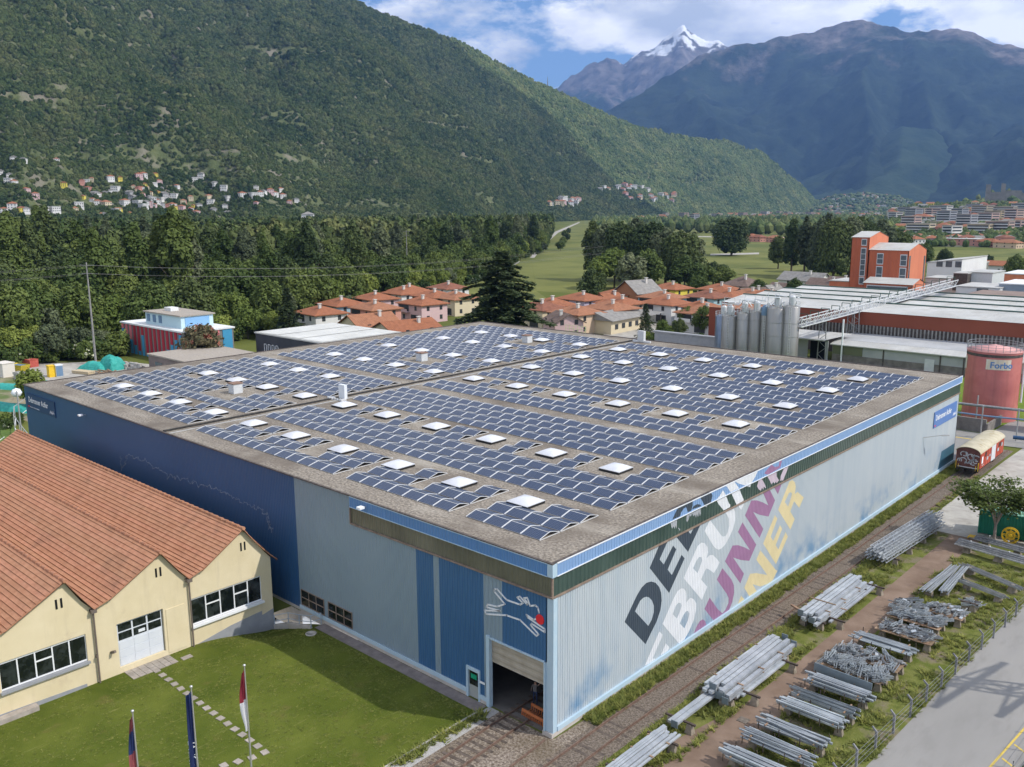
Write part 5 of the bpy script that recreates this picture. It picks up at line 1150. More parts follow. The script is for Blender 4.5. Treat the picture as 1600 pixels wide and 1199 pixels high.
for i, (x, y, r, h, a, lab) in enumerate(SIL):
    t = thing('silo', lab, 'silo', (x, y, 0), 0, 'metal silos behind the hall'); m = m_silo if a else m_silod
    mb = MB(); mb.lathe([(r,0),(r,h),(r*.92,h+.15),(r*.3,h+.5),(0,h+.5)], 28); mb.build('shell', m, t)
    for z in (3.2, 6.4, 9.3):
        if z < h-.5: mb = MB(); mb.lathe([(r+.03,z),(r+.05,z+.05),(r+.03,z+.1)], 28); mb.build('band', m, t)
    if r > 1.2:
        mb = MB(); mb.tube((.2,0,h+.3),(.2,0,h+2.1),.62,n=12); mb.tube((.2,0,h+2.1),(.2,0,h+2.5),.62,.25,12); mb.build('filter_unit', m_vent, t)
        mb = MB(); n = 12
        for z in (h+.55, h+1.1):
            for k in range(n): p, q = 2*math.pi*k/n, 2*math.pi*(k+1)/n; mb.beam((r*math.cos(p),r*math.sin(p),z),(r*math.cos(q),r*math.sin(q),z),.05)
        for k in range(n): p = 2*math.pi*k/n; mb.beam((r*math.cos(p),r*math.sin(p),h),(r*math.cos(p),r*math.sin(p),h+1.1),.05)
        mb.build('top_railing', m_vent, t)
        mb = MB(); mb.tube((-.7,.3,h+.2),(-.7,.3,h+2.9),.14); mb.tube((-.7,.3,h+2.9),(1.9,.5,h+2.6),.14); mb.tube((.9,-.6,h),(1.4,-.6,h+1.4),.12); mb.build('pipe', m_vent, t)
    else: mb = MB(); mb.lathe([(r,h+.1),(r,h+1.6),(r*.7,h+2.2),(0,h+2.4)], 16); mb.build('cap', m_bluepipe, t)
    if i in (1, 4, 6):
        mb = MB(); a0 = -1.2
        for s in (-.2,.2): mb.beam((r*math.cos(a0)+s,r*math.sin(a0)-.25,0),(r*math.cos(a0)+s,r*math.sin(a0)-.25,h),.05)
        for k in range(int(h/.6)): mb.beam((r*math.cos(a0)-.2,r*math.sin(a0)-.25,k*.6),(r*math.cos(a0)+.2,r*math.sin(a0)-.25,k*.6),.05); 
        mb.build('ladder', m_vent, t)
def clutter():
    t = thing('silo_pipework', 'tangle of white pipes and platforms above the silo tops', 'pipework', (0,0,0)); r = random.Random(9)
    for k in range(46):
        x = r.uniform(-65,-49.5); y = r.uniform(138.5,143); z = interp([-66,-50],[10.3,13.2],x)+r.uniform(0,1.6); q = (x+r.choice([0,0,r.uniform(-2,2)]), y+r.choice([0,r.uniform(-1,1)]), z+r.choice([0,r.uniform(.3,1.6)])); mb = MB(); mb.tube((x,y,z), (q[0]+.3,q[1],q[2]), r.uniform(.05,.14), n=6); mb.build('pipe', m_lamp if k%3 else m_vent, t)
    for x in (-64,-59,-53.5): mb = MB(); z = interp([-66,-50],[12.6,15.2],x); mb.box(x-1.4,139,z,x+1.4,139.6,z+.12); mb.build('platform', m_lamp, t); mb = MB(); mb.beam((x-1.3,139.2,z-2.5),(x-1.3,139.2,z+1),.08); mb.beam((x+1.3,139.2,z-2.5),(x+1.3,139.2,z+1),.08); mb.beam((x-1.3,139.2,z+1),(x+1.3,139.2,z+1),.07); mb.build('platform_frame', m_vent, t)
clutter()
m_or = mat('orange_sheet', (.44,.11,.050), (.50,.13,.06), scale=.15, rough=.6, ribs=(0,.6,.04), c4=(.32,.09,.05), st4=(.7,.7,.06), pos4=(.45,.7), amt4=.5); m_or2 = mat('orange_sheet_lit', (.60,.19,.10), (.64,.22,.115), scale=.15, rough=.6, c4=(.45,.15,.09), st4=(.7,.7,.06), pos4=(.45,.7), amt4=.4); m_ordk = mat('dark_red_band', (.22,.058,.032), (.26,.068,.038), scale=.1, rough=.6)  # gable orange is paler than the front sheet: sunlit side painted in
m_froof = mat('factory_roof', (.40,.40,.38), (.52,.52,.50), scale=.1, rough=.6, c3=(.40,.39,.36), scale3=.3, pos3=(.5,.7), ribs=(0,1.2,.02)); m_slat = mat('grey_slats', (.20,.19,.175), (.30,.29,.27), scale=1, rough=.8); m_gutter = mat('green_gutter', (.05,.10,.08), rough=.6)
m_greyw = mat('grey_wall', (.34,.35,.36), (.42,.43,.44), scale=.3, rough=.8); m_olive = mat('olive_panel', (.14,.15,.09), rough=.8)
t = thing('orange_works_hall', 'long works hall with dark red band, grey slats and pale striped roof', 'building', (0,0,0))
mb = MB(); mb.box(-80,165,7.0,60,165.3,10.0); mb.box(-80.3,165,0,-80,180,10.0); mb.build('red_band', m_ordk, t)
mb = MB(); mb.box(-80,165.1,0,60,165.4,7.0); mb.build('wall', m_cap, t)
msl = MB(); msl.box(-.16,-.12,0,.16,.1,3.2); msl = msl.mesh('slat', m_slat)
k = 0; x = -62
while x < 8: put('slat', msl, t, loc=(x,165.0,3.8)); x += .8
mb = MB(); 
for k in range(4):
    y0 = 164.8+k*12; mb = MB(); mb.add([(-80,y0,10.05),(62,y0,10.05),(62,y0+11.4,11.1),(-80,y0+11.4,11.1),(62,y0+11.4,10),(-80,y0+11.4,10)], [(0,1,2,3),(3,2,4,5)]); mb.build('roof_bay', m_froof, t)
    mb = MB(); mb.box(-80,y0+11.0,11.1,62,y0+11.7,11.32); mb.build('gutter', m_gutter, t)
mb = MB(); mb.box(-80,212.8,0,62,213,10.1); mb.build('rear_wall', m_greyw, t)
t = thing('lean_to', 'low grey lean-to with pale roof along the red works hall', 'building', (0,0,0))
mb = MB(); mb.box(-45.2,152,1.7,8,152.2,3.8); mb.build('upper_wall', m_greyw, t); mb = MB(); mb.box(-45.2,151.9,0,8,152.1,1.7); mb.build('base_wall', m_retwall, t)
mb = MB(); mb.add([(-45.6,151.5,3.95),(8.5,151.5,3.95),(8.5,155,4.6),(-45.6,155,4.6),(-45.6,151.5,3.75),(8.5,151.5,3.75)], [(0,1,2,3),(0,4,5,1)]); mb.build('roof', m_froof, t)
mb = MB(); mb.add([(-45.6,155,4.62),(8.5,155,4.62),(8.5,164.6,5.1),(-45.6,164.6,5.1)], [(0,1,2,3)]); mb.build('rear_roof', m_greyw, t)
mb = MB(); mb.box(-45.1,151.86,1.75,-38.5,151.98,3.7); mb.build('olive_panel', m_olive, t)
for x in (-34,-22.5,-18):
    mb = MB(); mb.box(x-.12,151.8,0,x+.12,151.95,3.7); mb.build('post', m_cap, t)
mb = MB(); mb.box(-25.5,151.82,.2,-23.6,151.95,2.7); mb.build('door', m_vent, t); mb = MB(); mb.box(-16,151.82,1.4,-14.6,151.95,3.1); mb.build('window', m_darkglass, t)
t = thing('loading_canopy', 'grey open canopy with dark opening beside the silos', 'shed', (0,0,0))
mb = MB(); mb.add([(-56,149.5,4.9),(-46,149.5,4.9),(-43,158,5.7),(-56,158,5.7),(-56,149.5,4.65),(-46,149.5,4.65)], [(0,1,2,3),(0,4,5,1)]); mb.build('roof', m_froof, t); mb = MB(); mb.box(-56,151,0,-50.5,151.2,4.7); mb.box(-46.4,151,0,-45.8,151.2,4.7); mb.build('wall', m_greyw, t); mb = MB(); mb.box(-50.5,152.5,0,-46.4,152.7,4.6); mb.build('opening', m_dark, t)
def tower(label, x0, x1, y0, y1, z0, z1, ridge, wins, side=True):
    t = thing('orange_tower', label, 'building', (x0, y0, 0), 0, 'orange works towers'); wx_, wy_ = x1-x0, y1-y0
    mb = MB(); mb.box(0,0,z0,wx_,.15,z1); mb.build('front_wall', m_or, t)
    mb = MB(); mb.prism([(0,z0),(wy_,z0),(wy_,z1-.2),(wy_/2,z1+ridge),(0,z1)], 0, wx_-.15, wx_); mb.prism([(0,z0),(wy_,z0),(wy_,z1-.2),(wy_/2,z1+ridge),(0,z1)], 0, 0, .15); mb.box(0,wy_-.15,z0,wx_,wy_,z1-.2); mb.build('gable_wall', m_or2, t)
    mb = MB(); mb.add([(-.2,-.3,z1+.05),(wx_+.2,-.3,z1+.05),(wx_+.2,wy_/2,z1+ridge+.1),(-.2,wy_/2,z1+ridge+.1),(wx_+.2,wy_+.2,z1-.1),(-.2,wy_+.2,z1-.1)], [(0,1,2,3),(3,2,4,5)]); mb.build('roof', m_froof, t)
    for (a, b, c, d) in wins:
        mb = MB(); mb.box(a-.18,-.06,c-.2,b+.18,0,d+.2); fr = mb.build('window', m_vent, t)
        n = max(1, int((d-c)/1.5)); 
        for i in range(n): mb = MB(); mb.box(a,-.1,c+(d-c)*i/n+.08,b,-.055,c+(d-c)*(i+1)/n-.08); mb.build('pane', mglass2, fr)
    if side:
        for (ya, c, d) in ((.6,z0+1.5,z1-1.5),(wy_-2,z0+2,z1-2)):
            mb = MB(); mb.box(wx_,ya,c,wx_+.06,ya+1.2,d); mb.build('window', mglass2, t)
    return t
mglass2 = mat('grey_glass', (.07,.09,.10), (.12,.14,.16), scale=.6, rough=.25, spec=.5)
tower('tallest orange tower with a long vertical window strip', -75.2,-69.8,235,251,0,24.6,1.6,[(3.2,4.5,22.3,24.0),(3.2,4.5,13,21.3),(3.2,4.5,10.5,12.4)], False)
tower('wide orange tower block with three window strips', -69.78,-58,235.2,251,0,20.9,1.9,[(2.7,4.3,16.8,19.8),(2.7,4.3,11.5,15.9),(9.6,11.2,16.5,19.6),(9.6,11.2,11.5,15.7)])
tower('low orange block with grey window band in front of the towers', -67.3,-53.2,226,237,0,11.6,1.4,[(1.2,12.6,9.6,10.9)], False)
# conveyor bridge
t = thing('conveyor_bridge', 'inclined lattice conveyor bridge from the silos over the works roof', 'conveyor', (0,0,0)); A = Vector((-48.5,140.5,8.6)); B = Vector((-38.5,213,13.2))
ux = (B-A).normalized(); sd_ = ux.cross(Vector((0,0,1))).normalized()
mb = MB(); mb.beam(A-Vector((0,0,.1)), B-Vector((0,0,.1)), 2.0, .12); mb.build('deck', m_galvd, t)
for s in (-1.0, 1.0):
    mb = MB(); o_ = sd_*s; mb.beam(A+o_, B+o_, .18); mb.beam(A+o_+Vector((0,0,1.5)), B+o_+Vector((0,0,1.5)), .18); n = 44
    for k in range(n):
        p, q = A.lerp(B, k/n), A.lerp(B, (k+1)/n); mb.beam(p+o_, p+o_+Vector((0,0,1.5)), .10); mb.beam(p+o_+Vector((0,0,0 if k%2 else 1.5)), q+o_+Vector((0,0,1.5 if k%2 else 0)), .09)
    mb.build('lattice_side', m_vent, t)
for k in range(17):
    p = A.lerp(B, (k+.5)/17)+Vector((0,0,1.5)); mb = MB(); mb.beam(p-sd_, p-sd_+Vector((0,0,1.0)), .12); mb.beam(p+sd_, p+sd_+Vector((0,0,1.0)), .12); mb.beam(p-sd_+Vector((0,0,1.0)), p+sd_+Vector((0,0,1.0)), .12); mb.build('hoop', m_gutter, t)
for f, dz in ((.14, 0),(.30, 0),(.36, 0)):
    p = A.lerp(B, f); zb = 0 if p.y < 164 else 10
    if p.y > 163: zb = 3.9
    mb = MB(); p = Vector((p.x, min(p.y, 163.5), p.z))
    for s in (-.9,.9): mb.beam((p.x+s,p.y,zb),(p.x+s*.8,p.y,p.z),.16)
    n = 6
    for k in range(n): z0, z1 = zb+(p.z-zb)*k/n, zb+(p.z-zb)*(k+1)/n; mb.beam((p.x-.9,p.y,z0 if k%2 else z1),(p.x+.9,p.y,z1 if k%2 else z0),.09)
    mb.build('trestle', m_galvd, t)
for x_, y_ in ((-42.9,152),):
    mb = MB(); mb.beam((x_,y_-.5,0),(x_,y_-.5,9.6),.28); mb.build('post', m_lamp, t)
# factory blocks behind
def block(label, x0, x1, y0, y1, z0, z1, m, rm=None, cat='building', wins=None, name='factory_block', grp='factory blocks behind the works hall', slope=0):
    t = thing(name, label, cat, (x0, y0, 0), 0, grp); wx_, wy_ = x1-x0, y1-y0
    mb = MB(); mb.add([(0,0,z0),(wx_,0,z0),(wx_,wy_,z0),(0,wy_,z0),(0,0,z1),(wx_,0,z1+slope),(wx_,wy_,z1+slope),(0,wy_,z1)], [(0,1,5,4),(1,2,6,5),(2,3,7,6),(3,0,4,7)]); mb.build('wall', m, t)
    mb = MB(); mb.add([(-.2,-.2,z1+.02),(wx_+.2,-.2,z1+slope+.02),(wx_+.2,wy_+.2,z1+slope+.02),(-.2,wy_+.2,z1+.02),(-.2,-.2,z1+.3),(wx_+.2,-.2,z1+slope+.3),(wx_+.2,wy_+.2,z1+slope+.3),(-.2,wy_+.2,z1+.3)], [(4,5,6,7),(0,1,5,4),(1,2,6,5),(2,3,7,6),(3,0,4,7)]); mb.build('roof', rm or m_froof, t)
    for (a, b, c, d) in wins or []: mb = MB(); mb.box(a,-.1,c,b,-.02,d); mb.build('window', mglass2, t)
    return t
m_whitew = mat('white_wall', (.66,.67,.67), (.74,.75,.75), scale=.2, rough=.7); m_brownroof = mat('brown_flat_roof', (.20,.15,.13), (.26,.20,.17), scale=.2, rough=.9)
def pxblock(label, pxl, pxr, pyt, y0, z0, depth, m, **k):
    # left/right pixels and roof row at the front plane y0
    def wy_(px): d = ray(px, pyt); s = (y0-CAM.y)/d.y; return CAM+d*s
    a, b = wy_(pxl), wy_(pxr); return block(label, a.x, b.x, y0, y0+depth, z0, (a.z+b.z)/2, m, **k)
block('dark brown flat roof section behind the pale roof bays', -36, 45, 214, 232, 0, 10.6, m_greyw, rm=m_brownroof)
pxblock('long white low block with a blue door behind the brown roof', 1494, 1562, 450, 236, 0, 16, m_whitew, wins=[(5.5,8.5,9.0,10.9)])
pxblock('grey flat block with pale side at the rear of the works', 1513, 1551, 427, 262, 0, 14, m_vent)
pxblock('blue grey block at the right picture edge', 1561, 1640, 446, 240, 0, 18, mat('bluegrey_wall', (.22,.27,.33), (.26,.31,.37), scale=.3, rough=.7), rm=m_whitew)
pxblock('small dark grated steel box beside the grey block', 1490, 1512, 428, 258, 8, 8, m_cap)
pxblock('white office block with window row behind the orange tower', 1449, 1503, 412, 285, 0, 30, m_whitew, wins=[(3,5,13.5,15.5),(6,8,13.5,15.5),(9,11,13.5,15.5)], slope=1.5)
pxblock('pale ribbed silo cube pair behind the grey block', 1505, 1520, 409, 330, 0, 6, m_silo); pxblock('second pale ribbed cube behind the grey block', 1523, 1538, 411, 330, 0, 6, m_silo)
pxblock('orange walled rear building at the right edge', 1567, 1602, 429, 290, 0, 20, m_or2, rm=m_whitew)
pxblock('white canopy building under the orange tower', 1446, 1496, 436, 262, 0, 12, m_whitew)
pxblock('red building strip left of the orange tower', 1296, 1327, 440, 262, 0, 14, m_or2, rm=m_froof)

# ---------------------------------------------------------------- residential houses
m_terr = [mat('terracotta_roof_%s' % n, c, tuple(x*1.3 for x in c), scale=1.2, rough=.85, c3=tuple(x*.7 for x in c), scale3=.5, pos3=(.55,.8), ribs=(1,.5,.04)) for n, c in (('a',(.26,.10,.050)),('b',(.28,.125,.068)),('c',(.20,.082,.05)))]
m_broof = mat('brown_roof', (.12,.085,.07), (.18,.13,.11), scale=1, rough=.9); m_grroof = mat('grey_slate_roof', (.20,.19,.18), (.28,.27,.25), scale=.8, rough=.85)
WC = {'white':(.70,.69,.67),'cream':(.66,.57,.40),'pink':(.62,.44,.44),'blue':(.36,.52,.60),'salmon':(.60,.30,.24),'yellow':(.72,.60,.10),'peach':(.66,.50,.36),'lilac':(.52,.46,.58),'brick':(.36,.17,.09),'grey':(.42,.42,.42)}
WM = {k: mat('render_'+k, tuple(x*.93 for x in c), c, scale=.4, rough=.9) for k, c in WC.items()}
m_chim = mat('chimney_white', (.6,.58,.54), rough=.9); m_wdark = mat('window_dark', (.03,.035,.04), (.06,.065,.07), scale=1, rough=.3)
def house(label, x, y, rz, w, d, eave, rh, wall, roof, kind='hip', z=0, chim=True, wins=2, group='houses behind the hall', over=.7, name='house'):
    t = thing(name, label, 'house', (x, y, z), rz, group)
    mb = MB(); mb.box(-w/2+.0,-d/2,-.3,w/2,d/2,eave)
    if kind == 'gable': mb.prism([(-d/2,eave),(d/2,eave),(0,eave+rh*.93)], 0, -w/2, w/2)
    mb.build('wall', wall, t)
    a, b = w/2+over, d/2+over; mb = MB(); e = eave+.05
    if kind == 'hip':
        r = max(0, a-b); mb.add([(-a,-b,e),(a,-b,e),(a,b,e),(-a,b,e),(-r,0,e+rh),(r+.01,0,e+rh)], [(0,1,5,4),(1,2,5),(2,3,4,5),(3,0,4)]); mb.add([(-a,-b,e-.2),(a,-b,e-.2),(a,b,e-.2),(-a,b,e-.2),(-a,-b,e),(a,-b,e),(a,b,e),(-a,b,e)], [(0,1,5,4),(1,2,6,5),(2,3,7,6),(3,0,4,7),(0,3,2,1)])
    elif kind == 'gable':
        mb.add([(-a,-b,e-.25),(a,-b,e-.25),(a,0,e+rh),(-a,0,e+rh),(a,b,e-.25),(-a,b,e-.25),(-a,-b,e-.45),(a,-b,e-.45),(a,b,e-.45),(-a,b,e-.45),(a,0,e+rh-.2),(-a,0,e+rh-.2)], [(0,1,2,3),(3,2,4,5),(0,6,7,1),(4,8,9,5),(1,7,10,2),(2,10,8,4),(0,3,11,6),(3,5,9,11)])
    else: mb.box(-a,-b,e-.05,a,b,e+.3)
    ro = mb.build('roof', roof, t)
    if chim: mb = MB(); cx, cy = w*.18, -d*.15; mb.box(cx-.35,cy-.35,e,cx+.35,cy+.35,e+rh+.6); mb.box(cx-.5,cy-.5,e+rh+.6,cx+.5,cy+.5,e+rh+.75); mb.build('chimney', m_chim, ro)
    if kind == 'hip' and eave > 5:
        mb = MB(); mb.box(-w/2+.6,-d/2-.05,3.2,-w*.04,-d/2-.005,eave-.35); mb.build('loggia_shade', m_wdark, t)  # flat dark panel, paints the shade of a balcony recess
        mb = MB(); mb.box(-w/2+.5,-d/2-1.1,2.95,0,-d/2-.01,3.1); mb.box(-w/2+.5,-d/2-1.12,3.1,0,-d/2-1.06,3.95); mb.build('balcony', wall, t)
        mb = MB(); mb.box(w*.05,-d/2-.06,.3,w*.35,-d/2-.02,2.4); mb.build('door', m_wdark, t)
    for st in range(2 if eave > 4 else 1):
        zz_ = .9+st*2.8
        for i in range(wins):
            f = (i+.5)/wins-.5
            mb = MB(); mb.box(f*w-.5,-d/2-.06,zz_,f*w+.5,-d/2-.01,zz_+1.3); mb.build('window', m_wdark, t)
            mb = MB(); mb.box(w/2+.01,f*d-.5,zz_,w/2+.06,f*d+.5,zz_+1.3); mb.build('window', m_wdark, t)
    return t
HS = [(-172,106,'white',0),(-186,124,'blue',0),(-192,142,'pink',0),(-169.5,123.5,'salmon',1),(-199,160,'white',0),(-169,141.5,'pink',0),(-183,159.5,'white',0),(-202,184,'white',2),
 (-117.6,152.4,'peach',1),(-116.8,167.5,'white',1),(-122.5,180.5,'peach',0),(-140,207,'white',0),(-139.8,183.5,'lilac',0),(-122.5,203.5,'blue',1),(-112,189,'white',0),(-138.5,234,'yellow',0),(-112.5,215,'blue',2),(-123,241,'peach',0),(-98.5,186.5,'blue',0),(-122.5,243.5,'cream',0),(-112.8,213.5,'white',0)]
HS = HS[:-2]+[(-105,229,'peach',1)]
desc = ['corner house nearest the dark hall','behind the corner house, half hidden','at the back left by the wood','with a chimney, in the middle of the left group','tall one beside the lamp mast','in the centre before the bushes','just behind the centre one','farthest of the left group by the meadow path',
 'closest to the solar roof edge, right of the cedar','second from the cedar along the roof edge','behind the second one, half hidden','in the back row with a chimney','beside the cedar, half hidden by it','behind the dark fir tree','at the right with a terrace awning','with yellow walls in the back row','with blue windows, near the silos','at the end of the back row','smallest one left of the silos','behind the silos at the far right']
for i, (x, y, c, r) in enumerate(HS):
    w_, d_ = random.choice([(12,9.8),(12.6,10.2),(11.6,10)]); 
    if i == 18: w_, d_ = 8, 8
    house('%s house with terracotta hip roof, %s' % (c, desc[i]), x-1.0, y+1.0, R(-7+random.uniform(-2,2)), w_, d_, 5.45, 1.95, WM[c], m_terr[r], wins=2)
def pxhouse(label, px, py, dist, w, d, eave, rh, c, roof, kind, rz=-7, **k):
    p = at(px, py, dist); return house(label, p.x, p.y, R(rz), w, d, eave, rh, WM[c], roof, kind, **k)
house('cream house with large gabled terracotta roof next to the dark hall', -149, 105, R(82), 12, 10, 4.6, 2.6, WM['cream'], m_terr[1], 'gable'); house('second cream gabled house, partly behind the solar roof', -134.5, 105, R(82), 14, 12, 4.2, 2.5, WM['cream'], m_terr[0], 'gable')
house('low terracotta roof peeking out below the cedar', -126, 128, R(-7), 9, 7, 3.0, 1.6, WM['cream'], m_terr[0], 'hip', chim=False)
pxhouse('brick house under construction with grey solar gable roof', 997, 450, 300, 11, 11, 6.4, 3.8, 'brick', m_grroof, 'gable', rz=78)
pxhouse('small cream gabled house beside the brick house', 952, 455, 290, 7, 8, 4.5, 2.2, 'cream', m_terr[0], 'gable', rz=80)
pxhouse('terracotta house with solar panels on its roof, right of the cedar', 862, 455, 270, 11, 10, 5, 2.2, 'cream', m_terr[0], 'hip')
pxhouse('dark roofed pink house beside the cedar', 880, 480, 236, 9, 8, 4.4, 2.2, 'pink', m_broof, 'gable', rz=-30)
pxhouse('white house with dark brown pyramid roof beyond the silos', 1162, 430, 345, 12, 12, 5.2, 3.4, 'white', m_broof, 'hip')
pxhouse('small brown roofed shed house beside the pyramid roof house', 1176, 448, 320, 9, 8, 4, 2.4, 'grey', m_broof, 'gable', rz=60)
pxhouse('terracotta roofed house right behind the silo tops', 1200, 455, 300, 14, 11, 5, 2.6, 'peach', m_terr[0], 'hip'); pxhouse('brown roofed cottage by the round bush', 1232, 440, 335, 12, 9, 4.4, 2.6, 'grey', m_broof, 'gable')
pxhouse('grey roofed long house at the field edge', 1258, 432, 380, 18, 10, 5, 3, 'white', m_grroof, 'gable'); pxhouse('dark brown farmhouse left of the orange tower', 1296, 438, 350, 14, 10, 5, 2.8, 'grey', m_broof, 'gable'); pxhouse('second dark brown roof beside the orange tower', 1318, 432, 365, 10, 10, 5, 2.4, 'cream', m_broof, 'gable')
pxhouse('small white gabled house behind the fir', 1207, 440, 330, 6, 6, 4.5, 2.2, 'white', m_grroof, 'gable', rz=75)
for i, (px, py, dd_, c_, k_) in enumerate([(640,458,318,'white','hip'),(712,470,290,'cream','hip'),(845,472,258,'cream','hip'),(1135,462,300,'peach','hip'),(1100,488,250,'white','hip')]):
    pxhouse('%s walled %s terracotta house, %s of the extra rear row from the left' % (c_, k_, ORD[i]), px, py, dd_, 12, 9.8, 5.3, 2.1, c_, m_terr[i%3], k_)
t = thing('red_roof_annex', 'red flat annex with pale red roof left of the silos', 'building', (-79.8,158,0))
mb = MB(); mb.box(0,0,0,12,.3,9.2); mb.build('wall', m_ordk, t); mb = MB(); mb.add([(-.3,-.3,9.3),(12,-.3,9.3),(13,14,10.6),(6,14,10.2)], [(0,1,2,3)]); mb.build('roof', m_terr[1], t)
mb = MB(); mb.box(-88,146,0,-67,147,3.4); mb.box(-88.3,145.8,3.4,-66.8,147.3,3.7); mb.build('garden_wall', m_base, label='low grey concrete building edge left of the silos', cat='wall')
# grey roofed shed with canopy
t = thing('grey_shed', 'cream shed with grey gabled roof and open canopy behind the solar roof', 'shed', (-113,163,0), R(4))
mb = MB(); mb.box(-5,-9,0,5,9,3.8); mb.build('wall', WM['cream'], t); mb = MB(); mb.add([(-6,-9.6,3.7),(6,-9.6,3.7),(6,9.6,3.7),(-6,9.6,3.7),(0,-9.6,5.8),(0,9.6,5.8)], [(1,2,5,4),(3,0,4,5),(0,1,4),(2,3,5)]); mb.build('roof', m_grroof, t)
mb = MB(); mb.add([(-6,9.7,3.6),(7,9.7,3.6),(7,17,3.8),(-6,17,4.6)], [(0,1,2,3)]); mb.build('canopy', m_grroof, t)
for x in (-5,6): mb = MB(); mb.beam((x,16.5,0),(x,16.5,3.7),.25); mb.build('post', m_cap, t)
for k in range(4): mb = MB(); mb.box(5.02,-7+k*3.6,1.2,5.08,-5.4+k*3.6,2.6); mb.build('window', m_wdark, t)
# buildings beyond the left roof edge
m_brownw = mat('brown_wall', (.17,.14,.13), (.22,.18,.17), scale=.5, rough=.9); m_flatgr = mat('flat_gravel_roof', (.30,.26,.22), (.40,.36,.31), scale=3, rough=.95)
t = block('low brown building with gravel roof just beyond the hall', -148.2, -112, 45, 60.4, 0, 3.8, m_brownw, rm=m_flatgr, grp=None); t.rotation_euler = (0,0,0)
mb = MB(); mb.box(3,-.1,1.2,6,-.02,2.6); mb.build('window', mglass2, t)
m_blackw = mat('dark_hall_wall', (.045,.052,.065), (.06,.066,.08), scale=.3, rough=.6); m_whroof = mat('white_membrane', (.52,.52,.49), (.64,.64,.61), scale=.15, rough=.8, c3=(.42,.42,.40), scale3=.3, pos3=(.5,.75))
t = block('dark grey hall with pale flat roof beyond the solar roof', -142, -100, 67, 88, 0, 6.6, m_blackw, rm=m_whroof, grp=None, slope=0)
for k in range(5): mb = MB(); mb.add([(.3+k*8.3,.2,6.94),(8.4+k*8.3,.2,6.98),(8.4+k*8.3,20.8,6.98),(.3+k*8.3,20.8,6.94)], [(0,1,2,3)]); mb.build('roof_membrane', m_whroof, t)
for k in range(4): 
    mb = MB(); x0 = 3.4+k*1.5; 
    for (a,b,c,d) in ((x0,2.8,x0+.15,4.6),(x0+.85,2.8,x0+1.0,4.6),(x0,4.45,x0+1.0,4.6),(x0,2.8,x0+1.0,2.95)): mb.box(a,-.12,b,c,-.02,d)
    mb.build('white_letter', m_lamp, t)
# colourful striped building
m_sred = mat('stripe_red', (.42,.03,.05), rough=.6); m_sblue = mat('stripe_blue', (.06,.30,.50), rough=.6); m_spink = mat('stripe_pink', (.75,.22,.24), rough=.6); m_sgrey = mat('stripe_grey', (.20,.19,.18), rough=.7); m_pblue = mat('pale_blue_wall', (.50,.66,.72), rough=.6)
t = thing('striped_building', 'building painted in red, blue and grey vertical stripes with white roof edge', 'building', (-181,54.4,0), R(1))
mb = MB(); mb.box(0,0,0,30,12,7.0); mb.build('wall', m_sgrey, t); mb = MB(); mb.box(-.3,-.3,7.0,30.3,12.3,7.35); mb.build('roof', m_whitew, t)
for k in range(15):
    x = .2+k*1.95; zsplit = 5.8-(k*1.2 if k < 5 else max(.6,(k-9)*.0+.9)) if k < 6 else (.8 if k < 10 else (k-9)*1.3)
    mb = MB(); mb.box(x,-.14,zsplit,x+1.0,-.01,6.95); mb.build('stripe', m_spink if k < 3 else m_sred, t)
    mb = MB(); mb.box(x,-.14,0,x+1.0,-.01,zsplit); mb.build('stripe', m_sblue, t)
for (y, m) in ((.3,m_spink),(3.0,m_sgrey),(6.0,m_spink),(9.2,m_sblue)): mb = MB(); mb.box(30,y,0,30.12,y+2.4,6.95); mb.build('stripe', m, t)
mb = MB(); mb.box(8.5,2,7.35,25,10,10.1); up = mb.build('upper_storey', m_pblue, t); mb = MB(); mb.box(8.1,1.6,10.1,25.4,10.4,10.4); mb.build('upper_roof', m_flatgr, t)
for k in range(3): mb = MB(); mb.box(9.3+k*2.8,1.9,8,10.7+k*2.8,1.98,9.7); mb.build('window', m_bluepipe, t)
mb = MB(); mb.box(25.02,3,7.8,25.1,9,9.8); mb.build('window', mat('sky_blue_shutter', (.22,.42,.68), rough=.5), t); mb = MB(); mb.box(12,5,10.4,15,7,11.2); mb.build('roof_box', m_whitew, t)
# left corner: sports pitch, yard with skips and huts
m_pitch = mat('pitch_grass', (.07,.12,.02), (.13,.19,.04), scale=.12, rough=.95, bump=.2, bscale=5, bdist=.05)
sheet('sports_pitch', [(-160,-40),(-100,-40),(-100,4.5),(-125,9.5),(-160,12)], .014, m_pitch)
sheet('yard_path', [(-230,22),(-150,27),(-128,42),(-120,47),(-120,60),(-150,52),(-168,47),(-176,36),(-215,30)], .016, m_concrete)
sheet('yard_soil', [(-160,12.2),(-100,10),(-96,40),(-128,40),(-150,26),(-190,20)], .015, mat('yard_soil', (.22,.18,.12), (.30,.27,.18), scale=.4, rough=.95, c3=(.10,.14,.04), scale3=.15, pos3=(.45,.6)))
def px_thing(px, py, z=0): return ground(px, py, z)
m_teal = mat('teal_tarp', (.02,.28,.24), (.05,.38,.33), scale=1.5, rough=.6, bump=.6, bscale=1.5, bdist=.3); m_hutw = mat('hut_white', (.66,.62,.56), rough=.8)
def boxthing(name, label, cat, px, py, w, d, h, m, rz=0, roofm=None, lift=0):
    p = ground(px, py); t = thing(name, label, cat, (p.x, p.y, 0), R(rz)); mb = MB(); mb.box(-w/2,-d/2,lift,w/2,d/2,h); mb.build('body', m, t)
    mb = MB(); mb.box(-w/2-.1,-d/2-.1,h+.002,w/2+.1,d/2+.1,h+.15); mb.build('top', roofm or m, t); return t
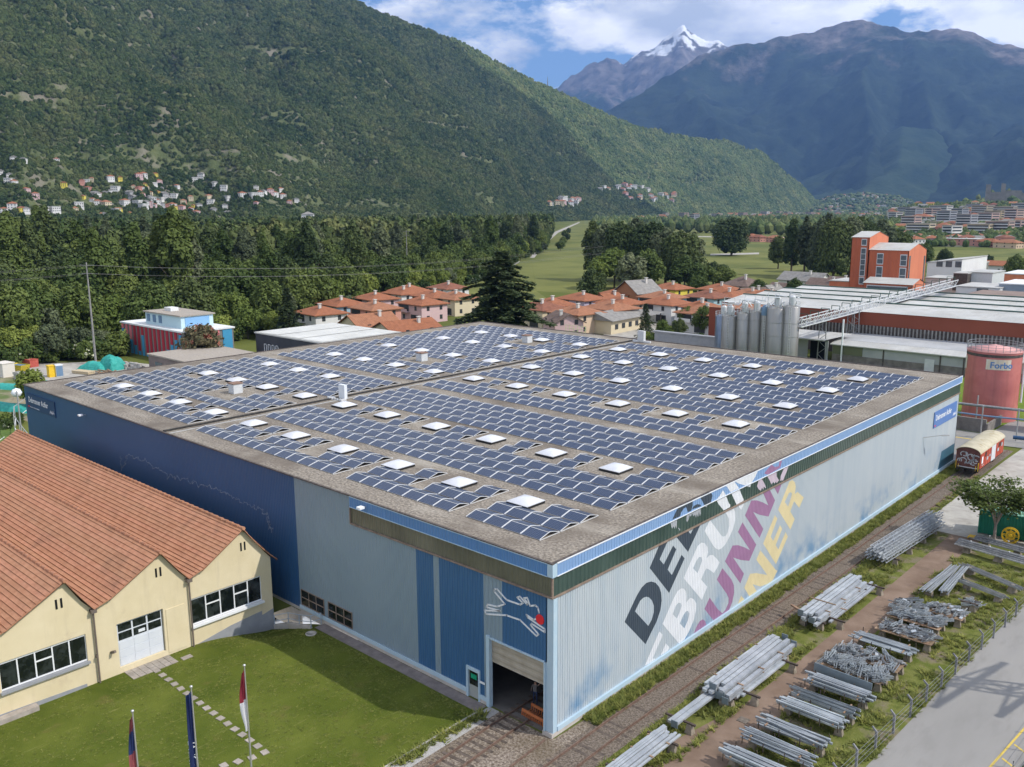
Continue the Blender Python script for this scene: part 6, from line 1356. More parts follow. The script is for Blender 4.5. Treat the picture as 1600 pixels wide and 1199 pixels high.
boxthing('portable_toilet', 'yellow portable toilet beside the yard path', 'toilet', 81, 589, 1.3,1.3,2.3, m_yel)
tt_ = boxthing('portable_toilet', 'white and blue portable toilet next to the yellow one', 'toilet', 92, 588, 1.3,1.3,2.3, m_lamp); mb = MB(); mb.box(.66,-.66,.1,.7,.66,2.2); mb.build('side', m_bluepipe, tt_)
boxthing('site_hut', 'pale site hut at the left picture edge', 'hut', 8, 588, 3.5,2.5,2.8, m_hutw, rz=10)
m_skip = mat('skip_yellow', (.62,.50,.04), (.5,.38,.05), scale=1, rough=.7)
t = thing('waste_skip', 'yellow waste skip with blue rubble beside the hut', 'skip', tuple(ground(31,580)), R(15)); mb = MB(); mb.add([(-1.6,-.9,0),(1.6,-.9,0),(1.6,.9,0),(-1.6,.9,0),(-2.2,-1.1,1.5),(2.2,-1.1,1.5),(2.2,1.1,1.5),(-2.2,1.1,1.5)], [(0,1,5,4),(1,2,6,5),(2,3,7,6),(3,0,4,7),(0,3,2,1)]); mb.build('tub', m_skip, t); mb = MB(); mb.box(-1.9,-.95,1.1,1.9,.95,1.3); mb.build('rubble', m_bluepipe, t)
t = thing('waste_skip', 'red container behind the yellow skip', 'skip', tuple(ground(46,573)), R(15)); mb = MB(); mb.box(-1.8,-1,0,1.8,1,1.6); mb.build('tub', m_redc, t); mb = MB(); mb.box(-1.85,-1.05,1.6,1.85,1.05,1.7); mb.build('rim', m_redc, t)
def tarp(label, px, py, w, d, h, rz):
    p = ground(px, py); mb = MB(); n = 10; vs_ = []
    for i in range(n+1):
        for j in range(n+1):
            u, v = i/n*2-1, j/n*2-1; k = max(abs(u),abs(v)); z = h*(1-k**3)*(1+.25*noise.noise(Vector((u*2,v*2,px)))); vs_.append((u*w/2, v*d/2, z))
    mb.add(vs_, [(i*(n+1)+j,(i+1)*(n+1)+j,(i+1)*(n+1)+j+1,i*(n+1)+j+1) for i in range(n) for j in range(n)]); mb.build('tarpaulin', m_teal, loc=(p.x,p.y,.02), rot=(0,0,R(rz)), label=label, cat='tarpaulin')
tarp('dark teal tarpaulin heap at the left of the block pile', 150, 577, 7,4,1.6,20); tarp('bright teal tarpaulin over a tall stack beside the path', 176, 577, 5,4,3.0,10); tarp('long low teal tarpaulin strip near the left edge', 30, 608, 17,3,.9,24); tarp('lower long teal tarpaulin at the left edge', 10, 640, 12,3,1.2,24); tarp('teal tarpaulin strip against the hall roof corner', 62, 600, 11,2.5,.7,22)
m_blk = mat('concrete_block', (.36,.34,.32), (.48,.46,.43), scale=2, rough=.9, rnd=.12)
mb = MB(); mb.box(-.5,-.25,0,.5,.25,.5); mblk = mb.mesh('block', m_blk)
for lab, px, py, nx_, nz_ in (('pile of grey concrete blocks beside the teal tarpaulin', 205, 578, 7, 3), ('tall stack of grey blocks on pallets behind the tarpaulin', 164, 556, 4, 5), ('small grey block stack near the portable toilets', 36, 594, 4, 3)):
    t = thing('block_stack', lab, 'blocks', tuple(ground(px, py)), R(15), 'block stacks in the yard')
    for k in range(nx_):
        for q in range(2):
            for z in range(nz_):
                if random.random() < .9-.18*z*(nx_ > 5): put('block', mblk, t, loc=((k-nx_/2)*1.06+random.uniform(-.1,.1), q*.7+random.uniform(-.1,.1), z*.51), rot=(0,0,random.uniform(-.25,.25)))
t = thing('timber_stack', 'pale timber boards lying at the roof edge', 'timber', tuple(ground(131,584)), R(18))
for k in range(8): mb = MB(); mb.box(-2.4+random.uniform(-.3,.3),-.9+k%4*.45,.1+k//4*.3,2.4,-.5+k%4*.45,.35+k//4*.3); mb.build('board', mat('pale_board',(.55,.45,.30),rough=.9) if k == 0 else D.materials['pale_board'], t)
t = thing('timber_stack', 'loose brown boards before the teal tarpaulins', 'timber', tuple(ground(165,584)), R(-5))
for k in range(12): mb = MB(); mb.box(-2.5,-.15,0,2.5,.15,.15); mb.build('board', m_timber, t, loc=(random.uniform(-1.5,1.5),random.uniform(-1.5,1.5),.1+.1*(k%4)), rot=(0,0,random.gauss(0,.3)))
# pitch fence and posts
t = thing('pitch_fence', 'tall wire fence with white rail around the sports pitch', 'fence', (0,0,0)); fp = [(-125,12.8),(-118.5,8.5),(-112,6.2),(-106,4.9),(-102,4.1),(-98,3.3)]
for a in fp: mb = MB(); mb.beam((*a,0),(*a,3.2),.10); mb.build('post', m_pole, t)
for z in (1.1, 3.1):
    for a, b in zip(fp[:-1], fp[1:]): mb = MB(); mb.beam((*a,z),(*b,z),.08); mb.build('rail', m_lamp if z < 2 else m_pole, t)
t = thing('flood_light', 'tall pole with round white floodlight by the pitch', 'lamp post', tuple(ground(36,697)));
mb = MB(); mb.tube((0,0,0),(-.0,0,8.2),.12,.09); mb.build('pole', m_pole, t); mb = MB(); mb.lathe([(0,.7),(.5,.5),(.75,0),(.5,-.5),(0,-.7)],14,(-.8,.2,7.8)); mb.build('lamp_head', m_lamp, t)
mb = MB()
for a, b in (((-160,-1.5),(-104.5,-1.0)),): mb.beam((*a,.03),(*b,.03),.12,.02)
mb.beam((-112,4.6,.03),(-104,-1,.03),.12,.02); mb.build('pitch_line', m_lamp, kind='structure')
# utility masts and wires
m_mast = mat('mast_grey', (.22,.21,.20), (.30,.29,.28), scale=2, rough=.8)
MS = []
for lab, px, pyb, pyt in (('tall grey power mast rising from the wood edge at the left', 147, 538, 410), ('slim grey mast in front of the wood, behind the houses', 637, 445, 360), ('thin white mast among trees beside the striped building', 464, 470, 418)):
    p = ground(px, pyb); p = at(px, pyb, 216) if px == 147 else p; dd_ = math.hypot(p.x-CAM.x, p.y-CAM.y); top = at(px, pyt, dd_).z; t = thing('power_mast', lab, 'mast', (p.x,p.y,0), 0, 'power masts'); mb = MB(); mb.tube((0,0,0),(0,0,top),.28,.14,8); mb.build('pole', m_mast, t)
    mb = MB(); mb.beam((-1.6,-.8,top-.6),(1.6,.8,top-.6),.15); mb.beam((-1.2,-.6,top-2.4),(1.2,.6,top-2.4),.15); mb.build('crossarm', m_mast, t); MS.append(Vector((p.x,p.y,top)))
t = thing('power_lines', 'thin power lines hanging from the left mast', 'cable', (0,0,0))
for off in ((-1.6,-.8,-.6),(1.6,.8,-.6),(-1.2,-.6,-2.4),(1.2,.6,-2.4)):
    o_ = Vector(off); a = MS[0]+o_
    for b in (a+Vector((-90,-120,-1)), a+Vector((60,105,2))):
        mb = MB(); pv = a
        for k in range(1, 13): f = k/12; q = a.lerp(b, f)-Vector((0,0,4.5*4*f*(1-f)*.6)); mb.beam(pv, q, .03); pv = q
        mb.build('cable', m_mast, t)
# person in the doorway
m_skin = mat('skin', (.45,.27,.20), rough=.6); m_shirt = mat('grey_shirt', (.16,.15,.15), rough=.9); m_jean = mat('blue_trousers', (.03,.05,.12), rough=.9)
def person(label, x, y, rz):
    t = thing('person', label, 'person', (x, y, .02), rz)
    J = [((0,0,.95),.15),((0,0,1.2),.16),((0,.0,1.42),.15),((0,.01,1.52),.06),((0,.02,1.68),.105),((.0,.0,1.8),.06),
         ((.2,0,1.42),.06),((.36,-.05,1.62),.045),((.42,-.14,1.88),.04),((.43,-.16,1.97),.035),((-.2,0,1.4),.06),((-.27,-.02,1.12),.045),((-.25,-.14,.88),.035),
         ((.1,0,.9),.09),((.13,-.04,.5),.065),((.13,.02,.08),.045),((.14,-.14,.04),.04),((-.1,0,.9),.09),((-.13,.05,.5),.065),((-.14,.14,.08),.045),((-.14,-.02,.04),.04)]
    E = [(0,1),(1,2),(2,3),(3,4),(4,5),(2,6),(6,7),(7,8),(8,9),(2,10),(10,11),(11,12),(0,13),(13,14),(14,15),(15,16),(0,17),(17,18),(18,19),(19,20)]
    me = D.meshes.new('body'); me.from_pydata([j[0] for j in J], E, []); o = D.objects.new('body', me); COL.objects.link(o)
    md = o.modifiers.new('s', 'SKIN'); sv = me.skin_vertices[0].data
    for i, j in enumerate(J): sv[i].radius = (j[1], j[1]*.8)
    sv[0].use_root = True; o.modifiers.new('u', 'SUBSURF').levels = 2
    bpy.context.view_layer.update(); dg = bpy.context.evaluated_depsgraph_get(); m2 = D.meshes.new_from_object(o.evaluated_get(dg)); D.objects.remove(o)
    m2.materials.clear()
    for m in (m_skin, m_shirt, m_jean): m2.materials.append(m)
    for p in m2.polygons:
        c = p.center; p.material_index = 2 if c.z < .98 else (1 if c.z < 1.49 and abs(c.x) < .26 else 0); p.use_smooth = True
    put('body', m2, t); mb = MB(); mb.lathe([(0,.13),(.09,.09),(.115,0),(.1,-.05)],12,(0,.03,1.72)); mb.build('hair', m_dark, t)
person('person in grey top and blue trousers waving inside the open hall door', -3.4, 2.3, R(20))
m_orb = mat('rusty_orange', (.42,.12,.04), (.5,.18,.07), scale=3, rough=.8)
t = thing('steel_basket', 'rusty orange steel basket lying on the rails in the doorway', 'basket', (-2.0,.55,.05), R(-3))
for y in (0,.9): mb = MB(); mb.beam((-1.1,y,.45),(1.4,y,.45),.08,.2); mb.build('side_bar', m_orb, t)
for k in range(14): mb = MB(); x = -1.1+k*.19; mb.beam((x,0,.45),(x+.02,-.05,.05),.05); mb.beam((x,0,.06),(x,.9,.06),.05); mb.beam((x,.9,.06),(x,.9,.45),.05); mb.build('rib', m_orb, t)
# ---------------------------------------------------------------- vegetation
rng = np.random.default_rng(5)
def leafmat(name, c1, c2, blossom=None, rnd=.34, scale=.8, trans=.25):
    m = mat(name, c1, c2, scale=scale, rough=.7, rnd=rnd, coord='obj', trans=trans, spec=.2, detail=4, c3=blossom, scale3=.45, pos3=(.56,.62)); return m
m_leaf = leafmat('leaves_green', (.058,.088,.020), (.14,.185,.048)); m_leafd = leafmat('leaves_dark', (.040,.064,.020), (.100,.134,.042)); m_leafl = leafmat('leaves_light', (.10,.14,.026), (.21,.26,.06))
m_leafg = leafmat('leaves_greyish', (.08,.10,.052), (.165,.195,.10)); m_leafb = leafmat('leaves_blossom', (.05,.085,.02), (.10,.14,.035), blossom=(.55,.56,.42)); m_leafr = leafmat('leaves_reddish', (.07,.075,.035), (.15,.13,.07), blossom=(.35,.15,.09))
m_needle = leafmat('needles', (.034,.054,.024), (.10,.135,.058), rnd=.1); m_bark = mat('bark', (.07,.055,.04), (.15,.12,.09), scale=3, rough=.95)
def quads_mesh(name, P, Nn, S, m, squash=1.0, extra=None):
    # P centres, Nn normals, S sizes -> mesh of quads bent along one axis
    n = len(P); a = rng.normal(size=(n,3)); a -= (a*Nn).sum(1)[:,None]*Nn; a /= np.linalg.norm(a,axis=1)[:,None]+1e-9; b = np.cross(Nn,a)
    S = S[:,None]; a = a*S; b = b*S*.62*squash; V = np.stack([P-a*.9-b*.35, P-b*.95+a*.1, P+a*.95+b*.1, P+b+a*.05],1).reshape(-1,3)
    me = D.meshes.new(name); F = np.arange(4*n).reshape(n,4)
    if extra: ev, ef = extra; F2 = [tuple(int(i)+4*n for i in f) for f in ef]; V = np.vstack([V, np.array(ev)])
    else: F2 = []
    me.from_pydata(V.tolist(), [], F.tolist()+F2); me.materials.append(m); me.update(); return me
def crown(name, m, rx, h, z0, nl=9, nleaf=2200, leaf=.5, shape='round', seed=0):
    r = np.random.default_rng(seed); L = []
    for i in range(nl):
        f = (i+.5)/nl; a = i*2.4+r.uniform(-.4,.4); z = z0+h*(.12+.8*f)
        rr = rx*(math.sin(math.pi*min(.93,.18+.75*f))**.8 if shape == 'round' else (.9-.55*f if shape == 'cone' else .75*math.sin(math.pi*(.15+.75*f))**.5))
        off = rr*r.uniform(.3,.75) if f < .9 else 0
        L.append((off*math.cos(a), off*math.sin(a), z, rr*r.uniform(.42,.68), rr*r.uniform(.38,.6)+h*.05))
    L = np.array(L); w_ = L[:,3]**2; k = r.choice(nl, nleaf, p=w_/w_.sum()); d = r.normal(size=(nleaf,3)); d /= np.linalg.norm(d,axis=1)[:,None]; d[:,2] = np.where(d[:,2] < -.5, -d[:,2], d[:,2])
    rad = r.uniform(.62,1.08,nleaf)**.6; lump = 1+.22*np.sin(d[:,0]*6+k)*np.sin(d[:,1]*7+k*2)*np.sin(d[:,2]*5)
    P = L[k,:3]+d*(rad*lump)[:,None]*np.stack([L[k,3],L[k,3],L[k,4]],1); Nn = d+r.normal(size=(nleaf,3))*.55; Nn[:,2] += .35; Nn /= np.linalg.norm(Nn,axis=1)[:,None]
    # inner cores keep the crown from being see-through
    ev, ef = [], []
    for l in L:
        b = len(ev); nn = 7
        for j in range(5):
            ph = -math.pi/2+math.pi*(j+.5)/5
            for i in range(nn): a = 2*math.pi*i/nn+j; q = .68*r.uniform(.8,1.1); ev.append((l[0]+l[3]*q*math.cos(ph)*math.cos(a), l[1]+l[3]*q*math.cos(ph)*math.sin(a), l[2]+l[4]*q*math.sin(ph)))
        for j in range(4):
            for i in range(nn): ef.append((b+j*nn+i, b+j*nn+(i+1)%nn, b+(j+1)*nn+(i+1)%nn, b+(j+1)*nn+i))
    return quads_mesh(name, P, Nn, leaf*r.uniform(.6,1.25,nleaf), m, extra=(ev, ef))
def trunk_mesh(h, r0, seed=0, limbs=5, spread=1.0):
    r = random.Random(seed); mb = MB(); mb.tube((0,0,-.2),(r.uniform(-.2,.2),r.uniform(-.2,.2),h*.55),r0,r0*.65,7,cap=False); mb.tube((0,0,h*.5),(.1,.1,h*.85),r0*.65,r0*.2,6,cap=False)
    for k in range(limbs): a = k*2.4; z = h*(.35+.1*k/limbs*3*.5); mb.tube((0,0,z),(math.cos(a)*h*.25*spread,math.sin(a)*h*.25*spread,z+h*.28),r0*.4,r0*.1,5,cap=False)
    return mb.mesh('trunk', m_bark)
CR = {}
for i in range(3):
    CR['broad%d'%i] = (crown('crown', [m_leaf,m_leafd,m_leaf][i], 5.8, 13.5, 1.8, 12, 3400, .55, 'round', 10+i), trunk_mesh(11,.38,i))
    CR['poplar%d'%i] = (crown('crown', [m_leafg,m_leafd,m_leaf][i], 5.2, 23.5, 2.2, 15, 4800, .58, 'tall', 20+i), trunk_mesh(19,.45,10+i))
    CR['light%d'%i] = (crown('crown', [m_leafl,m_leafl,m_leafg][i], 4.6, 9, 2.2, 10, 2400, .5, 'round', 30+i), trunk_mesh(8,.28,20+i))
    CR['shrub%d'%i] = (crown('crown', [m_leafl,m_leafb,m_leaf][i], 2.6, 3.8, .2, 7, 1100, .34, 'round', 40+i), trunk_mesh(2.5,.12,30+i))
CR['willow0'] = (crown('crown', m_leafr, 4.0, 6.2, 1.6, 10, 1500, .42, 'round', 51), trunk_mesh(6,.2,41))
CR['big0'] = (crown('crown', m_leafd, 10, 22, 1.4, 20, 9000, .75, 'round', 61), trunk_mesh(18,.7,51)); CR['big1'] = (crown('crown', m_leafg, 9.4, 23, 1.6, 20, 9000, .72, 'tall', 62), trunk_mesh(20,.7,52))
def conifer(name, h, r, tiers, per, leaf, seed, droop=.18, taper=1.0):
    g = np.random.default_rng(seed); P = []; Nn = []; S = []
    for t in range(tiers):
        f = t/tiers; z = h*(.10+.88*f); rr = r*(1-f**(2.0 if h > 20 else 1.25)*taper*.93)*g.uniform(.82,1.12); nb = max(4, int(11-6*f)); a0 = g.uniform(0,6)
        for b in range(nb):
            a = a0+2*math.pi*b/nb+g.uniform(-.2,.2); ln = rr*g.uniform(.55,1.2)
            for k in range(per):
                q = g.uniform(.15,1)**.7; wd = .30*ln*q*(1.15-q)+.12; s = g.normal()*wd*.8
                P.append((math.cos(a)*ln*q-math.sin(a)*s, math.sin(a)*ln*q+math.cos(a)*s, z-droop*ln*q*q+g.normal()*.10+.12*ln*(1-q)*.5)); Nn.append((g.normal()*.35,g.normal()*.35,1)); S.append(leaf*g.uniform(.6,1.2))
    P = np.array(P); Nn = np.array(Nn); Nn /= np.linalg.norm(Nn,axis=1)[:,None]; return quads_mesh(name, P, Nn, np.array(S), m_needle, .8)
CR['cedar'] = (conifer('crown', 25.5, 9.8, 22, 150, .74, 3, .14), trunk_mesh(23,.55,61,0)); CR['fir'] = (conifer('crown', 12, 3.6, 20, 26, .36, 4, .25), trunk_mesh(11,.25,62,0))
def tree(kind, name, label, x, y, s=1.0, sz=None, z=0, group=None, cat='tree', rz=None):
    cm, tm = CR[kind]; t = thing(name, label, cat, (x, y, z), random.uniform(0,6.28) if rz is None else rz, group); t.scale = (s, s, sz or s)
    put('crown', cm, t); put('trunk', tm, t); return t
random.seed(77)
c = at(784, 500, 203); tree('cedar', 'cedar_tree', 'huge dark cedar with layered branches among the terracotta houses', c.x, c.y, 1.16, 1.0)
c = at(450, 500, 238); tree('fir', 'fir_tree', 'dark cone shaped fir left of the first white house', c.x, c.y, 1.4, 1.2)
c = at(1009, 490, 232); tree('fir', 'fir_tree', 'small dark fir among the houses near the grey shed', c.x, c.y, .82)
c = at(1036, 470, 238); tree('light0', 'garden_tree', 'small light garden tree right of the small fir', c.x, c.y, .4)
c = at(926, 455, 315); tree('broad1', 'round_tree', 'round dark tree alone on the meadow behind the brick house', c.x, c.y, .85)
c = at(1143, 397, 660); tree('big0', 'lone_tree', 'large lone tree standing in the middle of the meadow', c.x, c.y, 1.28, 1.12)
tw = 'trees by the meadow and works'
for i, (px, dd_, k, s, sz) in enumerate([(925,430,'poplar1',1.25,1.1),(945,425,'big1',.95,1.05),(968,420,'big0',.9,1.15),(992,430,'big1',.95,1.15),(1018,415,'big0',1.0,1.15),(1040,400,'big1',.95,1.0),(1062,395,'big0',.95,1.0),(1083,400,'poplar0',1.2,.92),(960,385,'light0',1.5,1.5),(985,370,'light2',1.4,1.4),(935,380,'light1',1.2,1.2),(1012,380,'broad0',1.2,1.1),(1070,380,'broad2',1.1,.9)]):
    c = at(px, 430, dd_); tree(k, 'meadow_tree', '%s in the big clump left of the lone tree' % (ORD[i]+' tree from the left, tall' if i < 8 else ['lower yellowish tree','lower greyish tree','smallest light tree','low round tree in front','low round tree at the right'][i-8]), c.x, c.y, s, sz, group=tw)
for i, (px, dd_, s) in enumerate([(1100,395,1.0),(1115,402,1.1),(1128,398,.9),(1092,372,.7)]): c = at(px, 430, dd_); tree('broad%d'%(i%3), 'meadow_tree', '%s low bright round tree right of the big clump' % ORD[i], c.x, c.y, s, s*.62, group=tw)
for i, (px, dd_, k, s, sz) in enumerate([(1236,470,'poplar1',1.15,1.12),(1256,462,'poplar0',1.2,1.15),(1280,455,'big1',.9,1.1),(1302,450,'big0',.95,1.2),(1325,455,'big1',1.0,1.15),(1348,460,'big0',.95,1.1),(1372,470,'big1',1.0,1.1),(1396,480,'big0',.9,.95),(1215,520,'broad1',1.1,1.2),(1290,500,'big1',1,1.2),(1340,510,'big0',1,1.2)]):
    c = at(px, 430, dd_); tree(k, 'tall_tree', '%s from the left of the tall dark trees behind the orange tower' % ORD[i], c.x, c.y, s, sz, group=tw)
for i, (px, py, dd_, s) in enumerate([(1447,378,560,.9),(1478,385,520,.8),(1412,385,500,.8),(1590,395,470,.8),(1545,395,560,.5),(1185,440,330,.55),(1242,450,330,.6),(1258,455,310,.55),(1075,500,250,.45),(1100,505,245,.5),(1062,500,235,.35),(1130,470,262,.4)]):
    c = at(px, py, dd_); tree('broad%d'%(i%3), 'garden_tree', 'round garden tree %s, counted from the rear, near the houses and works' % ORD[i], c.x, c.y, s, s, group=tw)
for i, (px, dd_, s) in enumerate([(610,212,.55),(650,212,.8),(668,214,.7),(690,226,.6),(668,206,.5),(745,232,.6),(875,272,.9),(893,260,.8),(858,262,.8),(1008,228,.55),(1045,232,.6),(1068,228,.5),(1085,226,.5),(725,214,.6),(1025,226,.5),(1055,240,.6),(1095,224,.6)]):
    c = at(px, 480, dd_); tree('shrub%d'%(i%3), 'garden_shrub', '%s garden shrub from the left end of the house row' % ORD[i], c.x, c.y, s*1.3, s*1.2, cat='shrub', group='shrubs between the houses')
c = at(312, 520, 206); tree('willow0', 'reddish_tree', 'wispy reddish tree in front of the striped building', c.x, c.y, 1.15)
c = at(300, 520, 210); tree('willow0', 'reddish_tree', 'second wispy tree, left of the reddish one', c.x, c.y, .8)
c = ground(25, 640); tree('light0', 'young_tree', 'young green tree between the teal tarpaulins at the left edge', c.x+2, c.y+2, .62)
for i, (px, py, s) in enumerate([(192,548,.8),(214,548,.7),(345,545,.9),(8,665,.5),(28,662,.45),(12,670,.4)]): c = ground(px, py); tree('shrub%d'%((i*2)%3), 'bush', '%s dark bush near the left end of the hall roof' % ORD[i], c.x, c.y, s, s, cat='shrub', group='bushes near the yard')
# young tree beside the green container, with visible stems
yt = thing('young_tree', 'young tree with many slim stems beside the green container', 'tree', (11.9, 56.2, 0))
mb = MB(); mb.tube((0,0,0),(0,.05,1.9),.16,.13,8); rr_ = random.Random(3); tips = []
for k in range(9):
    a = k*.7+rr_.uniform(-.2,.2); p1 = Vector((math.cos(a)*.55,math.sin(a)*.55,3.3+rr_.uniform(-.3,.3))); mb.tube((0,.05,1.8),p1,.07,.05,6)
    for q in range(3): b = a+rr_.uniform(-.6,.6); L_ = rr_.uniform(1.6,3.6); p2 = p1+Vector((math.cos(b)*L_*.9,math.sin(b)*L_*.9,rr_.uniform(1.0,2.8))); mb.tube(p1,p2,.04,.015,5); tips.append(p2); tips.append(p1.lerp(p2,.6))
mb.build('trunk', mat('young_bark', (.25,.20,.17), (.34,.28,.24), scale=4, rough=.9), yt)
tp = np.array([tuple(t_) for t_ in tips]); k = rng.integers(0, len(tp), 5200); P = tp[k]+rng.normal(size=(5200,3))*np.array([.6,.6,.22]); Nn = rng.normal(size=(5200,3))*.4+np.array([0,0,1]); Nn /= np.linalg.norm(Nn,axis=1)[:,None]
put('crown', quads_mesh('crown', P, Nn, rng.uniform(.12,.25,5200), leafmat('young_leaves', (.055,.085,.018), (.13,.165,.04), rnd=0)), yt)
# the wood behind the hall: individual trees in front, far part as one mass
BX = [-120,0,200,340,430,480,560,640,700,760,830,880]; BD = [222,224,232,240,246,270,300,345,385,430,640,800]
n_t = 0; wood_pts = []
random.seed(8)
KL = {'broad':'dense green broadleaf tree in the long wood behind the hall','poplar':'tall poplar like tree rising in the long wood behind the hall','light':'bright yellowish green tree at the edge of the long wood','big':'very broad dark tree in the long wood behind the hall','shrub':'low bush along the front edge of the long wood','fir':'dark fir standing inside the long wood behind the hall'}
pos = []
for k in range(26):
    px = -20+k*8.5+random.uniform(-3,3)
    if px < 185: c = at(px, 450, random.uniform(223,231)); tree('shrub%d' % random.randint(0,2), 'wood_shrub', 'low rounded bush %s along the yard edge below the power mast' % (ORD[k] if k < 20 else 'far'), c.x, c.y, random.uniform(.9,1.5), group='bushes along the yard edge', cat='shrub')
for r_ in range(9):
    px = -90+random.uniform(0,12)
    while px < 850:
        d0 = interp(BX, BD, px); dd_ = d0+r_*(11+r_*2.3)+random.uniform(-4,4); pos.append((px, dd_, r_)); px += (21 if r_ else 17)*280/dd_*random.uniform(.7,1.35)*(1.0+.10*r_)
random.shuffle(pos)
for px, dd_, r_ in pos[:430]:
    c = at(px, 450, dd_); q = random.random(); left_ = px < 330
    if r_ == 0: kind = 'shrub' if q < .55 else 'light'; s = random.uniform(.9,1.5) if kind == 'shrub' else random.uniform(.55,.8)
    elif r_ <= 2: kind = 'light' if q < .4 else ('broad' if q < .97 else 'fir'); s = random.uniform(.8,1.1)
    elif r_ <= 5: kind = 'broad' if q < .62 else ('light' if q < .8 else 'poplar'); s = random.uniform(.95,1.25)*(1.08 if left_ else .92)
    else: kind = 'poplar' if q < .5 else ('big' if q < .78 else 'broad'); s = (random.uniform(1.0,1.3) if kind != 'broad' else random.uniform(1.3,1.6))*(1.0 if left_ else .82)
    if kind == 'big': s *= .86
    if 560 < px and r_ < 3 and kind == 'poplar': kind = 'broad'
    kk = kind if kind == 'fir' else kind+str(random.randint(0, 1 if kind == 'big' else 2))
    zn = ['left of the power mast','left of the striped building','behind the striped building','behind the dark hall','behind the left houses','near the thin mast','at the far end by the road'][sum(px > q_ for q_ in (140,205,330,430,560,690))]; rk = ['front edge','second rank','third rank','fourth rank','fifth rank','sixth rank','seventh rank','eighth rank','rear rank'][r_]
    KL[kind] = {'broad':'dense green broadleaf tree','poplar':'tall poplar like tree','light':'bright yellowish tree','big':'very broad dark tree','shrub':'low bush','fir':'dark fir'}[kind]+', '+rk+' of the wood, '+zn
    tree(kk, 'wood_shrub' if kind == 'shrub' else 'wood_tree', KL[kind], c.x, c.y, s, s*random.uniform(.92,1.12), group='trees and bushes of the long wood', cat='shrub' if kind == 'shrub' else 'tree')
# ---- instanced masses
def blob(name, m, seed, sub=2, leafq=0):
    bm = bmesh.new(); bmesh.ops.create_icosphere(bm, subdivisions=sub, radius=1)
    for v in bm.verts:
        f = 1+.30*noise.noise(v.co*1.7+Vector((seed,0,0)))+.16*noise.noise(v.co*4.1+Vector((0,seed,0))); v.co *= f; v.co.z = v.co.z*1.05+.55
    me = D.meshes.new(name); bm.to_mesh(me); bm.free(); me.materials.append(m); return D.objects.new(name, me)
def clump_src(name, m, seed):
    r = np.random.default_rng(seed); n = 130; d = r.normal(size=(n,3)); d /= np.linalg.norm(d,axis=1)[:,None]; d[:,2] = np.abs(d[:,2])*1.0-.25; f = 1+.25*np.sin(d[:,0]*5+seed)*np.sin(d[:,1]*4)
    P = d*f[:,None]*np.array([1,1,1.1])+np.array([0,0,.7]); Nn = d+r.normal(size=(n,3))*.35; Nn /= np.linalg.norm(Nn,axis=1)[:,None]
    b = blob(name+'_core', m, seed, 1); ev = [tuple(v.co*.93) for v in b.data.vertices]; ef = [tuple(p.vertices) for p in b.data.polygons]
    return D.objects.new(name, quads_mesh(name, P, Nn, r.uniform(.22,.42,n), m, extra=(ev, ef)))
def mass(name, label, pts, src, cat='trees'):
    n = len(pts); me = D.meshes.new(name); me.from_pydata([p[0] for p in pts], [], []); at_ = me.attributes.new('sc', 'FLOAT_VECTOR', 'POINT')
    at_.data.foreach_set('vector', [c for p in pts for c in (p[1], p[1], p[1]*p[2])]); o = put(name, me, kind='stuff', label=label, cat=cat)
    g = D.node_groups.new(name+'_instances', 'GeometryNodeTree'); g.interface.new_socket('Geometry', in_out='INPUT', socket_type='NodeSocketGeometry'); g.interface.new_socket('Geometry', in_out='OUTPUT', socket_type='NodeSocketGeometry')
    gi, go = g.nodes.new('NodeGroupInput'), g.nodes.new('NodeGroupOutput'); ip = g.nodes.new('GeometryNodeInstanceOnPoints'); jn = g.nodes.new('GeometryNodeGeometryToInstance')
    for s_ in src:
        oi = g.nodes.new('GeometryNodeObjectInfo'); oi.inputs['Object'].default_value = s_; g.links.new(oi.outputs['Geometry'], jn.inputs[0])
    na = g.nodes.new('GeometryNodeInputNamedAttribute'); na.data_type = 'FLOAT_VECTOR'; na.inputs['Name'].default_value = 'sc'
    rv = g.nodes.new('FunctionNodeRandomValue'); rv.data_type = 'FLOAT_VECTOR'; rv.inputs[0].default_value = (-.1,-.1,0); rv.inputs[1].default_value = (.1,.1,6.283)
    g.links.new(gi.outputs[0], ip.inputs['Points']); g.links.new(jn.outputs[0], ip.inputs['Instance']); ip.inputs['Pick Instance'].default_value = True
    g.links.new(rv.outputs[0], ip.inputs['Rotation']); g.links.new(na.outputs['Attribute'], ip.inputs['Scale']); g.links.new(ip.outputs[0], go.inputs[0])
    o.modifiers.new('instances', 'NODES').node_group = g; return o
hm1 = mat('hill_leaves', (.048,.078,.024), (.110,.145,.048), scale=.006, rough=.85, rnd=.35, spec=.1, bump=.8, bscale=.9, bdist=1.5, c3=(.13,.145,.055), scale3=.012, pos3=(.5,.68))
hm2 = mat('hill_leaves_light', (.075,.10,.038), (.14,.165,.065), scale=.01, rough=.85, rnd=.3, spec=.1, bump=.8, bscale=.9, bdist=1.5)
src = [clump_src('hill_tree_%d'%i, hm1 if i < 4 else hm2, i+1) for i in range(5)]
src_far = [blob('far_tree_%d'%i, hm1 if i < 3 else hm2, i+31, 1) for i in range(4)]
def vis_u(n): return rng.uniform(-260, 1286, n)
random.seed(3)
def n2_(p): return noise.fractal(Vector((p.x/60.0, p.y/60.0, 1.2)), .8, 2, 3)
def open_ground(p, px, py):
    # meadows, vineyards and rock: where trees are missing on the slope
    n1 = noise.fractal(Vector((p.x/300.0, p.y/300.0, p.z/26.0)), .8, 2, 4)
    if px < 500 and 225 < py < 345: return (n1+n2_(p)*.5 > (-.08 if py > 262 and px > 20 else .15)) and random.random() < .80
    n2 = n2_(p)
    return (n1 > .48 or n2 > .78) and random.random() < .85
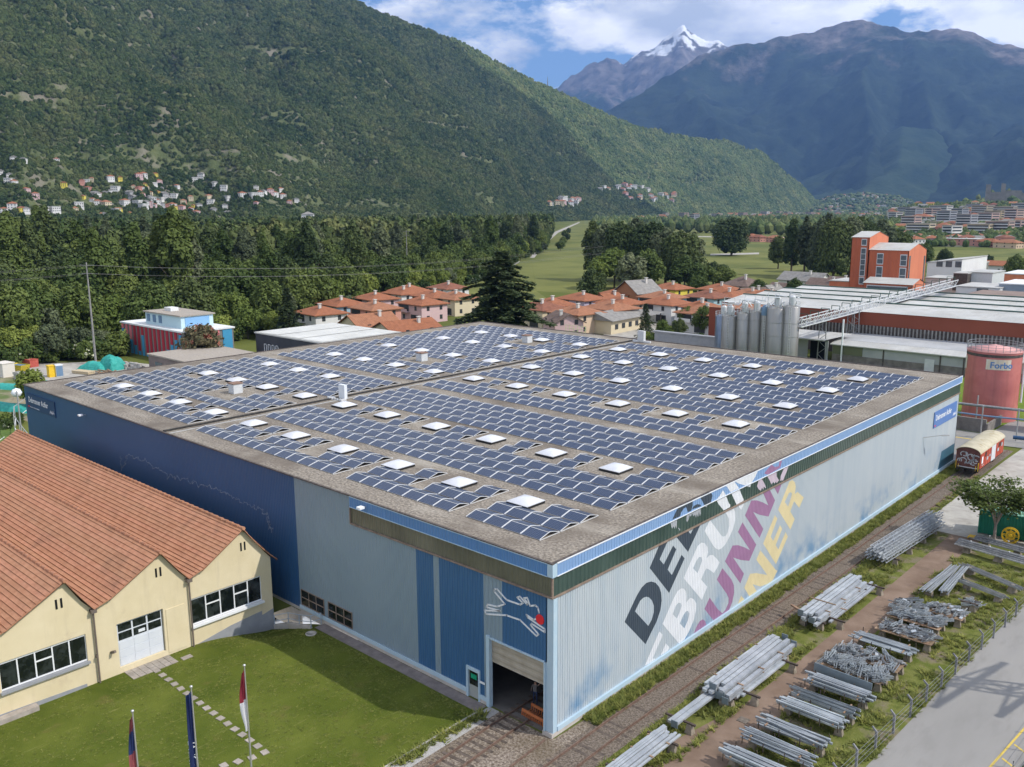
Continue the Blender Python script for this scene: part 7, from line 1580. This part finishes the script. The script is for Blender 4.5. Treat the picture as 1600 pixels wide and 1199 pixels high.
hp = []; hpf = []
NH = 165000
us = vis_u(NH); ts = rng.uniform(0, 1, NH)**1.0
for u, t_ in zip(us, ts):
    p = left_z(u, t_); dd_ = math.hypot(p.x-CAM.x, p.y-CAM.y); px, py = pix(p)
    if py < -25: continue
    if open_ground(p, px, py): continue
    s = max(3.0, dd_*.00205)*random.uniform(.65,1.35); (hpf if dd_ > 3300 else hp).append(((p.x, p.y, p.z-s*.35), s, random.uniform(.8,1.25)))
mass('hillside_forest', 'green broadleaf forest covering the steep mountain side', hp, src); mass('far_hillside_forest', 'distant forest on the far part of the mountain ridge', hpf, src_far)
# far wood on the valley floor, behind the individual trees
vp = []
for _ in range(11000):
    px = random.uniform(-150, 860); d0 = interp(BX, BD, px)+190; dd_ = d0+random.random()**1.3*(1150-d0 if px < 830 else 800); c = at(px, 400, dd_); vp.append(((c.x, c.y, 3+random.uniform(0,12)), random.uniform(3.2,5.6), random.uniform(1.1,1.6)))
mass('valley_wood', 'continuous broadleaf wood filling the valley floor behind the front trees', vp, src)
vp = []
for _ in range(1500):
    c = at(random.uniform(925,1400), 400, random.uniform(1150,2300)); s = random.uniform(4.5,7.5)
    if noise.noise(Vector((c.x/90.0, c.y/90.0, 2))) < -.1: continue
    vp.append(((c.x, c.y, 3), s, random.uniform(1.1,1.5)))
for _ in range(26000):
    px = random.uniform(830, 1640); py = random.uniform(329.2, 352) if px < 1400 else random.uniform(330, 385)
    d = (CAM.z/(py-326.5+.0))*FPX
    c = at(px, 400, min(d, 6500)); 
    n1 = noise.noise(Vector((c.x/160.0, c.y/160.0, 0)))
    if n1 < -.05 and random.random() < .75: continue
    if 1095 < px < 1240 and py > 347.5: continue
    if px < 930 and py > 338: continue
    if px > 1400 and py > 352 and random.random() < .35: continue
    if px > 1392:
        c = town_pt(px, random.random()); d = math.hypot(c.x-CAM.x, c.y-CAM.y)
        if noise.noise(Vector((c.x/70.0, c.y/70.0, 5))) < -.2 or random.random() < .2: continue
        s = random.uniform(2.5,4.6)
    else: c.z = 0; s = max(4.2, d*.0020)*random.uniform(.7,1.3)
    vp.append(((c.x, c.y, c.z+s*.2), s, random.uniform(.8,1.2)))
mass('town_trees', 'trees scattered through the distant town', vp, src_far)
vp = []
for _ in range(260):
    i = random.uniform(0, 69); a = Vector(ch[int(i)][random.randint(0, 30)]); px, py = pix(a)
    if px > 1600 or random.random() < .2: continue
    vp.append(((a.x, a.y, a.z), random.uniform(6,10), 1.0))
mass('castle_trees', 'trees on the castle hill', vp, src_far)
# weeds and tufts by the track and fence
m_tuft = mat('tuft_grass', (.15,.18,.035), (.30,.31,.09), scale=1.5, rough=.9, rnd=.3, trans=.3)
def tuft(seed):
    r = np.random.default_rng(seed); n = 14; mb = MB()
    for k in range(n):
        a = r.uniform(0,6.28); q = r.uniform(0,.18); x, y = q*math.cos(a), q*math.sin(a); h = r.uniform(.12,.34); b = r.uniform(0,6.28); lx, ly = .1*math.cos(b), .1*math.sin(b); mb.tri((x-.035*math.sin(b),y+.035*math.cos(b),0),(x+.035*math.sin(b),y-.035*math.cos(b),0),(x+lx*2.4,y+ly*2.4,h*.75))
    return D.objects.new('grass_tuft_%d'%seed, mb.mesh('grass_tuft', m_tuft))
tsrc = [tuft(i) for i in range(3)]; vp = []
def strip(n, f):
    for _ in range(n): x, y = f(); vp.append(((x, y, .02), random.uniform(.6,1.7), random.uniform(.6,1.2)))
strip(4200, lambda: (random.uniform(.15,1.35), random.uniform(3,90)))
strip(1500, lambda: (random.uniform(4.3,4.9)+random.uniform(0,.6)**2, random.uniform(-8,56)))
def patchy():
    while True:
        x, y = random.uniform(4.5,7.4), random.uniform(-10,45)
        if noise.noise(Vector((x*.7, y*.35, 3))) > .05: return x, y
def patchy2():
    while True:
        y = random.uniform(-4,50); x = random.uniform(10.0, interp([0,50],[15.6,18.3],y))
        if noise.noise(Vector((x*.6, y*.4, 9))) > -.12: return x, y
strip(1500, patchy); strip(2000, patchy2); strip(260, lambda: (random.uniform(-5.7,-5.2)+random.uniform(0,.8)**3, random.uniform(-22,-1))); strip(300, lambda: (random.uniform(3.9,4.5), random.uniform(10,80)))
lt = []
for _ in range(16000):
    x, y = random.uniform(-29,-5.9), -1.3-50*random.random()**1.7
    n1 = noise.noise(Vector((x*.5,y*.5,1)))
    if n1 < -.25: continue
    lt.append(((x,y,lawn_z(x,y)-.01), random.uniform(.22,.42), random.uniform(.5,.9)))
mass('lawn_blades', 'short grass blades standing on the lawn', lt, tsrc, cat='grass')
mass('grass_tufts', 'tufts of rough grass along the track and between the racks', vp, tsrc, cat='grass')
# meadow sheets
m_mead = mat('meadow', (.105,.118,.024), (.165,.172,.042), scale=.03, rough=.95, c3=(.085,.105,.02), scale3=.012, pos3=(.5,.6), bump=.2, bscale=1, bdist=.2)
def gpoly(name, pl, z, m): sheet(name, [(ground(a, b).x, ground(a, b).y) for a, b in pl], z, m)
gpoly('meadow', [(838,455),(830,402),(868,360),(905,345),(1000,344),(1090,350),(1250,350),(1260,440),(1100,452),(960,462)], .03, m_mead)
gpoly('field', [(1478,392),(1640,388),(1640,425),(1500,425),(1440,410)], .03, m_mead)
gpoly('river_bank', [(700,462),(742,440),(762,425),(792,405),(829.5,400),(837.5,455),(860,470),(700,480)], .028, m_mead)
gpoly('field_path', [(1110,397),(1186,395),(1186,397.5),(1110,399.5)], .05, m_concrete); gpoly('field_path', [(1060,369),(1260,371),(1260,372.2),(1060,370.4)], .05, m_concrete)
gpoly('road_to_town', [(828,403),(845,382),(868,362),(905,347),(906,348.2),(872,364),(850,384),(835,403)], .05, m_concrete); gpoly('river_path', [(742,436),(770,428),(800,415),(812,408),(812,409.5),(800,417),(770,431),(742,439)], .05, m_concrete)
for i, (px, py) in enumerate([(872,371),(880,366),(862,392),(868,384),(876,377)]): c = ground(px, py); tree('broad%d'%(i%3), 'road_tree', '%s small tree beside the road to the town' % ORD[i], c.x+6, c.y+4, .6, .55, group='trees by the road')

# ---------------------------------------------------------------- villages and town
random.seed(12)
def small_house(wall, roof, w, d, h, rh, kind):
    mb = MB(); mb.box(-w/2,-d/2,-3.5,w/2,d/2,h,0); a, b = w/2+.6, d/2+.6
    if kind == 'flat': mb.box(-a,-b,h+.01,a,b,h+.5,1)
    else: r = max(0,a-b) if kind == 'hip' else a; mb.add([(-a,-b,h),(a,-b,h),(a,b,h),(-a,b,h),(-r,0,h+rh),(r+.01,0,h+rh)],[(0,1,5,4),(1,2,5),(2,3,4,5),(3,0,4)],1)
    for st in range(max(1,int(h/3))):
        n = max(2, int(w/3.5))
        for i in range(n): x = -w/2+w*(i+.5)/n; mb.box(x-.6,-d/2-.08,.9+st*3,x+.6,-d/2-.01,2.3+st*3,2); mb.box(w/2+.01,-d/2+d*(i+.5)/n-.6,.9+st*3,w/2+.08,-d/2+d*(i+.5)/n+.6,2.3+st*3,2)
    return mb.mesh('house', [wall, roof, m_wdark])
PROTO = {}
for nm, wl, rf, w_, d_, h_, rh_, kd in [('white_red','white',m_terr[0],13,11,6.5,2.6,'hip'),('white_grey','white',m_grroof,14,10,6,2.4,'gable'),('white_flat','white',m_whroof,16,11,7,0,'flat'),('cream_red','cream',m_terr[1],12,10,6.5,2.6,'hip'),('pink_red','pink',m_terr[0],12,11,7,2.4,'hip'),('yellow_red','yellow',m_terr[1],12,9,6.5,2.5,'gable'),('grey_grey','grey',m_grroof,13,10,6,2.6,'gable'),('salmon_red','salmon',m_terr[2],12,10,7,2.4,'hip')]:
    PROTO[nm] = small_house(WM[wl], rf, w_, d_, h_, rh_, kd)
NL = {'white_red':'white house with red roof','white_grey':'white house with grey roof','white_flat':'white flat roofed modern house','cream_red':'cream house with red roof','pink_red':'pink house with red roof','yellow_red':'yellow house with red gable roof','grey_grey':'grey house with grey roof','salmon_red':'salmon coloured house with red roof'}
def on_slope(px, py):
    best = None
    for k in range(0, 61):
        t_ = k/60*.5; 
        u = px; p = left_z(u, t_); q = pix(p); e = abs(q[1]-py)+abs(q[0]-px)*.2
        if best is None or e < best[0]: best = (e, p)
    return best[1]
VIL = [(505,220,'white_red'),(525,255,'white_flat'),(400,258,'white_flat'),(650,205,'pink_red'),(652,218,'white_red'),(632,235,'pink_red'),(655,265,'yellow_red'),(630,278,'salmon_red'),(718,248,'pink_red'),(705,215,'yellow_red'),(880,225,'white_flat'),(912,232,'white_grey'),(965,252,'white_grey'),(785,292,'white_flat'),(735,308,'grey_grey'),(820,318,'cream_red'),(855,315,'cream_red'),(945,325,'white_flat'),(1010,280,'white_flat'),(1020,302,'white_flat'),(1005,338,'white_grey'),(685,315,'white_flat'),(597,305,'grey_grey'),(430,300,'white_grey'),(350,352,'white_flat'),(297,260,'yellow_red'),(1085,285,'white_red'),(1150,265,'white_grey'),(1165,290,'white_red'),(1210,285,'pink_red'),(1255,280,'white_red'),(1265,300,'white_red'),(1325,320,'white_grey'),(935,300,'cream_red'),(60,220,'white_grey'),(20,215,'white_grey'),(130,150,'white_grey'),(85,135,'white_grey'),(275,148,'white_red'),(745,357,'salmon_red'),(770,350,'white_red'),(560,340,'white_red'),(110,365,'white_grey'),(205,370,'white_flat'),(240,368,'white_flat'),(20,372,'white_red'),(60,368,'white_red'),(812,365,'pink_red'),(850,372,'white_red'),(475,352,'cream_red'),(1180,300,'white_grey'),(1230,296,'white_red'),(1135,298,'white_flat'),(890,345,'white_grey'),(700,340,'white_red'),(640,345,'white_flat')]
for i, (a, b, kd) in enumerate(VIL):
    p = on_slope(a/2.857, 200+b/2.857+2); s = random.uniform(.72,1.0)
    put('village_house', PROTO[kd], loc=p+Vector((0,0,.5)), rot=(0,0,random.uniform(-.9,.2)), scale=s, label=NL[kd]+' on the terraced hillside across the valley', cat='house', group='houses of the hillside village')
for i in range(60):
    px = random.choice([random.uniform(0,470), random.uniform(120,330)]); py = random.uniform(285,338); p = on_slope(px, py); kd = random.choice(list(PROTO))
    put('village_house', PROTO[kd], loc=p+Vector((0,0,.5)), rot=(0,0,random.uniform(-.9,.6)), scale=random.uniform(.5,.8), label=NL[kd]+' on the terraced hillside across the valley', cat='house', group='houses of the hillside village')
for (x0, x1, y0, y1, n, lab) in ((855,905,311,322,16,'in the small village at the end of the wood'),(928,1012,290,301,12,'in the village low on the ridge'),(975,1060,306,318,16,'in the village at the foot of the ridge')):
    for i in range(n):
        p = on_slope(random.uniform(x0,x1), random.uniform(y0,y1)); kd = random.choice(['white_red','white_flat','cream_red','pink_red','white_grey']); d = math.hypot(p.x-CAM.x,p.y-CAM.y)
        put('village_house', PROTO[kd], loc=p+Vector((0,0,2)), rot=(0,0,random.uniform(-.9,.6)), scale=1.1+d/6000, label=NL[kd]+' '+lab, cat='house', group='houses below the ridge')
for (a, b, w_, d_, h_, lab, m, rf) in ((1375,412,34,14,9,'long white terraced block with stepped roof below the hillside village',WM['white'],m_grroof),(1350,462,30,18,9,'large white villa with grey hipped roof in front of the village',WM['white'],m_grroof)):
    p = at(a/2.857, 340, 1050 if b > 440 else 1150); t = thing('village_block', lab, 'building', (p.x,p.y,0), R(-38)); zb = (CAM.z-(200+b/2.857-329)/FPX*1050)
    mb = MB(); mb.box(-w_/2,-d_/2,0,w_/2,d_/2,max(zb,2)+6); mb.build('wall', m, t); a_, b__ = w_/2+.8, d_/2+.8; e = max(zb,2)+6
    mb = MB(); mb.add([(-a_,-b__,e),(a_,-b__,e),(a_,b__,e),(-a_,b__,e),(-a_+6,0,e+3.2),(a_-6,0,e+3.2)],[(0,1,5,4),(1,2,5),(2,3,4,5),(3,0,4)]); mb.build('roof', rf, t)
    for i in range(8): mb = MB(); x = -w_/2+w_*(i+.5)/8; mb.box(x-.8,-d_/2-.1,e-4,x+.8,-d_/2-.02,e-1.6); mb.build('window', m_wdark, t)
# apartment blocks of the town
def apartment(label, x, y, w, d, fl, m, rz, red=False, z=0):
    t = thing('apartment_block', label, 'apartment block', (x, y, z), rz, 'apartment blocks of the town'); h = fl*3+.6
    mb = MB(); mb.box(-w/2,-d/2,-2,w/2,d/2,h); mb.build('wall', m, t)
    if red: a, b = w/2+1, d/2+1; mb = MB(); mb.add([(-a,-b,h),(a,-b,h),(a,b,h),(-a,b,h),(-a+b,0,h+3),(a-b,0,h+3)],[(0,1,5,4),(1,2,5),(2,3,4,5),(3,0,4)]); mb.build('roof', m_terr[0], t)
    else: mb = MB(); mb.box(-w/2-.4,-d/2-.4,h+.01,w/2+.4,d/2+.4,h+.5); mb.build('roof', m_flatgr, t)
    for k in range(fl):
        mb = MB(); mb.box(-w/2+1,-d/2-.1,k*3+1.1,w/2-1,-d/2-.02,k*3+2.5); mb.box(w/2+.02,-d/2+1,k*3+1.1,w/2+.1,d/2-1,k*3+2.5); mb.build('window_band', m_wdark, t)
        mb = MB(); mb.box(-w/2+.8, -d/2-1.2, k*3+.1, w/2-.8, -d/2-.12, k*3+.95)
        mb.build('balcony', m_whitew, t)
AM = [mat('flat_%s'%n, c, tuple(x*1.1 for x in c), scale=.05, rough=.85) for n, c in (('cream',(.58,.50,.36)),('ochre',(.52,.42,.28)),('white',(.62,.61,.58)),('pink',(.50,.36,.32)),('grey',(.34,.35,.38)),('rose',(.46,.34,.29)),('sand',(.48,.42,.34)))]
ANM = ['cream','ochre','white','pink','grey','rosy','sandy']
AP = [(1437,372,44,5,0),(1425,358,40,5,3),(1462,366,30,5,0),(1486,378,32,5,2),(1512,362,36,6,4),(1530,374,40,5,1),(1560,374,40,6,5),(1590,372,36,6,3),(1480,352,44,6,4),(1545,352,48,5,3),(1585,350,44,6,5),(1500,343,50,5,4),(1400,345,40,4,2),(1440,341,50,5,6),(1570,340,50,5,6),(1535,338,60,5,0),(1470,337,60,5,2),(1415,336,60,4,4),(1600,338,60,6,4),(1085,352,40,5,4),(1068,346,46,5,3),(1040,342,46,4,6),(1015,340,46,4,5),(1120,345,50,4,6),(1160,342,56,4,3),(1195,341,50,5,2),(1230,340,56,4,6),(1265,341,50,4,3),(1310,338,60,4,2),(1350,338,60,4,4),(995,337,50,4,2),(1108,336,60,5,3),(1060,335,60,5,5),(1150,335,60,4,2),(1185,335,70,4,4),(1220,335,60,4,0),(1375,334,60,4,2),(1245,334,70,4,4)]
for i, (px, py, w_, fl, mi) in enumerate(AP):
    if px < 1400: fl += 2
    c = on_town(px, py)
    apartment('%s apartment block with %d floors, %s' % (ANM[mi], fl, 'in the nearer town right of the tower' if px > 1400 and py > 355 else ('in the upper town below the castle' if px > 1400 else 'at the meadow far edge')), c.x, c.y, w_*random.uniform(.38,.62), 13, fl, AM[mi], random.uniform(-.6,-.1), z=c.z)
for i in range(240):
    if random.random() < .55: px, py = random.uniform(1395,1605), random.uniform(322,386)
    else: px, py = random.uniform(960,1395), random.uniform(332.5,345)
    if px > 1475 and py > 385: continue
    c = on_town(px, py); kd = random.choice(list(PROTO)); d = math.hypot(c.x-CAM.x, c.y-CAM.y); put('town_house', PROTO[kd], loc=c, rot=(0,0,random.uniform(-.9,.6)), scale=max(1, min(1.7, d/1800)), label=NL[kd]+' among the trees of the distant town', cat='house', group='small houses of the distant town')
hg = loft(list(np.linspace(1255, 1445, 60)), 12, lambda u: 4300, lambda u: (interp([1255,1300,1350,1400,1445],[322,305,300,306,322],u), 5300), .03, 6.2, prof=(1,0), wave=300, spur=.2, jag=2); grid_mesh('hamlet_slope', hg, m_castlehill)
vp = []
for i in range(130):
    a_i, b_j = random.uniform(3, 55), random.uniform(0, 11)**1.0; a = Vector(hg[int(a_i)][int(b_j)]).lerp(Vector(hg[int(a_i)+1][int(b_j)+1]), random.random()); kd = random.choice(['white_red','cream_red','pink_red','white_flat','grey_grey','white_grey'])
    put('hamlet_house', PROTO[kd], loc=a, rot=(0,0,random.uniform(-.9,.6)), scale=random.uniform(.9,1.3), label=NL[kd]+' in the far hamlet below the blue mountain', cat='house', group='houses of the far hamlet')
for i in range(700):
    a_i, b_j = random.uniform(0, 58), random.uniform(0, 11); a = Vector(hg[int(a_i)][int(b_j)]).lerp(Vector(hg[int(a_i)+1][int(b_j)+1]), random.random()); vp.append((tuple(a), random.uniform(7,13), .8))
mass('hamlet_trees', 'trees between the houses of the far hamlet', vp, src_far)
for i, (px, py, w_) in enumerate([(1395,396,14),(1372,392,14),(1185,378,16),(1175,376,12),(1210,379,14),(1510,382,26),(1545,386,18),(1575,388,20)]):
    c = ground(px, py); house('low terracotta roofed farmhouse %s along the far field edges' % ORD[i], c.x, c.y, R(-20), w_, 10, 4.5, 2.6, WM['peach'] if i % 2 else WM['salmon'], m_terr[i%3], 'hip', group='farmhouses along the fields', chim=False, wins=3)
c = ground(1500, 385); t = house('long low red brick school like building with pale roof beyond the works', c.x-4, c.y+14, R(-12), 34, 12, 6, .5, WM['salmon'], m_whroof, 'flat', group=None, wins=8)
c = ground(1560, 425); house('long low building with terracotta roof at the right, before the field', c.x+6, c.y-4, R(-8), 34, 12, 3.8, 2.2, WM['white'], m_terr[0], 'hip', group=None, chim=False, wins=6)
c = ground(1440, 370)
for i in range(14):
    q_ = random.random(); px = random.uniform(1398,1606) if q_ < .62 else random.uniform(985,1400); py = random.uniform(324,380) if q_ < .62 else random.uniform(332.5,341)
    if px > 1470 and py > 380: continue
    c = on_town(px, py); mi = random.randrange(7); fl = random.choice([3,4,4,5,6]); apartment('%s apartment block with %d floors, %s' % (ANM[mi], fl, 'among the trees of the right town quarter' if q_ < .62 else 'in the strip of town behind the meadow'), c.x, c.y, random.uniform(16,34), random.uniform(12,16), fl, AM[mi], random.uniform(-.9,.3), red=random.random() < .12, z=c.z)
sheet('town_ground', [(ground(a, b).x, ground(a, b).y) for a, b in ((1395,372),(1395,332),(960,332),(960,343),(1250,346))], .05, D.materials['town_ground'])
# castle
m_stone = mat('castle_stone', (.22,.20,.18), (.31,.285,.26), scale=.1, rough=.95); t0 = at(1566, 308, 2150); t = thing('castle', 'grey stone castle with two square towers and walls on the right hill', 'castle', (t0.x, t0.y, t0.z-6), R(-42))
def cx(px): q = at(px, 308, 2150)-t0; return q.x*math.cos(R(42))-q.y*math.sin(R(42))*-1 if False else (q.dot(Vector((math.cos(R(-42)), math.sin(R(-42)), 0)))*1.0)
u_ = (at(1600,308,2150)-at(1530,308,2150)); t.rotation_euler = (0,0,math.atan2(u_.y,u_.x)); k_ = u_.length/70
def cwall(nm, p0, p1, ytop, dep, ybot=312, yoff=0):
    mb = MB(); h1 = (308-ytop)*k_*1.0+6; mb.box((p0-1566)*k_, yoff, (308-ybot)*k_, (p1-1566)*k_, yoff+dep, h1); n = int((p1-p0)*k_/3)
    for i in range(n): x = (p0-1566)*k_+i*3; mb.box(x, yoff, h1, x+1.6, yoff+1, h1+1.4)
    mb.build(nm, m_stone, t)
cwall('tower', 1539, 1547, 286.5, 11); cwall('tower', 1563, 1570, 285, 11); cwall('wall', 1547, 1563, 300, 4, yoff=3); cwall('keep', 1570, 1596, 297.5, 14, yoff=2); cwall('wall', 1596, 1625, 302, 4, yoff=3)
# radio masts on the ridge
for (px, py, h) in ((855,124,22),): p = on_slope(px, 141); q = left_z(px, .999); t = thing('ridge_mast', 'thin lattice mast on the skyline of the green ridge', 'mast', q); mb = MB(); mb.tube((0,0,0),(0,0,40),2.2,.6,5); mb.build('pole', m_mast, t)
